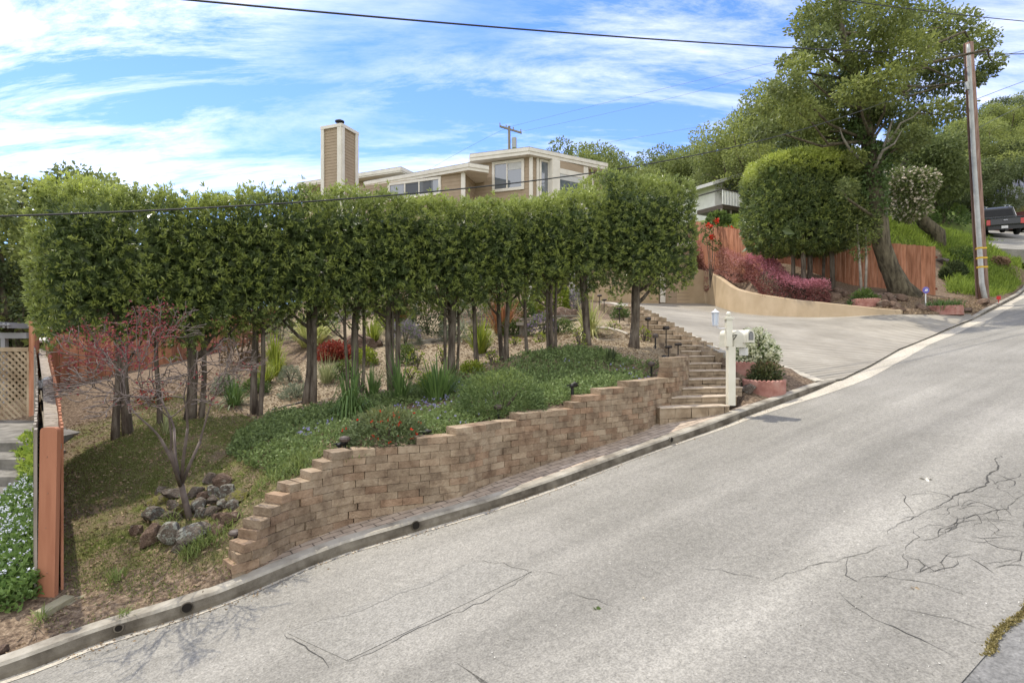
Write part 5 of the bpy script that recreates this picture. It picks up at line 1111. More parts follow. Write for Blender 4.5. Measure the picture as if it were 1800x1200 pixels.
def shrub(name, label, px, py, wpx, hpx, mats, n, L, k=2.4, wr=.5, grp=None, flowers=None, cat='shrub', depth=None, dd=None, cover=.75):
    p = gp(px, py) if dd is None else gat(px, dd); d = p[1]; w, h = wpx/F*d, hpx/F*d; dp = (depth or w*.8)/2
    q = nrm(rg.normal(size=(n, 3))); q[:, 2] = np.abs(q[:, 2])*1.0; rr = (np.abs(q)**k).sum(1)**(1/k); q /= rr[:, None]; rad = cover+(1-cover)*rg.random(n)
    X = p+q*np.array((w/2, dp, h))*rad[:, None]; sz = max(w, h); X = X+nrm(q)*(.06*sz*lump(X, 5/sz*1.6, 2)+rg.normal(0, .025*sz, n))[:, None]
    D = nrm(q*.8+rg.normal(0, .6, (n, 3))+np.array((0, 0, .25))); V, Q = kites(X, D, rg.uniform(.7, 1.3, n)*L, L*wr, rg)
    root = thing(name, label, cat, p, grp); fr = np.repeat(np.clip((q[:, 2]-.55)/.4, 0, 1)*rg.random(n)*.5, 4); part('foliage', (V, Q), mats, root, fresh=fr)
    mb = MB()
    for _ in range(7):
        a = rg.uniform(0, 6.28); e = p+np.array((math.cos(a)*w*.3, math.sin(a)*dp*.6, h*.75)); mb.tube([p-np.array((0, 0, .05)), (p+e)/2+rg.normal(0, .02, 3), e], [.012, .009, .004], 5)
    part('stem', mb, bark, root)
    if flowers:
        fm, fn, fs, top = flowers; i = rg.choice(n, fn); i = i[q[i, 2] > top]; Xf = X[i]+nrm(q[i])*.02
        B = np.repeat(Xf, 4, 0); Dn = np.repeat(nrm(q[i]), 4, 0)+rg.normal(0, .7, (len(B), 3)); V, Q = kites(B, Dn, fs, fs*.7, rg); part('flowers', (V, Q), fm, root)
    return root
mid_leaf = LEAF('shrub_leaf', (.05, .09, .025), (.12, .18, .05), (.32, .38, .06), .3)
grey_leaf = LEAF('grey_green_leaf', (.16, .19, .12), (.32, .35, .24), None, .3)
red_leaf = LEAF('dark_red_leaf', (.16, .028, .022), (.36, .08, .05), None, .3)
box_leaf = LEAF('small_box_leaf', (.045, .07, .025), (.13, .17, .07), (.35, .38, .14), .2)
lime_leaf = LEAF('lime_leaf', (.12, .18, .02), (.30, .36, .05), (.5, .5, .06), .35)
pink_leaf = LEAF('plum_leaf', (.14, .05, .045), (.29, .115, .10), (.74, .30, .36), .3, .5, 2)
rose_leaf = LEAF('dusky_pink_leaf', (.24, .10, .085), (.44, .24, .19), (.60, .30, .28), .3, .5, 2)
red_petal = LEAF('red_petal', (.5, .02, .015), (.75, .06, .03), None, .3); blue_petal = LEAF('blue_petal', (.22, .21, .42), (.40, .38, .62), None, .3); purple_petal = LEAF('purple_petal', (.24, .17, .30), (.42, .33, .48), None, .3)
white_petal = LEAF('cream_white_petal', (.62, .62, .38), (.8, .8, .62), None, .3); pale_blue = LEAF('pale_blue_petal', (.5, .55, .72), (.78, .8, .88), None, .3)
shrub('red_flower_shrub', 'loose shrub with scarlet flowers spilling over the block wall', 680, 776, 145, 58, LEAF('sage_leaf', (.07, .095, .04), (.15, .19, .085), (.3, .3, .1), .3), 3400, .05, 2.0, .4, None, (red_petal, 75, .026, .2), depth=.9)
shrub('feathery_shrub', 'feathery green shrub behind the wall with a pale yellow-green top', 880, 722, 165, 66, LEAF('feathery_leaf', (.06, .10, .035), (.15, .21, .075), (.36, .42, .1), .3), 5200, .055, 2.1, .25, depth=1.0)
shrub('red_leaf_shrub', 'low dark red shrub right of the thickest trunk', 588, 632, 62, 32, red_leaf, 3000, .055, 3.0, cover=.35)
shrub('red_leaf_shrub', 'small brown-red shrub low among the maple twigs', 268, 708, 60, 26, red_leaf, 260, .05, 2.2)
shrub('clipped_bush', 'grey-green clipped dome bush behind the bundle of four stems', 752, 590, 60, 78, box_leaf, 3800, .06, 3.6, cover=.85)
shrub('lime_bush', 'bright lime-green rounded bush behind the three parallel stems', 967, 548, 66, 62, lime_leaf, 3200, .09, 2.8)
shrub('lavender_bush', 'silvery lavender mound left of the clipped dome bush', 712, 606, 60, 42, grey_leaf, 2200, .07, 2.1, .16, None, (purple_petal, 420, .035, .3))
shrub('lavender_bush', 'silvery mound left of the large striped flax', 494, 600, 58, 46, grey_leaf, 2000, .07, 2.1, .18)
shrub('lavender_bush', 'low silvery mound right of the lowest yellow-green clump', 510, 672, 40, 30, grey_leaf, 1100, .05, 2.1, .2)
shrub('purple_sage', 'purple-flowered sage at the foot of the three parallel stems', 955, 590, 58, 40, mid_leaf, 1500, .06, 2.1, .25, None, (purple_petal, 380, .036, .2))
shrub('purple_sage', 'purple-flowered sage near the garage corner and the top of the steps', 1012, 545, 44, 36, grey_leaf, 1100, .08, 2.1, .25, None, (purple_petal, 300, .045, .2))
shrub('sprawling_bush', 'green bush in shade behind the bronze flax', 830, 560, 90, 60, grey_leaf, 2400, .09, 2.1, .4)
shrub('leafy_bush', 'leafy green bush right of the bronze flax', 915, 560, 50, 34, mid_leaf, 1200, .08)
shrub('leafy_bush', 'brownish bush among the trunks before the red back fence', 425, 640, 60, 70, LEAF('brown_leaf', (.11, .075, .04), (.2, .14, .08), None, .2), 900, .07)
for px, py, w, h, lab in [(732, 650, 44, 40, 'yellow-green rose shoots between the clustered trunks and the four-stem bundle'), (722, 668, 36, 24, 'low yellow-leaved rose sprawl before the dry-stone edging'), (778, 640, 30, 34, 'yellowish rose shoot behind the four-stem bundle'), (865, 640, 26, 24, 'small yellowish seedling left of the paired stems'), (1018, 612, 24, 40, 'bright green seedling at the foot of the straight dark trunk'),
                            (905, 606, 22, 14, 'tiny green weed between the paired stems and the thin stem'), (950, 602, 22, 18, 'tiny green weed left of the three parallel stems'), (1078, 580, 26, 18, 'low yellow-green plant left of the upper steps'), (1132, 600, 26, 28, 'small leafy plant between the right hedge trunk and the steps'), (858, 612, 20, 34, 'thin yellow rose beside the yellow-green clump')]:
    shrub('seedling', lab, px, py, w, h, lime_leaf, 90, .05, 2, .55, 'small leafy seedlings on the bare slope', cat='plant')
for k_, (px, py, w, h, m_, L_, lab) in enumerate([(606, 664, 46, 26, mid_leaf, .05, 'low green mound left of the pale trunk'), (520, 700, 50, 22, grey_leaf, .045, 'low silvery sprawl left of the thickest trunk foot'), (642, 640, 40, 24, lime_leaf, .06, 'light green mound right of the red shrub'), (716, 640, 34, 30, mid_leaf, .05, 'green mound between the clustered trunks and four-stem bundle'), (800, 600, 54, 34, grey_leaf, .06, 'silvery mound right of the clipped dome bush'),
        (560, 590, 70, 36, mid_leaf, .07, 'green bush just below the dry-stone wall'), (680, 582, 44, 34, lime_leaf, .07, 'light green bush left of the lavender below the stone wall'), (900, 590, 40, 26, mid_leaf, .06, 'green bush at the foot of the bronze flax'), (990, 585, 40, 22, mid_leaf, .05, 'low green mound left of the striped flax by the steps'), (1090, 560, 30, 22, mid_leaf, .05, 'green tuft beside the middle of the brick steps'),
        (450, 690, 46, 22, mid_leaf, .045, 'low green mound right of the crossing trunks'), (395, 690, 40, 26, grey_leaf, .05, 'grey mound behind the right-hand maple twigs'), (830, 655, 40, 18, lime_leaf, .045, 'yellow-green sprawl at the edge of the ground cover'), (760, 680, 44, 20, lime_leaf, .05, 'yellow-leaved sprawl behind the wide strap-leaf stand')]):
    shrub('low_shrub', lab, px, py, w*1.15, h*1.2, m_, 900, L_, 2.2, .45, 'low shrubs among the hedge trunks', cover=.5)
# plum-coloured clipped hedges
def box_hedge(name, label, line, w, hts, mat, n, L):
    Lp, s_ = resample(np.array([p[:2] for p in line]), .05); s0 = np.concatenate([[0], np.cumsum(np.linalg.norm(np.diff(np.array([p[:2] for p in line]), axis=0), axis=1))]); nn = np.gradient(Lp, axis=0); nn /= np.linalg.norm(nn, axis=1)[:, None]; nn = np.stack([nn[:, 1], -nn[:, 0]], 1)
    s = rg.random(n)*s_[-1]; a = rg.uniform(-.4, PI+.4, n); k = 8; q = np.stack([np.cos(a), np.sin(a)], 1); q /= ((np.abs(q)**k).sum(1)**(1/k))[:, None]; rad = 1-np.abs(rg.normal(0, .12, n))
    endp = rg.random(n) < .18; e = rg.random(n) < .5; s = np.where(endp, np.where(e, 0, s_[-1]), s); rad = np.where(endp, np.sqrt(rg.random(n)), rad)
    X = np.stack([np.interp(s, s_, Lp[:, 0]), np.interp(s, s_, Lp[:, 1])], 1); N2 = np.stack([np.interp(s, s_, nn[:, 0]), np.interp(s, s_, nn[:, 1])], 1); h = np.interp(s, s0, hts)
    XY = X+N2*(q[:, :1]*w/2*rad[:, None]); z = gz(X[:, 0], X[:, 1])+np.maximum(q[:, 1]*rad, .02)*h; p = np.concatenate([XY, z[:, None]], 1); p = p+.03*rg.normal(size=(n, 3))+(.03*lump(p, 5, 3))[:, None]*np.array((0, 0, 1))
    out = np.concatenate([N2*q[:, :1], q[:, 1:]], 1); V, Q = kites(p, nrm(out)+rg.normal(0, .6, (n, 3)), rg.uniform(.6, 1.3, n)*L, L*.55, rg)
    fr = np.repeat(np.clip((q[:, 1]*rad-.62)/.2, 0, 1)*rg.uniform(.3, 1, n), 4); b = line[len(line)//2]; root = thing(name, label, 'hedge', (b[0], b[1], float(gz(b[0], b[1])))); part('foliage', (V, Q), mat, root, fresh=fr)
    mb = MB()
    for t_ in np.linspace(.05, .95, 9):
        x = np.interp(t_*s_[-1], s_, Lp[:, 0]); y = np.interp(t_*s_[-1], s_, Lp[:, 1]); zz = float(gz(x, y)); mb.tube([(x, y, zz-.1), (x+.03, y, zz+.4)], .015, 5)
    part('stem', mb, bark, root)
box_hedge('plum_hedge', 'clipped plum hedge with magenta new growth along the tan wall', [P(1330, 500, 23.6), P(1362, 510, 21.9), P(1405, 520, 20.6), P(1440, 526, 19.7)], .9, [1.05, 1.05, 1.02, .98], pink_leaf, 13000, .075)
box_hedge('plum_hedge', 'dusky pink hedge curving up behind the tan wall, left of the magenta one', [P(1222, 480, 31), P(1255, 480, 29.2), P(1285, 480, 27.2), P(1318, 495, 24.9)], 1.1, [1.35, 1.35, 1.3, 1.0], rose_leaf, 13000, .09)
# red-flowered camellias on the fence
for px, lab in ((1248, 'spindly camellia with red blooms, its head above the red fence'), (1282, 'spindly camellia with red blooms low against the red fence')):
    p = P(px, 470, 27.5); p[2] = float(gz(p[0], p[1])); root = thing('camellia', lab, 'shrub', p, 'camellias before the red fence'); mb = MB(); hs = [P(px+dx, y, 27.4) for dx, y in (((-8, 400), (6, 392), (-2, 420), (10, 430)) if px < 1260 else ((2, 440), (12, 425), (-4, 405), (6, 450)))]
    for h in hs: mb.tube([p-np.array((0, 0, .1)), (p+h)/2+np.array((.05, 0, 0)), h], [.03, .02, .01], 5)
    part('stem', mb, bark, root); V, Q, _, _ = blob_leaves([(*h, .3, .25, .28) for h in hs], 260, .16, rg, .5); part('foliage', (V, Q), mid_leaf, root, fresh=np.zeros(len(V)))
    
    for h in hs[:3]: V, Q, _, _ = blob_leaves([(*(h+np.array((.1, -.2, .05))), .1, .08, .1)], 30, .11, rg, .9); part('flower', (V, Q), red_petal, root)
# dark spiky sprout
p = gp(1074, 640); mb = MB(); root = thing('spiky_sprout', 'single dark fleshy sprout in the ground cover below the right hedge tree', 'plant', p); V, Q = blades(np.repeat(p[None], 14, 0)+rg.normal(0, .02, (14, 3)), np.array((0, 0, 1.))+rg.normal(0, .12, (14, 3)), .28, .05, .05, 4); part('leaves', (V, Q), dark_leaf, root)

# ---------------------------------------------------------------- the red maple in its ring of rocks
mt = P(335, 912, 5.5); mt[2] = float(gz(mt[0], mt[1])); root = thing('red_maple', 'nearly bare small maple with crimson leaf tips standing in a ring of rocks', 'tree', mt)
maple_bark = M('maple_bark', [(.10, .078, .068), (.18, .145, .125)], 8, .85, .3, 40)
mb = MB(); tips = []; rgm = np.random.default_rng(17)
def grow(p, d, L, r, lev):
    n = 4; pts = [p]; q = p.copy(); dd_ = d.copy()
    for k in range(n):
        dd_ = nrm(dd_+rgm.normal(0, .14, 3)+np.array((0, 0, .03 if lev < 3 else -.02))); q = q+dd_*L/n; pts.append(q.copy())
    mb.tube(pts, np.maximum(np.linspace(r, r*.6, n+1), .0036), 7 if lev < 2 else 4, cap=False)
    if lev >= 2:
        for z in pts[1:]: tips.append((z, dd_, lev))
    if lev < 6:
        for s in range(2 if lev < 2 else int(rgm.integers(2, 4))):
            ax = nrm(rgm.normal(size=3)); nd = nrm(dd_+ax*(.62 if lev else .55)); nd[2] = max(nd[2], -.05) if lev > 2 else max(nd[2], .35)
            grow(pts[-1] if s < 2 else pts[2], nd, L*rgm.uniform(.66, .9), r*.6, lev+1)
base = mt-np.array((0, 0, .05)); t1 = P(318, 850, 5.5); mb.tube([base, base*.5+t1*.5, t1], [.034, .029, .027], 9)
for px, py, d in ((283, 772, 5.3), (306, 752, 5.7), (330, 752, 5.35), (352, 775, 5.6), (300, 790, 5.2)):
    e = P(px, py, d); mb.tube([t1-np.array((0, 0, .03)), (t1+e)/2+rgm.normal(0, .015, 3), e], [.019, .015, .013], 7); dv_ = nrm(e-t1); grow(e, nrm(dv_+np.array((dv_[0]*.3, 0, .3))), .37, .0115, 1)
part('branches', mb, maple_bark, root, smooth=True)
T_ = np.array([t_[0] for t_ in tips]); pxs = px_of(T_); tipd = np.array([t_[1] for t_ in tips])
hgt = np.clip((675-pxs[:, 1])/90, 0, 1)*np.clip((345-pxs[:, 0])/80, .12, 1); keep = rgm.random(len(T_)) < np.where(hgt > .3, .04+.62*(hgt-.2), .012)
B = np.repeat(T_[keep], 6, 0)+rgm.normal(0, .035, (keep.sum()*6, 3)); V, Q = kites(B, rgm.normal(0, .6, (len(B), 3))+np.array((0, 0, -.2)), rgm.uniform(.018, .036, len(B)), .016, rgm)
part('leaves', (V, Q), LEAF('crimson_leaf', (.12, .024, .03), (.25, .058, .06), None, .45), root)
# rocks
def rock_me(seed, mat):
    import bmesh
    bm = bmesh.new(); bmesh.ops.create_icosphere(bm, subdivisions=3, radius=1); r = np.random.default_rng(seed); X = np.array([v.co[:] for v in bm.verts])
    for _ in range(16):       # knock off facets
        n = nrm(r.normal(size=3)); t_ = r.uniform(.42, .78); s = X@n; X = np.where((s > t_)[:, None], X-n*(s-t_)[:, None]*.97, X)
    X = X*(1+.06*lump(X, 4, seed))[:, None]
    for v, c in zip(bm.verts, X): v.co = c
    me = bpy.data.meshes.new('rock'); bm.to_mesh(me); bm.free(); me.materials.append(mat)
    for p in me.polygons: p.use_smooth = True
    me.set_sharp_from_angle(angle=.42)
    return me
def rockmat(name, base, base2, lichen, amt, moss=0.):
    m = M(name, [base, base2], 2.2, .95, .8, 9, 6, bdist=.06); nt = m.node_tree; N = nt.nodes; L = nt.links; b = N['Principled BSDF']; src = b.inputs['Base Color'].links[0].from_socket
    tc = N.new('ShaderNodeTexCoord'); oi = N.new('ShaderNodeObjectInfo'); va = N.new('ShaderNodeVectorMath'); L.new(tc.outputs['Object'], va.inputs[0]); mm = N.new('ShaderNodeMath'); mm.operation = 'MULTIPLY'; mm.inputs[1].default_value = 61; L.new(oi.outputs['Random'], mm.inputs[0]); L.new(mm.outputs[0], va.inputs[1])
    nz = N.new('ShaderNodeTexNoise'); nz.inputs['Scale'].default_value = 2.6; nz.inputs['Detail'].default_value = 8; nz.inputs['Roughness'].default_value = .75; L.new(va.outputs[0], nz.inputs['Vector'])
    mr = N.new('ShaderNodeMapRange'); mr.inputs[1].default_value = .62-amt*.25; mr.inputs[2].default_value = .66-amt*.25; L.new(nz.outputs[0], mr.inputs[0]); x = N.new('ShaderNodeMix'); x.data_type = 'RGBA'; L.new(mr.outputs[0], x.inputs[0]); L.new(src, x.inputs[6]); x.inputs[7].default_value = (*lichen, 1); L.new(x.outputs[2], b.inputs['Base Color']); return m
rm = [rockmat('dark_rock', (.07, .055, .043), (.15, .12, .095), (.20, .20, .17), .25), rockmat('lichen_rock', (.10, .08, .062), (.18, .15, .12), (.29, .295, .25), .45), rockmat('brown_rock', (.11, .07, .05), (.21, .145, .105), (.3, .26, .2), .15), rockmat('mossy_rock', (.08, .065, .045), (.16, .13, .09), (.16, .15, .035), .6)]
RM = [rock_me(50+i, rm[i % 4]) for i in range(8)]
def rock(px, py, wpx, hpx, kind, label, grp=None, d=None, name='rock', rz=None):
    p = gp(px, py) if d is None else gat(px, d); d = p[1]; w, h = wpx/F*d/2, hpx/F*d/2; o = link(name, RM[kind], (p[0], p[1]+w*.3, p[2]+h*.75)); o.scale = (w*1.62, w*rg.uniform(1.1, 1.35), h*1.32); o.rotation_euler = (rg.uniform(-.2, .2), rg.uniform(-.25, .25), rg.uniform(0, 6.28) if rz is None else rz)
    return tag(o, label, 'rock', grp)
GR = 'rocks ringing the maple'
for px, py, w, h, k, lab in [(237, 948, 28, 32, 2, 'smooth reddish-brown rock at the left end of the ring'), (262, 962, 38, 42, 6, 'large tan faceted rock second from the left in the ring front'), (297, 962, 42, 42, 1, 'lichen-speckled elongated rock in the middle of the ring front'), (316, 970, 38, 28, 4, 'dark egg-shaped rock with one pale lichen patch, frontmost of the ring'),
                           (347, 950, 50, 38, 5, 'white lichen-crusted boulder right at the foot of the maple'), (384, 940, 36, 26, 2, 'angular ochre-brown rock right of the white lichen boulder'), (405, 922, 38, 24, 6, 'long brown rock with a white corner at the right of the ring'), (262, 918, 38, 26, 1, 'white-patched rock at the left rear of the ring'),
                           (274, 892, 32, 24, 3, 'yellow-mossed rock at the left back of the ring'), (303, 878, 36, 20, 4, 'flat dark rock behind the maple trunk'), (300, 897, 28, 22, 0, None), (282, 868, 22, 16, 0, None), (343, 872, 24, 20, 0, None), (365, 852, 28, 24, 4, 'dark blocky rock at the very back of the ring'), (390, 860, 32, 28, 6, 'grey rock at the right back corner of the ring'),
                           (372, 872, 28, 18, 1, None), (398, 876, 28, 24, 1, None), (417, 886, 36, 28, 7, 'brown rock with a mossy cap at the far right of the ring'), (355, 880, 30, 20, 2, None), (370, 888, 28, 20, 0, None), (351, 897, 26, 30, 5, 'upright pale lichened rock right behind the trunk'), (389, 894, 30, 24, 5, None), (408, 898, 28, 18, 1, None),
                           (371, 908, 28, 22, 0, None), (352, 912, 18, 20, 1, None), (380, 914, 28, 16, 2, None), (322, 905, 24, 22, 3, None), (300, 915, 30, 20, 0, None), (278, 928, 28, 18, 3, None), (290, 882, 18, 16, 5, None)]:
    rock(px, py, w, h, k, lab or ['small dark rock inside the ring around the maple', 'small lichen-spotted rock inside the ring around the maple', 'small brown rock inside the ring around the maple', 'small mossy rock inside the ring around the maple'][k % 4], GR)
rock(631, 617, 46, 34, 6, 'grey rounded boulder beside the yellow-green clump on the slope'); rock(993, 560, 30, 24, 6, 'grey-pink boulder below the lime bush'); rock(1008, 556, 24, 16, 2, 'smaller tan boulder right of the boulder below the lime bush'); rock(435, 640, 34, 28, 6, 'pale rock at the foot of the red back fence')
rock(665, 610, 20, 14, 2, 'small orange-brown rock beside the clustered trunks')
for px, py, w, h, lab in [(1466, 528, 32, 18, 'grey rock at the right end of the magenta hedge'), (1490, 522, 16, 12, 'small pale rock right of the grey rock by the magenta hedge'), (1478, 515, 20, 12, 'flat tan rock behind the grey rock by the magenta hedge'), (1548, 528, 22, 14, 'left rock of the pile below the oak trunk'), (1565, 526, 22, 13, 'rounded rock in the middle of the pile below the oak trunk'), (1585, 530, 22, 14, 'right rock of the pile below the oak trunk'),
                          (1556, 540, 22, 14, 'front left rock of the pile below the oak trunk'), (1576, 542, 20, 14, 'front right rock of the pile below the oak trunk'), (1572, 534, 18, 12, 'small rock in the centre of the pile below the oak trunk'), (1580, 548, 22, 9, 'flat rock at the tip of the tan stucco wall'), (1624, 545, 18, 12, 'small grey rock left of the grass planter'),
                          (1728, 537, 22, 14, 'brown boulder in front of the utility pole'), (1700, 549, 18, 9, 'low tan rock at the end of the driveway near the kerb'), (1660, 465, 18, 14, 'dark rock on the grass beside the fence end'), (1285, 512, 1, 1, None)]:
    if lab: rock(px, py, w, h, 4 if 'dark' in lab else 6, lab, 'rocks in the bed above the driveway' if px < 1700 else None)
rock(1318, 690, 30, 18, 4, 'grey rock wedged between the two scalloped planters'); rock(3, 1150, 20, 20, 2, 'pale stone at the left edge beside the kerb')
rock(97, 1080, 1, 1, 0, None) if False else None
# dry-stone edgings
stone_m = M('flagstone', [(.17, .15, .125), (.30, .27, .23), (.40, .37, .32)], 5, .95, .6, 25, 5, island=.25, bdist=.02)
def drystone(label, px0, py0, px1, py1, d0, d1, hpx, rows):
    a, b = P(px0, py0, d0), P(px1, py1, d1); mb = MB(); L = np.linalg.norm((b-a)[:2]); h = hpx/F*(d0+d1)/2/rows; d = (b-a)/np.linalg.norm(b-a)
    for r in range(rows):
        s = -rg.random()*.2
        while s < L:
            w = rg.uniform(.2, .5); c = a+d*(s+w/2)+np.array((0, .03*r, h*(r+.5))); mb.box(c+rg.normal(0, .012, 3), (w/2-.006, .14, h/2-.006), (d[0], d[1], rg.normal(0, .03)+d[2])); s += w
    single('dry_stone_wall', mb, stone_m, label, 'stone wall', (a+b)/2)
drystone('grey dry-stone wall high on the slope behind the pale trunk', 588, 578, 680, 574, 14.5, 15.5, 34, 5)
drystone('low flat-stone edging behind the clustered trunks', 688, 622, 800, 606, 12.2, 13, 16, 3); drystone('upper flat-stone edging below the clipped dome bush', 725, 606, 830, 590, 13, 14, 12, 2); drystone('thin rim of flat stones behind the bronze flax and lime bush', 830, 568, 1010, 562, 14, 14.5, 8, 2)
p = gp(922, 590); mb = MB(); mb.box((p[0], p[1], p[2]+.27), (.19, .16, .035)); b_ = thing('stone_bench', 'small stone slab bench right of the bronze flax', 'bench', p); part('seat', mb, stone_m, b_); mb = MB(); mb.box((p[0], p[1], p[2]+.1), (.12, .1, .135)); part('pedestal', mb, stone_m, b_)
# hoses
mb = MB(); pts = [gp(x, y)+np.array((0, 0, .03)) for x, y in ((1048, 578), (1070, 580), (1088, 584), (1104, 590))]; mb.tube(pts, .035, 7); single('pale_pipe', mb, flat('pale_pipe', (.55, .49, .4), .8), 'pale pipe lying on the slope between the straight trunk and the steps', 'pipe', pts[1])
mb = MB(); pts = [gp(x, y)+np.array((0, 0, .02)) for x, y in ((1040, 585), (1043, 594), (1052, 599), (1065, 600), (1080, 599))]; mb.tube(pts, .014, 6); single('garden_hose', mb, flat('tan_hose', (.45, .38, .28), .7), 'thin curved tan hose left of the right hedge trunk', 'hose', pts[2])
mb = MB(); pts = [gp(x, y)+np.array((0, 0, .015)) for x, y in ((478, 722), (500, 716), (520, 711), (538, 706))]; mb.tube(pts, .014, 6); single('drip_hose', mb, flat('black_hose', (.02, .02, .02), .6), 'black drip line at the foot of the thickest trunk', 'hose', pts[2])
mb = MB(); a, b = gp(70, 1088), gp(122, 1058); d = nrm(b-a); mb.box((a+b)/2+np.array((0, 0, .03)), (np.linalg.norm(b-a)/2, .05, .025), d); mb.box((a+b)/2+np.array((.06, .12, .02)), (np.linalg.norm(b-a)/2*.8, .04, .02), d+np.array((0, .05, 0))); single('wood_plank', mb, M('old_plank', [(.2, .18, .12), (.33, .3, .2)], 4, .95, .5, 30), 'weathered plank lying on the dirt at the foot of the orange fence post', 'plank', (a+b)/2)

# ---------------------------------------------------------------- ground cover nobody could count
def scatter(poly, n, zone, rg):
    x0, x1, y0, y1 = zone; out = []
    while sum(len(o) for o in out) < n:
        x = rg.uniform(x0, x1, 40000); y = rg.uniform(y0, y1, 40000); z = gz(x, y); X = np.stack([x, y, z], 1); m = in_poly(px_of(X), poly); out.append(X[m])
        if len(out) > 60: break
    return np.concatenate(out)[:n]
def behind_wall(X):
    d = np.min(np.linalg.norm(X[:, None, :2]-WL[None, ::6], axis=2), axis=1); return X[(d > .16)]
IV = [(430, 735), (500, 728), (560, 718), (700, 692), (800, 658), (930, 622), (1000, 612), (1060, 618), (1130, 640), (1185, 640), (1176, 652), (1100, 678), (1000, 706), (900, 730), (800, 762), (640, 786), (560, 815), (530, 845), (500, 850), (400, 800)]
X = behind_wall(scatter(IV, 26000, (-3.5, 3.3, 5, 11.6), rg)); X[:, 2] += np.abs(rg.normal(0, .035, len(X))); X = X[lump(X, 1.6, 9)+rg.normal(0, .35, len(X)) > -.18]; X[:, 2] += .03*np.clip(lump(X, 5, 19), 0, 1)
n = len(X); B = np.repeat(X, 4, 0)+rg.normal(0, .018, (4*n, 3)); V, Q = kites(B, nrm(rg.normal(0, 1, (4*n, 3))+np.array((0, -.2, .5))), rg.uniform(.03, .055, 4*n), rg.uniform(.018, .03, 4*n), rg)
struct('ground_cover', (V, Q), LEAF('ground_cover_leaf', (.095, .135, .052), (.215, .285, .10), None, .3, .5, 1.2), kind='stuff')
def patch(c, r, n): a = rg.uniform(0, 6.28, n); q = np.sqrt(rg.random(n)); x = c[0]+r*q*np.cos(a); y = c[1]+r*q*np.sin(a); return np.stack([x, y, gz(x, y)+.05+rg.random(n)*.05], 1)
X = np.concatenate([patch(gp(a, b), r, n) for a, b, r, n in [(745, 722, .4, 60), (775, 715, .35, 50), (545, 768, .14, 30), (572, 755, .12, 16), (810, 745, .3, 20), (1100, 655, .25, 24), (1000, 640, .25, 10), (840, 712, .4, 26), (1120, 672, .2, 20), (795, 690, .3, 24)]]); B = np.repeat(X[::2], 5, 0); V, Q = kites(B, rg.normal(0, 1, (len(B), 3))+np.array((0, 0, .6)), .022, .016, rg)
struct('periwinkle_flowers', (V, Q), blue_petal, kind='stuff')
# short moss, weeds and litter on the left yard
YD = [(0, 1150), (108, 1060), (108, 690), (330, 690), (450, 740), (540, 800), (440, 960), (395, 1022), (250, 1070), (100, 1130)]
X = scatter(YD, 40000, (-6.5, -1.5, 3.6, 9.5), rg); X = X[lump(X, 2.0, 14)+.4*lump(X, 6, 15)+rg.normal(0, .25, len(X)) > .02]; n = len(X); B = np.repeat(X, 3, 0)+rg.normal(0, .012, (3*n, 3)); V, Q = kites(B, rg.normal(0, .6, (3*n, 3))+np.array((0, 0, .8)), rg.uniform(.012, .035, 3*n), .008, rg)
struct('short_weeds', (V, Q), LEAF('short_weed', (.09, .11, .03), (.22, .245, .08), None, .3, .7, 1.5), kind='stuff')
X = scatter([(-20, 1160), (108, 1060), (108, 680), (1180, 560), (1180, 640), (520, 830), (440, 960), (395, 1030), (0, 1165)], 24000, (-7, 3, 3.5, 14), rg); X2 = scatter([(1460, 530), (1500, 515), (1640, 525), (1740, 520), (1720, 550), (1590, 552)], 6000, (9, 19, 16, 22), rg); X = np.concatenate([X, X2]); X = behind_wall(X); n = len(X); X[:, 2] += .012
V, Q = kites(X, rg.normal(0, 1, (n, 3))*np.array((1, 1, .3)), rg.uniform(.018, .055, n)*np.where(X[:, 1] > 12, 2, 1), .02, rg)
struct('leaf_litter', (V, Q), LEAF('dry_leaf', (.13, .085, .05), (.36, .27, .17), None, .1, .9, 3), kind='stuff')
def tufts(spots, name, mat, L):
    Bs = []; As = []
    for px, py, r, n in spots: q = patch(gp(px, py), r, n); q[:, 2] -= .05; Bs.append(q); As.append(rg.normal(0, .5, (n, 3))+np.array((0, 0, 1)))
    B = np.concatenate(Bs); A = np.concatenate(As); V, Q = blades(B, A, rg.uniform(.5, 1.2, len(B))*L, .008, .3, 3); struct(name, (V, Q), mat, kind='stuff')
tufts([(530, 815, .22, 300), (515, 830, .2, 220), (345, 970, .12, 120), (335, 985, .1, 60), (480, 845, .2, 120), (205, 1030, .06, 60), (215, 1105, .04, 50), (70, 1105, .04, 30), (300, 925, .1, 60), (365, 960, .12, 60), (620, 805, .2, 60), (760, 768, .3, 140), (395, 940, .15, 80), (275, 960, .05, 30)], 'grass_tufts', LEAF('fresh_grass', (.10, .14, .04), (.22, .27, .08), None, .35), .13)
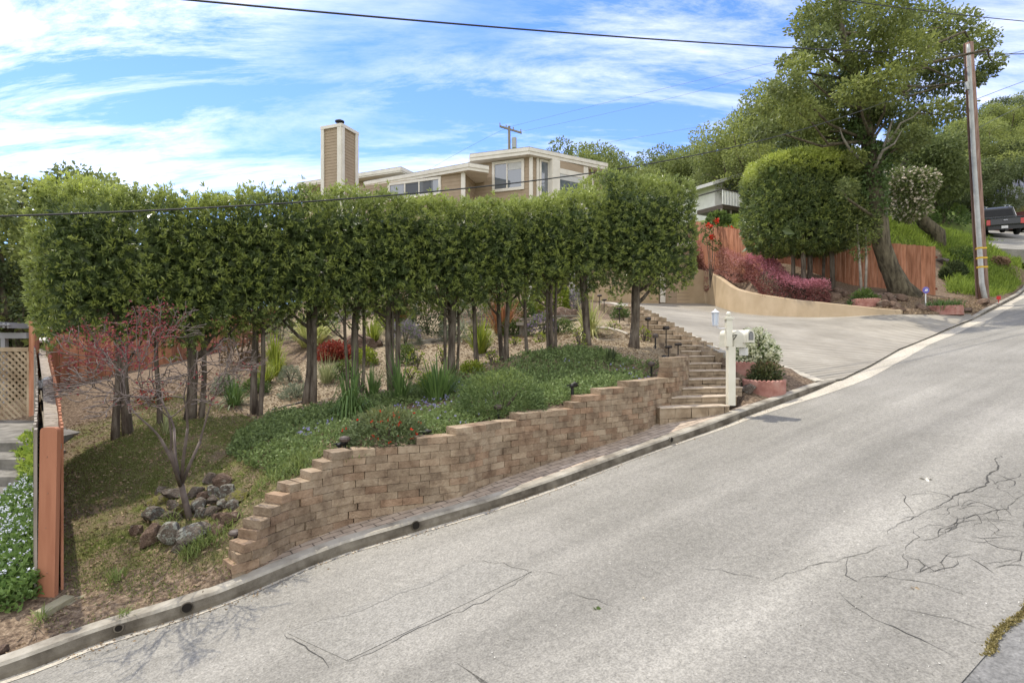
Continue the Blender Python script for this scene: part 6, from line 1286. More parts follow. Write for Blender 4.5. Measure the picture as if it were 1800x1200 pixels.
# forget-me-nots and leaves beside the left fence
X = scatter([(-60, 860), (60, 840), (72, 900), (76, 1050), (40, 1075), (-60, 1090)], 5200, (-5.6, -2.9, 4.0, 7), rg); X[:, 2] += rg.random(len(X))*.22*np.clip((px_of(X)[:, 0]+80)/110, .3, 1); n = len(X); B = np.repeat(X, 3, 0); V, Q = kites(B, rg.normal(0, .7, (3*n, 3))+np.array((0, 0, .5)), rg.uniform(.03, .07, 3*n), .025, rg)
struct('forget_me_not_leaves', (V, Q), LEAF('soft_green', (.06, .12, .03), (.17, .26, .07), None, .35), kind='stuff')
m_ = (rg.random(n) < .13) & (px_of(X)[:, 1] < 1030); Xf = X[m_]+np.array((0, 0, .05)); B = np.repeat(Xf, 5, 0)+rg.normal(0, .008, (len(Xf)*5, 3)); V, Q = kites(B, rg.normal(0, 1, (len(B), 3))+np.array((0, -.3, .5)), .018, .016, rg); struct('forget_me_not_flowers', (V, Q), pale_blue, kind='stuff')
X = scatter([(30, 750), (60, 740), (70, 870), (40, 870), (30, 840)], 1100, (-7, -4, 5, 9.6), rg); X[:, 2] += rg.random(len(X))*.3; V, Q = kites(np.repeat(X, 2, 0), rg.normal(0, .7, (2*len(X), 3))+np.array((0, 0, .3)), rg.uniform(.05, .1, 2*len(X)), .05, rg); o = single('vine', (V, Q), LEAF('vine_leaf', (.10, .18, .03), (.30, .38, .06), None, .4), 'bright green vine growing along the outer foot of the double-sided fence', 'vine', X[0])
# the grass bank on the right
GB = [(1440, 400), (1560, 385), (1640, 400), (1735, 420), (1800, 440), (1830, 500), (1760, 520), (1735, 525), (1665, 515), (1655, 440), (1520, 425), (1300, 410), (1240, 395), (1300, 380)]
X = scatter(GB, 44000, (9, 37, 20, 44), rg); X = X[kdist(X[:, 0], X[:, 1]) > .3]; n = len(X); V, Q = kites(X, rg.normal(0, .45, (n, 3))+np.array((0, 0, 1)), rg.uniform(.12, .4, n), rg.uniform(.03, .06, n), rg)
struct('bank_grass', (V, Q), LEAF('spring_grass', (.11, .17, .025), (.28, .36, .06), None, .4, .6, .5), kind='stuff')
for px, py, w, h, lab, mt_ in [(1680, 485, 30, 26, 'dark low bush right of the fence end', dark_leaf), (1662, 492, 16, 20, 'small dark bush touching the fence end', dark_leaf), (1688, 460, 46, 26, 'leafy weed mound on the grass left of the pole', mid_leaf), (1755, 465, 30, 12, 'heap of dry brown clippings right of the pole', LEAF('brown_heap', (.16, .1, .06), (.3, .2, .13), None, .1)), (1670, 395, 60, 36, 'green bush on the bank under the gnarled oaks', mid_leaf), (1630, 350, 60, 40, 'dark bush behind the gnarled oaks', dark_leaf),
                               (1715, 375, 50, 40, 'dark green bush left of the pickup truck', dark_leaf), (1278, 382, 26, 34, 'pale leafy sapling below the hillside deck', lime_leaf), (1262, 398, 40, 24, 'low bush behind the red fence below the deck', mid_leaf)]:
    shrub('bush', lab, px, py, w, h, mt_, 900, .22 if py < 420 else .12)
# silvery lupin bank above the truck
p0_, p1_ = P(1735, 372, 52), P(1830, 325, 54)
for k in range(6):
    t_ = k/5; p = p0_+(p1_-p0_)*t_; r = 1.5
    cl = [(p[0]+rg.normal(0, .4), p[1]+rg.normal(0, .4), p[2]-.3, r, r, .9)]; V, Q, _, _ = blob_leaves(cl, 700, .24, rg, .3); root = thing('lupin_bush', 'silvery bush with blue flower spikes on the bank above the pickup truck', 'shrub', (p[0], p[1], p[2]-1.3), 'lupin bushes above the truck'); part('foliage', (V, Q), grey_leaf, root)
    n = 26; B = np.stack([p[0]+rg.uniform(-1.3, 1.3, n), p[1]+rg.uniform(-1, .6, n), np.full(n, p[2]+.3)], 1); V, Q = kites(B, rg.normal(0, .15, (n, 3))+np.array((0, 0, 1)), rg.uniform(.6, 1.1, n), .2, rg); part('flowers', (V, Q), LEAF('lupin_spike', (.36, .36, .6), (.6, .6, .7), None, .3) if k == 0 else bpy.data.materials['lupin_spike'], root)
p = P(1800, 372, 53); V, Q, _, _ = blob_leaves([(p[0], p[1], p[2]-.4, 2.6, 1, .8)], 900, .25, rg, .4); single('dry_bush', (V, Q), LEAF('ochre_leaf', (.22, .19, .06), (.42, .35, .13), None, .2), 'ochre dry bush on the bank behind the pickup truck', 'shrub', (p[0], p[1], p[2]-1.2))
# ---------------------------------------------------------------- mailbox on its post
pvc = M('white_vinyl', [(.60, .575, .48), (.68, .655, .56)], 3, .45, spec=.4)
mp_ = P(1283, 714, 8.5); mp_[2] = STEPS[0][0][2]; root = thing('mailbox', 'cream mailbox on a white post with a small lantern, at the foot of the steps', 'mailbox', mp_)
def at(px, py, d=8.5): return P(px, py, d)
mb = MB(); zt = at(0, 561)[2]; zm = at(0, 609)[2]; hw = .049; x0 = mp_[0]
mb.box((x0+.012, mp_[1], (mp_[2]+zm)/2), (hw+.004, hw+.004, (zm-mp_[2])/2)); mb.box((x0-.02, mp_[1], (zm+zt)/2+.0), (hw-.006, hw-.006, (zt-zm)/2-.001))
part('post', mb, pvc, root); mb = MB(); mb.box((x0-.02, mp_[1], zt+.012), (hw+.012, hw+.012, .013)); mb.box((x0-.02, mp_[1], zt+.035), (hw-.015, hw-.015, .01)); cap_ = part('post_cap', mb, pvc, root)
mb = MB(); mb.ball((x0-.02, mp_[1], zt+.078), .036, 14, 9); part('finial', mb, pvc, root, cap_, smooth=True)
# arm and box, pointing away up the road to the right
ad_ = nrm(np.array((.53, -.85, 0))); an_ = np.array((ad_[1], -ad_[0], 0)); ac = np.array((x0-.02, mp_[1], 0))-an_*.135
za = at(0, 606)[2]; mb = MB(); mb.box((ac[0]+an_[0]*.06, ac[1]+an_[1]*.06, za), (.21, .03, .036), ad_); mb.box((ac[0]+an_[0]*.01, ac[1]+an_[1]*.01, za-.0), (.16, .075, .012), ad_)
part('support_arm', mb, pvc, root)
bx = ac+ad_*.03; zb = za+.037; bw, bh, bl = .085, .10, .23
prof = [(-bw, 0), (bw, 0), (bw, bh)]+[(bw*math.cos(a), bh+bw*math.sin(a)) for a in np.linspace(.2, PI-.2, 9)]+[(-bw, bh)]
def extr(prof, s0, s1):
    n = len(prof); V = []
    for s in (s0, s1):
        for u, z in prof: q = bx+ad_*s+an_*u; V.append((q[0], q[1], zb+z))
    return V, [(i, (i+1) % n, n+(i+1) % n, n+i) for i in range(n)], [(0, i+1, i) for i in range(1, n-1)]+[(n, n+i, n+i+1) for i in range(1, n-1)]
mb = MB(); mb.add(*extr(prof, -bl, bl)); mb.add(*extr([(u*1.06, z*1.04-.004) for u, z in prof], bl-.035, bl+.0)); body = part('box', mb, pvc, root)
mb = MB(); mb.add(*extr([(u*1.02, z*1.01) for u, z in prof], bl+.002, bl+.022)); dr = part('door', mb, pvc, root, body)
mb = MB(); mb.add(*extr([(u*.62, .035+z*.68) for u, z in prof], bl+.024, bl+.028)); part('emblem', mb, flat('grey_emblem', (.16, .16, .16), .5), root, body)
mb = MB()
for r in range(3):
    for c in range(-1, 2): q = bx+ad_*(bl+.03)+an_*(c*.024); mb.box((q[0], q[1], zb+.06+r*.03), (.008, .002, .004), an_)
part('door_pattern', mb, flat('pale_grey', (.45, .45, .44), .5), root, body)
cu = bpy.data.curves.new('digits', 'FONT'); cu.body = '27'; cu.size = .105; cu.extrude = .001; cu.shear = .35; cu.offset = .002; to = bpy.data.objects.new('digits_tmp', cu); C.objects.link(to); bpy.context.view_layer.update()
dg = bpy.context.evaluated_depsgraph_get(); me = bpy.data.meshes.new_from_object(to.evaluated_get(dg)); bpy.data.objects.remove(to); me.materials.clear(); me.materials.append(flat('black_paint', (.01, .01, .01), .5))
do = link('number', me, (0, 0, 0), body); q = bx+ad_*(-.045)+an_*(bw+.0025); M4 = Matrix((( ad_[0], 0, an_[0], q[0]-mp_[0]), (ad_[1], 0, an_[1], q[1]-mp_[1]), (0, 1, 0, zb+.04-mp_[2]), (0, 0, 0, 1))); do.matrix_local = M4
# paper tube under the arm
mb = MB(); q = ac+ad_*.16; mb.box((q[0], q[1], za-.1), (.055, .03, .055), ad_); mb.box((q[0], q[1], za-.045), (.02, .015, .01), ad_); part('newspaper_holder', mb, flat('hazy_white', (.6, .6, .57), .4), root)
# lantern
lx = at(1257, 560); lz0, lz1 = at(0, 571)[2], at(0, 551)[2]; lp = np.array((lx[0]+.01, mp_[1]+.02, 0)); mb = MB()
lz1 += .01; mb.tube([(lp[0], lp[1], lz1), (lp[0], lp[1], lz1+.012), (lp[0], lp[1], lz1+.035), (lp[0], lp[1], lz1+.05)], [.06, .062, .026, .012], 12); mb.ball((lp[0], lp[1], lz1+.052), .012, 8, 6)
mb.tube([(lp[0], lp[1], lz0-.02), (lp[0], lp[1], lz0)], [.035, .045], 12)
for k in range(6): a = k*PI/3; mb.tube([(lp[0]+.042*math.cos(a), lp[1]+.042*math.sin(a), lz0), (lp[0]+.05*math.cos(a), lp[1]+.05*math.sin(a), lz1)], .0055, 5)
mb.tube([(lp[0]+.02, lp[1], lz0-.03), (lp[0]+.06, lp[1], lz0-.05), (x0-.02, mp_[1], lz0-.05)], .008, 6)
lan = part('lantern', mb, flat('white_metal', (.7, .71, .75), .4), root); mb = MB(); mb.tube([(lp[0], lp[1], lz0), (lp[0], lp[1], lz1)], [.036, .044], 12); part('lantern_glass', mb, GLASS('frosted_glass', (.5, .56, .66), .3), root, lan)

# ---------------------------------------------------------------- path lights
bronze = flat('dark_bronze', (.045, .035, .028), .5, .3); blackm = flat('black_plastic', (.012, .012, .012), .5)
def path_light(h):
    r = thing('path_light', 'x', 'path light', (0, 0, 0)); mb = MB(); mb.tube([(0, 0, -.1), (0, 0, h)], .011, 6); part('stem', mb, bronze, r, local=True)
    mb = MB(); mb.tube([(-.055, 0, h+.01), (.045, 0, h+.02)], [.042, .046], 10); mb.tube([(.045, 0, h+.02), (.062, 0, h+.02)], [.046, .03], 10); part('hood', mb, bronze, r, local=True); return r
def dome_light(h):
    r = thing('path_light', 'x', 'path light', (0, 0, 0)); mb = MB(); mb.tube([(0, 0, -.1), (0, 0, h)], .016, 7); part('stem', mb, blackm, r, local=True)
    mb = MB(); mb.tube([(0, 0, h-.045), (0, 0, h), (0, 0, h+.03), (0, 0, h+.045)], [.05, .056, .045, .015], 12); part('hood', mb, flat('brown_metal', (.09, .07, .06), .5), r, local=True); return r
def spot_light(h):
    r = thing('spot_light', 'x', 'spot light', (0, 0, 0)); mb = MB(); mb.tube([(0, 0, -.1), (0, 0, h*.75)], .02, 7); part('stake', mb, blackm, r, local=True)
    mb = MB(); mb.tube([(-.02, -.01, h*.72), (.0, .0, h*.85), (.05, .03, h)], [.022, .036, .05], 10); mb.box((-.045, 0, h*.9), (.02, .03, .012), (1, 0, .4)); mb.box((.05, 0, h*1.02), (.03, .035, .008), (1, 0, .4)); part('lamp_head', mb, blackm, r, local=True); return r
LT = {}
def light(kind, px, pyb, pyt, d, label):
    p = gat(px, d) if d else gp(px, pyb); d = p[1]; h = (pyb-pyt)/F*d
    zb_ = CZ+(600-pyb)/F*d
    if kind not in LT: LT[kind] = {'path': path_light, 'dome': dome_light, 'spot': spot_light}[kind](.5 if kind == 'path' else .26)
    hh = .5 if kind == 'path' else .26; s = max(.55, h/hh) if kind == 'path' else min(1, max(.45, h/hh))
    z = max(p[2], zb_-.02) if kind == 'path' else p[2]
    if 'label_set' not in LT.get(kind+'_', {}):
        LT[kind+'_'] = {'label_set': 1}; r = LT[kind]; r.location = (p[0], p[1], z); r['label'] = label; r['group'] = 'garden lights'; r.rotation_euler = (0, 0, rg.uniform(-.5, .5)); r.scale = (1, 1, s); return
    r = dup(LT[kind], (p[0], p[1], z), rg.uniform(-.5, .5), (1, 1, s), label, 'garden lights')
light('path', 1171, 615, 576, 11.0, 'bronze path light with a square hood, right of the last hedge trunk'); light('path', 1054, 540, 519, 15.2, 'farthest bronze path light, at the top of the brick steps'); light('path', 1089, 562, 542, 13.4, 'bronze path light just left of the upper steps'); light('path', 1139, 592, 560, 11.9, 'bronze path light directly right of the last hedge trunk')
light('path', 1192, 634, 604, 10.2, 'bronze path light on the top corner of the block wall'); light('path', 1175, 636, 609, 10.0, 'bronze path light with a tilted hood left of the wall corner'); light('path', 1062, 545, 530, 14.7, 'short bronze path light second from the top of the steps'); light('dome', 1152, 610, 575, 11.2, 'black dome light between the last hedge trunk and the square-hooded light')
light('spot', 1166, 652, 624, 9.5, 'black spot light near the upper end of the block wall'); light('dome', 1145, 658, 636, 9.1, 'brown dome light standing in the ground cover near the upper wall'); light('spot', 1006, 705, 678, 7.35, 'black spot light on the wall top midway along'); light('dome', 876, 738, 715, 6.75, 'dome light in front of the feathery shrub')
light('spot', 746, 776, 758, 6.0, 'black spot light on the wall top beside the scarlet-flowered shrub'); light('dome', 606, 797, 770, 5.7, 'grey dome light left of the scarlet-flowered shrub'); light('spot', 597, 800, 788, 5.7, 'small black light stub at the wall step left of the dome light'); light('dome', 414, 997, 988, 4.8, 'small round black lamp at the low end of the block wall')

# ---------------------------------------------------------------- scalloped ring planters
terra = M('pink_edging', [(.28, .125, .10), (.36, .18, .145), (.40, .23, .19)], 6, .9, .3, 60)
def planter(px, d, wpx, hpx, label, sweep=(0, 2*PI)):
    c = gat(px, d); R_ = wpx/F*d/2; h = hpx/F*d; n = int(2*PI*R_/.075)*6; V = []; a = np.linspace(*sweep, n+1)
    for k in range(n+1):
        sc = .026*abs(math.sin(k/6*PI)); 
        for r_, z in ((R_, -.12), (R_+.004, h*.8+sc), (R_-.012, h*.86+sc), (R_-.05, h*.86+sc), (R_-.055, -.12)): V.append((c[0]+r_*math.cos(a[k]), c[1]+r_*math.sin(a[k]), c[2]+z))
    Q = [(i*5+j, (i+1)*5+j, (i+1)*5+j+1, i*5+j+1) for i in range(n) for j in range(4)]
    single('ring_planter', (np.array(V), np.array(Q)), terra, label, 'planter', c); return c, R_, h
soil = flat('dark_soil', (.035, .025, .018), .95)
p1, R1_, h1 = planter(1343, 9.4, 70, 17, 'scalloped pink ring planter at the kerb holding the dark green shrub')
p2, R2_, h2 = planter(1322, 10.15, 80, 17, 'scalloped pink ring planter behind, holding the cream-flowered shrub')
def bush_in(name, label, c, R_, h, mats, n, L, flowers=None, off=(0, 0), wid=1.0):
    q = nrm(rg.normal(size=(n, 3))); q[:, 2] = np.abs(q[:, 2]); X = np.array(c)+np.array((*off, .02))+q*np.array((R_*wid, R_*wid, h))*(.55+.45*rg.random(n))[:, None]; X += rg.normal(0, .03, (n, 3))+(.07*lump(X, 9, 6))[:, None]*q
    V, Q = kites(X, q+rg.normal(0, .6, (n, 3)), rg.uniform(.7, 1.3, n)*L, L*.5, rg); root = thing(name, label, 'shrub', c); part('foliage', (V, Q), mats, root, fresh=np.repeat(np.clip(q[:, 2]-.4, 0, 1)*rg.random(n)*.7, 4))
    mb = MB()
    for _ in range(8): a = rg.uniform(0, 6.28); e = np.array(c)+np.array((math.cos(a)*R_*.5+off[0], math.sin(a)*R_*.5+off[1], h*.8)); mb.tube([np.array(c)-np.array((0, 0, .05)), (c+e)/2, e], [.012, .009, .004], 5)
    part('stem', mb, bark, root)
    if flowers:
        fm, fn = flowers; i = rg.choice(n, fn); i = i[q[i, 2] > .2]; B = np.repeat(X[i]+q[i]*.03, 6, 0); V, Q = kites(B+rg.normal(0, .02, B.shape), np.repeat(q[i], 6, 0)+rg.normal(0, .7, B.shape), .06, .042, rg); part('flowers', (V, Q), fm, root)
bush_in('flowering_shrub', 'cream-flowered shrub in the rear scalloped planter beside the mailbox', p2, R2_, .72, mid_leaf, 2600, .06, (white_petal, 800), (.06, .05), .95)
bush_in('dark_shrub', 'dark green shrub with reddish tips in the front scalloped planter', p1, R1_, .46, LEAF('dark_reddish_leaf', (.025, .05, .02), (.09, .11, .04), (.22, .12, .06), .25), 2600, .055, None, (.02, .05), .86)
p3, R3_, h3 = planter(1522, 18.3, 44, 10, 'scalloped pink planter of leafy green plants left of the oak trunk'); bush_in('leafy_plant', 'leafy green plant in the planter left of the oak trunk', p3, R3_, .5, mid_leaf, 900, .1, None, (0, .1), 1.05)
p4, R4_, h4 = planter(1659, 17.9, 56, 10, 'scalloped pink planter of grass beside the security sign'); B = np.repeat(np.array(p4)[None], 500, 0)+np.stack([rg.uniform(-.4, .4, 500), rg.uniform(-.4, .4, 500), np.zeros(500)], 1); V, Q = blades(B, rg.normal(0, .35, (500, 3))+np.array((0, 0, 1)), rg.uniform(.4, .7, 500), .02, .4, 3); single('ornamental_grass', (V, Q), strap_g, 'low green grass clump in the planter beside the security sign', 'plant', p4)

# ---------------------------------------------------------------- security sign
sp_ = gat(1627, 18.2); sz = P(0, 510, 18.2)[2]; root = thing('security_sign', 'small blue-violet octagonal security sign on a white stake', 'sign', sp_); mb = MB(); mb.box((sp_[0], sp_[1], (sp_[2]+sz)/2-.05), (.016, .008, (sz-sp_[2])/2+.02)); part('stake', mb, flat('white_stake', (.75, .75, .72)), root)
def ngon(c, r, n, rot, y, sx=1.): return [(c[0]+r*sx*math.cos(rot+2*PI*k/n), y, c[1]+r*math.sin(rot+2*PI*k/n)) for k in range(n)]
def plate(mb, pts, t=.008):
    n = len(pts); V = list(pts)+[(x, y+t, z) for x, y, z in pts]; mb.add(V, [(i, n+i, n+(i+1) % n, (i+1) % n) for i in range(n)], [(0, i, i+1) for i in range(1, n-1)]+[(n, n+i+1, n+i) for i in range(1, n-1)])
mb = MB(); plate(mb, ngon((sp_[0], sz), .112, 8, PI/8, sp_[1]-.02), .012); sg = part('sign_plate', mb, flat('sign_blue', (.14, .12, .42), .4), root)
mb = MB(); s = .05; plate(mb, [(sp_[0]-s, sp_[1]-.024, sz-s*.6), (sp_[0]+s*.75, sp_[1]-.024, sz-s*.6), (sp_[0]+s*1.1, sp_[1]-.024, sz+s*.65), (sp_[0]-s*.2, sp_[1]-.024, sz+s*.65)], .003); part('emblem', mb, flat('sign_white', (.85, .85, .88), .4), root, sg)
mb = MB(); plate(mb, [(sp_[0]-s*.25, sp_[1]-.0265, sz-s*.2), (sp_[0]+s*.35, sp_[1]-.0265, sz-s*.2), (sp_[0]+s*.55, sp_[1]-.0265, sz+s*.25), (sp_[0], sp_[1]-.0265, sz+s*.25)], .002); plate(mb, [(sp_[0]-.06, sp_[1]-.0245, sz+.066), (sp_[0]+.06, sp_[1]-.0245, sz+.066), (sp_[0]+.055, sp_[1]-.0245, sz+.08), (sp_[0]-.055, sp_[1]-.0245, sz+.08)], .002); part('emblem_centre', mb, flat('sign_violet', (.25, .24, .55), .4), root, sg)

# ---------------------------------------------------------------- utility pole and wires
UPb = P(1729, 523, 20.5); UPb[2] = float(gz(UPb[0], UPb[1])); UPt = P(1703, 76, 20.5); root = thing('utility_pole', 'tall leaning brown wooden utility pole with a grey conduit and yellow bands', 'utility pole', UPb)
pole_m = M('pole_wood', [(.15, .085, .065), (.26, .165, .13), (.35, .25, .20)], 4, .9, .5, 30, 5, stretch=(5, 5, .4), bdist=.01)
ax = nrm(UPt-UPb); mb = MB(); mb.tube([UPb-ax*.4, UPb*.66+UPt*.34, UPb*.33+UPt*.67, UPt], [.175, .16, .145, .13], 14, wob=.03, rng=rg); part('pole', mb, pole_m, root, smooth=True)
cdir = np.array((-.14, -.13, 0)); mb = MB(); mb.tube([UPb+np.array((-.10, -.19, 0)), UPb+ax*.6+cdir, UPb+ax*5.2+cdir*.96+np.array((-.03, 0, 0)), UPb+ax*9.0+cdir*.85, UPt+cdir*.8-ax*.1], [.085, .08, .075, .06, .05], 9); part('conduit', mb, M('grey_conduit', [(.36, .37, .37), (.48, .49, .48)], 5, .5), root, smooth=True)
mb = MB(); s_ = np.array((-.17, .06, 0)); mb.tube([UPb+s_*1.1, UPt+s_*.8], [.035, .03], 6); part('moulding', mb, flat('brown_moulding', (.16, .10, .08), .8), root)
mb = MB()
for py in (437, 454, 470): z = P(0, py, 20.5)[2]; c = UPb+(UPt-UPb)*(z-UPb[2])/(UPt[2]-UPb[2]); mb.tube([c-ax*.03, c+ax*.03], [.181, .181], 16, cap=False); mb.tube([c-ax*.03+cdir*.99, c+ax*.03+cdir*.99], [.088, .088], 12, cap=False)
part('yellow_band', mb, flat('yellow_tape', (.65, .42, .03), .6), root)
mb = MB(); c = UPb+(UPt-UPb)*.83; mb.box(c+np.array((-.19, -.08, 0)), (.07, .06, .14)); part('junction_box', mb, flat('pale_box', (.5, .51, .5), .5), root)
mb = MB(); c = UPb+np.array((.5, -.05, 0)); mb.box(c+np.array((0, 0, .1)), (.06, .02, .06)); mb.tube([c-np.array((0, 0, .1)), c+np.array((0, 0, .1))], .012, 5); single('marker_flag', mb, flat('red_marker', (.5, .02, .02), .6), 'small red marker beside the foot of the utility pole', 'marker', c)
wire_m = flat('black_cable', (.03, .03, .032), .6); wire_g = flat('thin_cable', (.10, .10, .11), .6)
def wire(label, pts, r, mat=wire_m, grp='overhead wires'):
    """pts: (px,py,depth) joined by a smooth curve"""
    X = np.array([P(*p) for p in pts]); s = np.concatenate([[0], np.cumsum(np.linalg.norm(np.diff(X, axis=0), axis=1))]); q = np.linspace(0, s[-1], 40)
    deg = min(len(X)-1, 3); Y = np.stack([np.polyval(np.polyfit(s, X[:, k], deg), q) for k in range(3)], 1); mb = MB(); mb.tube(Y, r, 6); single('power_line', mb, mat, label, 'power line', Y[20], grp)
wire('thick black cable crossing the whole sky from the top left to the pole', [(250, -8, 9), (600, 26, 10.2), (900, 49, 11.8), (1200, 73, 14), (1500, 90, 17.2), (1703, 95, 20.3), (1850, 94, 24)], .017)
wire('black service cable dipping across the front of the hedge and up to the pole', [(-60, 386, 6.0), (500, 352, 7.8), (900, 322, 9.8), (1100, 294, 11.2), (1300, 262, 13.3), (1500, 196, 16.4), (1703, 118, 20.3)], .011)
wire('short cable in the top right corner', [(1380, -14, 13), (1600, 16, 15.5), (1850, 42, 19)], .012)
wire('thin cable leaving the pole top to the right', [(1703, 90, 20.4), (1750, 96, 22), (1850, 66, 26)], .010, wire_g); wire('thin cable rising to the right edge from the pole middle', [(1703, 180, 20.4), (1800, 143, 24), (1850, 125, 26)], .010, wire_g)
wire('thin cable sloping across the wooded hillside right of the pole', [(1720, 225, 21), (1800, 185, 25), (1860, 160, 28)], .008, wire_g)
wire('faint wire low on the left of the far pole', [(690, 338, 62), (800, 272, 64), (893, 224, 66)], .012, wire_g, 'faint far wires'); wire('faint wire from the far pole toward the clouds on the right', [(893, 224, 66), (1150, 160, 60), (1420, 96, 50)], .011, wire_g, 'faint far wires'); wire('second faint wire running right from the far pole', [(913, 232, 66), (1150, 180, 60), (1420, 108, 50)], .011, wire_g, 'faint far wires'); wire('lower faint wire from the house roof to the big oak', [(1000, 262, 60), (1200, 228, 56), (1330, 205, 50)], .011, wire_g, 'faint far wires')
# far pole with cross-arm
fb_ = P(897, 300, 66); ft = P(895, 222, 66); root = thing('utility_pole', 'distant utility pole with a cross-arm standing above the house roof', 'utility pole', (fb_[0], fb_[1], float(gz(fb_[0], fb_[1])))); mb = MB(); mb.tube([(fb_[0], 66, float(gz(fb_[0], 66))-.5), ft], [.2, .15], 8); gm = flat('grey_pole', (.25, .22, .19), .9); part('pole', mb, gm, root)
mb = MB(); a, b = P(878, 222, 65.8), P(917, 234, 66.2); mb.box((a+b)/2, (np.linalg.norm(b-a)/2, .09, .1), b-a); arm = part('cross_arm', mb, gm, root); mb = MB()
for t_ in (.02, .3, .62, .96): q = a+(b-a)*t_; mb.tube([q, q+np.array((0, 0, .4))], [.06, .07], 7)
part('insulator', mb, flat('insulator', (.3, .3, .32)), root, arm); mb = MB(); q = P(904, 250, 66); mb.tube([q-np.array((0, 0, .7)), q+np.array((0, 0, .5))], .28, 10); part('transformer', mb, flat('transformer_grey', (.4, .41, .42)), root)

# ---------------------------------------------------------------- cars on the upper street
def wheel(mb, c, r, w, ax_): c = np.array(c); mb.tube([c-ax_*w/2, c-ax_*w*.35, c+ax_*w*.35, c+ax_*w/2], [r*.9, r, r, r*.9], 18)
paint = M('black_car_paint', [(.012, .013, .014), (.016, .017, .018)], 3, .25, spec=.6); tyre = flat('tyre', (.015, .015, .015), .9); tail = flat('tail_lamp', (.55, .03, .02), .25, spec=.6); chrome = flat('bright_metal', (.6, .6, .6), .25, .9); dglass = M('tinted_glass', [(.006, .007, .008), (.010, .011, .012)], 3, .12, spec=.25)
def pickup(px, d, yaw, pitch, label):
    p = P(px, 400, d); p[2] = float(upz(p[0], p[1]))+.02; root = thing('pickup_truck', label, 'pickup truck', p); ca, sa = math.cos(pitch), math.sin(pitch); hx = np.array((math.cos(yaw)*ca, math.sin(yaw)*ca, sa)); ly = np.array((-math.sin(yaw), math.cos(yaw), 0)); up = np.cross(hx, ly)
    def T(x, y, z): return p+hx*x+ly*y+up*z
    def prof(mb, pts, hw, hw2=None):
        hw2 = hw2 or [hw]*len(pts); n = len(pts); V = [T(x, -w, z) for (x, z), w in zip(pts, hw2)]+[T(x, w, z) for (x, z), w in zip(pts, hw2)]
        mb.add(V, [(i, (i+1) % n, n+(i+1) % n, n+i) for i in range(n)], [(0, i+1, i) for i in range(1, n-1)]+[(n, n+i, n+i+1) for i in range(1, n-1)])
    mb = MB(); arch = lambda cx: [(cx+.5*math.cos(a), .42+.5*math.sin(a)) for a in np.linspace(PI, 0, 9)]
    low_ = [(-2.8, .62)]+[(-2.75, .5)]+arch(-1.75)+arch(1.85)+[(2.75, .5), (2.85, .75), (2.8, 1.05), (1.35, 1.18), (-2.8, 1.22)]
    prof(mb, low_, .98); part('body', mb, paint, root)
    mb = MB(); cabp = [(-.95, 1.2), (1.3, 1.18), (.75, 1.78), (.45, 1.88), (-.6, 1.88), (-.85, 1.8)]; prof(mb, cabp, .9, [.95, .95, .78, .74, .74, .78]); cab = part('cab', mb, paint, root)
    mb = MB(); V = [T(-.962, y, z) for y, z in ((-.82, 1.27), (.82, 1.27), (.7, 1.72), (-.7, 1.72))]; V = [v+hx*(-.012+.10*(k > 1)) for k, v in enumerate(V)]; mb.add(V, [(0, 3, 2, 1)])
    part('rear_window', mb, dglass, root, cab)
    for sgn in (1, -1):
        mb = MB()
        for x0, x1, x2, x3 in ((-.8, .05, .05, -.66), (.12, 1.12, .68, .12)):
            V = [T(x0, sgn*.955, 1.26), T(x1, sgn*.955, 1.26), T(x2, sgn*.80, 1.76), T(x3, sgn*.80, 1.76)]; mb.add(V, [(0, 1, 2, 3) if sgn < 0 else (3, 2, 1, 0)])
        part('side_window', mb, dglass, root, cab)
        mb = MB(); V = []
        mb.tube([T(-.86, sgn*.965, 1.24), T(-.70, sgn*.80, 1.80)], .022, 5); mb.tube([T(.08, sgn*.965, 1.24), T(.08, sgn*.80, 1.80)], .022, 5); mb.tube([T(-.86, sgn*.965, 1.235), T(1.2, sgn*.965, 1.225)], .018, 5); part('window_trim', mb, chrome, root, cab)
        mb = MB(); mb.tube([T(-1., sgn*.62, 1.96), T(.9, sgn*.62, 1.96)], .03, 6)
        for x in (-.6, .5): mb.box(T(x, sgn*.62, 1.91), (.05, .03, .04), hx)
        part('roof_rail', mb, chrome, root)
        mb = MB(); mb.box(T(-2.80, sgn*.87, .98), (.03, .10, .2), hx); part('tail_light', mb, tail, root); mb = MB(); mb.box(T(-2.83, sgn*.87, .9), (.006, .07, .05), hx); part('reverse_light', mb, flat('white_lens', (.7, .55, .5), .2), root)
        for x in (-1.75, 1.85):
            mb = MB(); wheel(mb, T(x, sgn*.84, .4), .4, .26, ly); w_ = part('wheel', mb, tyre, root); mb = MB(); wheel(mb, T(x, sgn*.955, .4), .25, .05, ly); part('rim', mb, chrome, root, w_)
    mb = MB(); mb.box(T(-2.815, 0, 1.0), (.018, .76, .2), hx); tg = part('tailgate', mb, paint, root); mb = MB(); mb.tube([T(-2.842, -.11, 1.05), T(-2.842, .11, 1.05)], [.05, .05], 10); part('badge', mb, flat('badge_grey', (.35, .36, .38), .3, .6), root, tg)
    mb = MB(); mb.box(T(-2.9, 0, .58), (.1, .92, .11), hx); bp = part('bumper', mb, flat('dark_bumper', (.02, .02, .02), .4), root); mb = MB(); mb.box(T(-3.004, .05, .62), (.005, .17, .085), hx); part('licence_plate', mb, flat('plate_white', (.7, .7, .7), .5), root, bp)
    return root
tz = float(roadz(39, 45)); 
pickup(1747, 40, math.radians(61), math.radians(11.5), 'black pickup truck parked nose-away on the upper street, right of the utility pole')
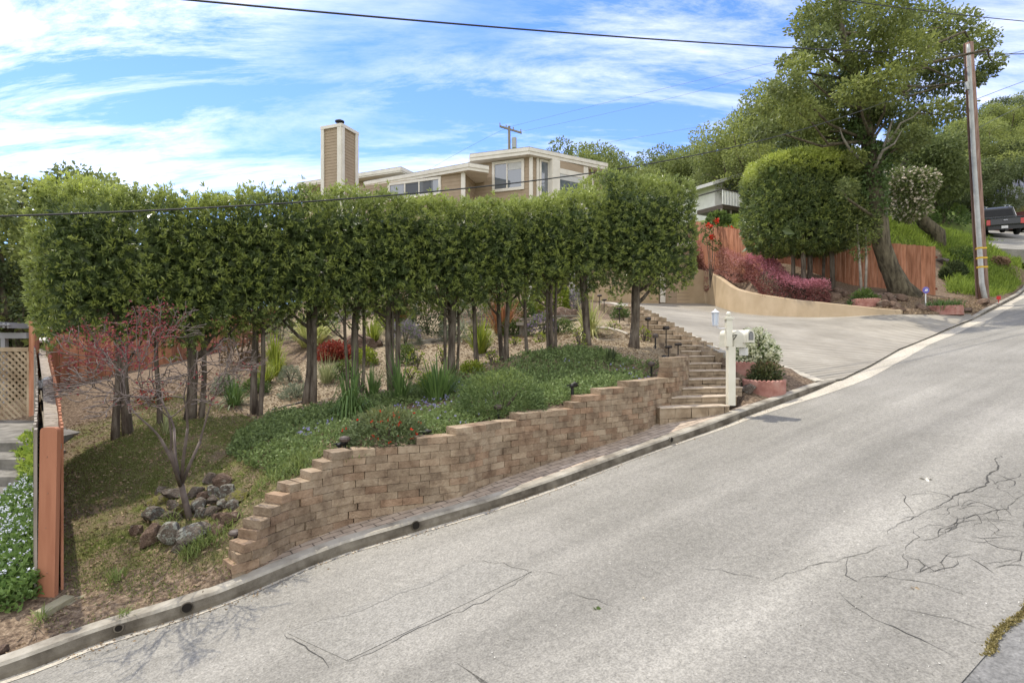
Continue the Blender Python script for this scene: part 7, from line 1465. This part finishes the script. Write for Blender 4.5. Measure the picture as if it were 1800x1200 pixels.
# rear of the next parked car, cut by the frame
p = P(1812, 402, 43); p[2] = float(upz(p[0], p[1])); root = thing('parked_car', 'dark red-brown car at the right edge beyond the pickup truck', 'car', p); hx = np.array((.35, -.93, 0)); hx /= np.linalg.norm(hx); ly = np.array((-hx[1], hx[0], 0)); mb = MB()
pts = [(-2.1, .35), (2.1, .35), (2.2, .7), (2.05, .98), (1.1, 1.05), (.4, 1.55), (-1.2, 1.58), (-1.9, 1.05), (-2.15, .9)]; n = len(pts); V = [p+hx*x-ly*.86+np.array((0, 0, z)) for x, z in pts]+[p+hx*x+ly*.86+np.array((0, 0, z)) for x, z in pts]
mb.add(V, [(i, (i+1) % n, n+(i+1) % n, n+i) for i in range(n)], [(0, i+1, i) for i in range(1, n-1)]+[(n, n+i, n+i+1) for i in range(1, n-1)]); part('body', mb, M('maroon_paint', [(.06, .02, .02), (.08, .03, .03)], 3, .3, spec=.6), root)
for x in (-1.3, 1.35):
    for s_ in (1, -1): mb = MB(); wheel(mb, p+hx*x+ly*s_*.76+np.array((0, 0, .33)), .33, .24, ly); part('wheel', mb, tyre, root)
mb = MB(); mb.box(p+hx*2.19+np.array((0, 0, .55)), (.02, .25, .08), hx); part('licence_plate', mb, flat('plate_white2', (.7, .7, .68), .5), root); mb = MB()
for s_ in (1, -1): mb.box(p+hx*2.14+ly*s_*.66+np.array((0, 0, .78)), (.05, .15, .08), hx)
part('headlight', mb, chrome, root)

# ---------------------------------------------------------------- small things
def drain(px, py, label, r=.036):
    p = on_road(px, py, .07); i = int(np.argmin(np.linalg.norm(KL-p[:2], axis=1))); n = KN[i]; c = np.array((*(KL[i]+n*.005), float(roadz(*KL[i]))+.065)); mb = MB(); mb.tube([c-np.array((*n, 0))*.02, c+np.array((*n, 0))*.006], [r, r], 14); root = thing('drain_pipe', label, 'drain', c); 
    part('bore', mb, flat('black_bore', (.014, .011, .008), .95), root); mb = MB(); q = np.array((*KT[i], 0)); pts = [c+np.array((*n, 0))*.003+q*r*1.12*math.cos(a)+np.array((0, 0, r*1.12*math.sin(a))) for a in np.linspace(0, 2*PI, 17)]; mb.tube(pts, .006, 5, cap=False); part('rim', mb, kerb_face, root)
drain(741, 931, 'round black drain outlet in the kerb below the block wall'); drain(195, 1113, 'small round drain outlet in the kerb nearest the left edge', .024); drain(318, 1068, 'broken drain outlet in the kerb between the fence post and the block wall', .034); drain(1150, 782, 'dark chipped drain outlet in the kerb near the brick steps', .03)
# cracks, seams and wear in the road
def on_r(px, py, up): return on_road(px, py, up)
def crack(mb, pts, w, rg, up=.004):
    X = np.array([on_r(a, b, up) for a, b in pts]); L_, s = resample(X, .05); n = len(L_); d = np.gradient(L_[:, :2], axis=0); d /= np.linalg.norm(d, axis=1)[:, None]+1e-9; nn = np.stack([-d[:, 1], d[:, 0]], 1); j = np.cumsum(rg.normal(0, .015, n)); j -= np.linspace(j[0], j[-1], n); ww = w*(.35+.9*rg.random(n))*np.sin(np.linspace(.25, PI-.25, n))
    V = []
    for k in range(n):
        for s_ in (-1, 1): q = L_[k, :2]+nn[k]*(j[k]+s_*ww[k]/2); V.append((q[0], q[1], float(roadz(*q))+up))
    mb.add(V, [(2*k, 2*k+1, 2*k+3, 2*k+2) for k in range(n-1)])
rc = np.random.default_rng(6); mb = MB()
CR = [([(1758, 800), (1735, 835), (1715, 850), (1672, 878), (1645, 890)], .035), ([(1645, 890), (1610, 910), (1575, 925), (1560, 938)], .012), ([(1800, 868), (1760, 885), (1735, 895), (1700, 915), (1672, 930), (1650, 935)], .016), ([(1800, 925), (1760, 915), (1720, 912), (1690, 918), (1640, 940), (1585, 950)], .014), ([(1735, 835), (1760, 860), (1800, 880)], .008),
      ([(1690, 890), (1705, 880), (1740, 895), (1755, 912)], .012), ([(1705, 940), (1735, 945), (1760, 960), (1800, 968)], .014), ([(1655, 915), (1660, 895), (1700, 870)], .008), ([(1585, 950), (1540, 962), (1490, 980), (1440, 995), (1355, 1020)], .012), ([(1490, 980), (1488, 1010), (1505, 1022), (1560, 1018), (1620, 1028), (1700, 1045)], .012), ([(1475, 1040), (1500, 1060), (1545, 1095), (1610, 1125), (1680, 1155)], .014),
      ([(1530, 1068), (1600, 1070), (1670, 1085), (1740, 1110)], .008), ([(1215, 995), (1265, 1000), (1305, 1013), (1345, 1018)], .010), ([(1000, 1040), (1050, 1050), (1080, 1065)], .008), ([(500, 1115), (535, 1135), (560, 1160), (578, 1172)], .016), ([(825, 985), (880, 992), (930, 1005), (1000, 1010)], .010), ([(1580, 965), (1572, 1000), (1540, 1020)], .008), ([(1735, 560), (1800, 570)], .01), ([(1640, 880), (1690, 862), (1745, 872), (1800, 860)], .007), ([(1620, 905), (1665, 900), (1690, 912)], .007), ([(1600, 935), (1630, 922), (1668, 925), (1700, 905), (1730, 905)], .009), ([(1730, 905), (1752, 930), (1740, 945)], .009), ([(1760, 885), (1775, 905), (1800, 912)], .009)]
for p_, w in CR: crack(mb, p_, w*.45, rc)
for k_ in range(34):     # a fine web between the long cracks
    x_, y_ = rc.uniform(1560, 1810), rc.uniform(835, 1010); an = rc.uniform(-.9, .5); pp_ = [(x_, y_)]
    for _ in range(3): an += rc.normal(0, .5); x_ += 22*math.cos(an); y_ += 14*math.sin(an); pp_.append((x_, y_))
    crack(mb, pp_, .006, rc)
struct('road_cracks', mb, flat('crack_dark', (.06, .057, .05), .95))
pq = [on_road(a, b, .002)[:2] for a, b in ((610, 1160), (935, 1004), (830, 986), (505, 1112))]
struct('road_patch', clip_sheet([tuple(p) for p in pq][::-1], .5, lambda x, y: roadz(x, y)+.003), road_mat('patch_asphalt', [(.215, .205, .18), (.258, .247, .22)], 62, streak=False))
mb = MB()
for p_, w in [([(590, 1170), (720, 1108), (935, 1003)], .022), ([(500, 1114), (665, 1052), (830, 985)], .016)]: crack(mb, p_, w*.5, rc, .0045)
struct('road_seams', mb, flat('seam_tar', (.205, .197, .178), .95))
# moss in the joint at the road edge
X = []
for k in range(1300):
    t_ = rc.random(); a = on_road(1702, 1192, 0)*(1-t_)+on_road(1806, 1056, 0)*t_; q = a[:2]+UN*(rc.normal(0, .010)+.018*math.sin(t_*9))+UD*rc.normal(0, .04); X.append((q[0], q[1], float(roadz(*q))))
X = np.array(X); X = X[lump(X, 9, 3) > -.25]; V, Q = kites(X, rc.normal(0, .7, (len(X), 3))+np.array((0, 0, .5)), .018, .012, rc); struct('joint_moss', (V, Q), LEAF('joint_moss', (.15, .125, .04), (.29, .24, .10), None, .2), kind='stuff')
def scrap(px, py, label, mat, L, n, cat='leaf', nm='fallen_leaf'):
    p = on_road(px, py, .006); V, Q = kites(np.repeat(p[None], n, 0)+rc.normal(0, .006, (n, 3))*np.array((1, 1, .2)), rc.normal(0, 1, (n, 3))*np.array((1, 1, .08)), L, L*.55, rc); single(nm, (V, Q), mat, label, cat, p)
scrap(1047, 1069, 'green leaf sprig lying on the asphalt in the foreground', mid_leaf, .035, 7); scrap(1628, 842, 'flattened pale scrap lying on the road near the long crack', flat('pale_scrap', (.6, .57, .5), .8), .06, 5, 'litter', 'paper_scrap'); scrap(1605, 1031, 'small tan leaf on the asphalt at the lower right', LEAF('tan_leaf', (.4, .3, .2), (.5, .4, .28), None, .1), .035, 3); scrap(1135, 1050, 'pale fallen leaf right of the green sprig', flat('pale_leaf', (.55, .5, .4), .8), .022, 3); scrap(535, 990, 'dry leaves caught in the gutter below the block wall', bpy.data.materials['tan_leaf'], .03, 8)
X = []
for k in range(500):
    i = int(rc.integers(int(np.argmin(abs(KS-kpx(60)))), int(np.argmin(abs(KS-kpx(1350)))))); q = KL[i]+KN[i]*(abs(rc.normal(0, .06))+.01)+KT[i]*rc.uniform(0, .5); X.append((q[0], q[1], float(roadz(*q))+.006))
X = np.array(X); V, Q = kites(X, rc.normal(0, 1, (len(X), 3))*np.array((1, 1, .15)), rc.uniform(.008, .03, len(X)), .012, rc); struct('gutter_debris', (V, Q), bpy.data.materials['dry_leaf'], kind='stuff')
X = []
for k in range(900):
    px, py = rc.uniform(0, 1800), rc.uniform(620, 1200); q = on_road(px, py, .003)
    if kdist(q[0], q[1]) < -.1 and kdist(q[0], q[1]) > -3.9: X.append((q[0], q[1], float(roadz(*q[:2]))+.004))
X = np.array(X); V, Q = kites(X, rc.normal(0, 1, (len(X), 3))*np.array((1, 1, .3)), rc.uniform(.006, .016, len(X)), .009, rc); struct('road_grit', (V, Q), M('grit', [(.2, .19, .17), (.6, .58, .52)], 30), kind='stuff')
# pale wheel ornament and pergola tails
p = P(1012, 512, 27.2); root = thing('garden_ornament', 'white metal frame with a small spoked wheel beside the garage door', 'ornament', (p[0], p[1], fl_z)); mb = MB(); r_ = .32; c = np.array((p[0]+.35, p[1]-.3, fl_z+.55)); mb.tube([c+np.array((r_*math.cos(a), 0, r_*math.sin(a))) for a in np.linspace(0, 2*PI, 21)], .02, 5, cap=False)
for k in range(8): a = k*PI/4; mb.tube([c, c+np.array((r_*math.cos(a), 0, r_*math.sin(a)))], .01, 4)
part('wheel', mb, flat('white_iron', (.6, .6, .62), .5), root); mb = MB()
for dx in (-.1, .55): mb.tube([(p[0]+dx, p[1]-.25, fl_z), (p[0]+dx, p[1]-.25, fl_z+1.5)], .025, 5)
for z in (.9, 1.2, 1.5): mb.tube([(p[0]-.1, p[1]-.25, fl_z+z), (p[0]+.55, p[1]-.25, fl_z+z)], .02, 5)
part('frame', mb, bpy.data.materials['white_iron'], root)
root = thing('pergola', 'grey pergola rafters with scalloped ends at the left edge above the lattice', 'pergola', (*P(0, 580, 11.5)[:2], float(gz(*P(0, 580, 11.5)[:2])))); mb = MB(); pm = flat('weathered_rafter', (.3, .3, .31), .9)
for k in range(6): q = P(-18+k*8, 572+k*.6, 11.5); mb.box(q+np.array((0, .8, .03)), (.022, .9, .05)); mb.tube([q+np.array((0, -.1, .03)), q+np.array((0, -.1, .045))], [.05, .05], 8)
part('rafter', mb, pm, root); mb = MB(); a = P(-40, 585, 11.5); b = P(28, 585, 11.5); mb.box((a+b)/2+np.array((0, .3, -.05)), ((b-a)[0]/2, .05, .06)); part('beam', mb, pm, root); mb = MB()
for px in (-30, 8): q = P(px, 590, 11.8); g_ = float(gz(q[0], q[1])); mb.box((q[0], q[1], (q[2]+g_)/2-.1), (.045, .045, (q[2]-g_)/2+.08))
part('post', mb, pm, root)
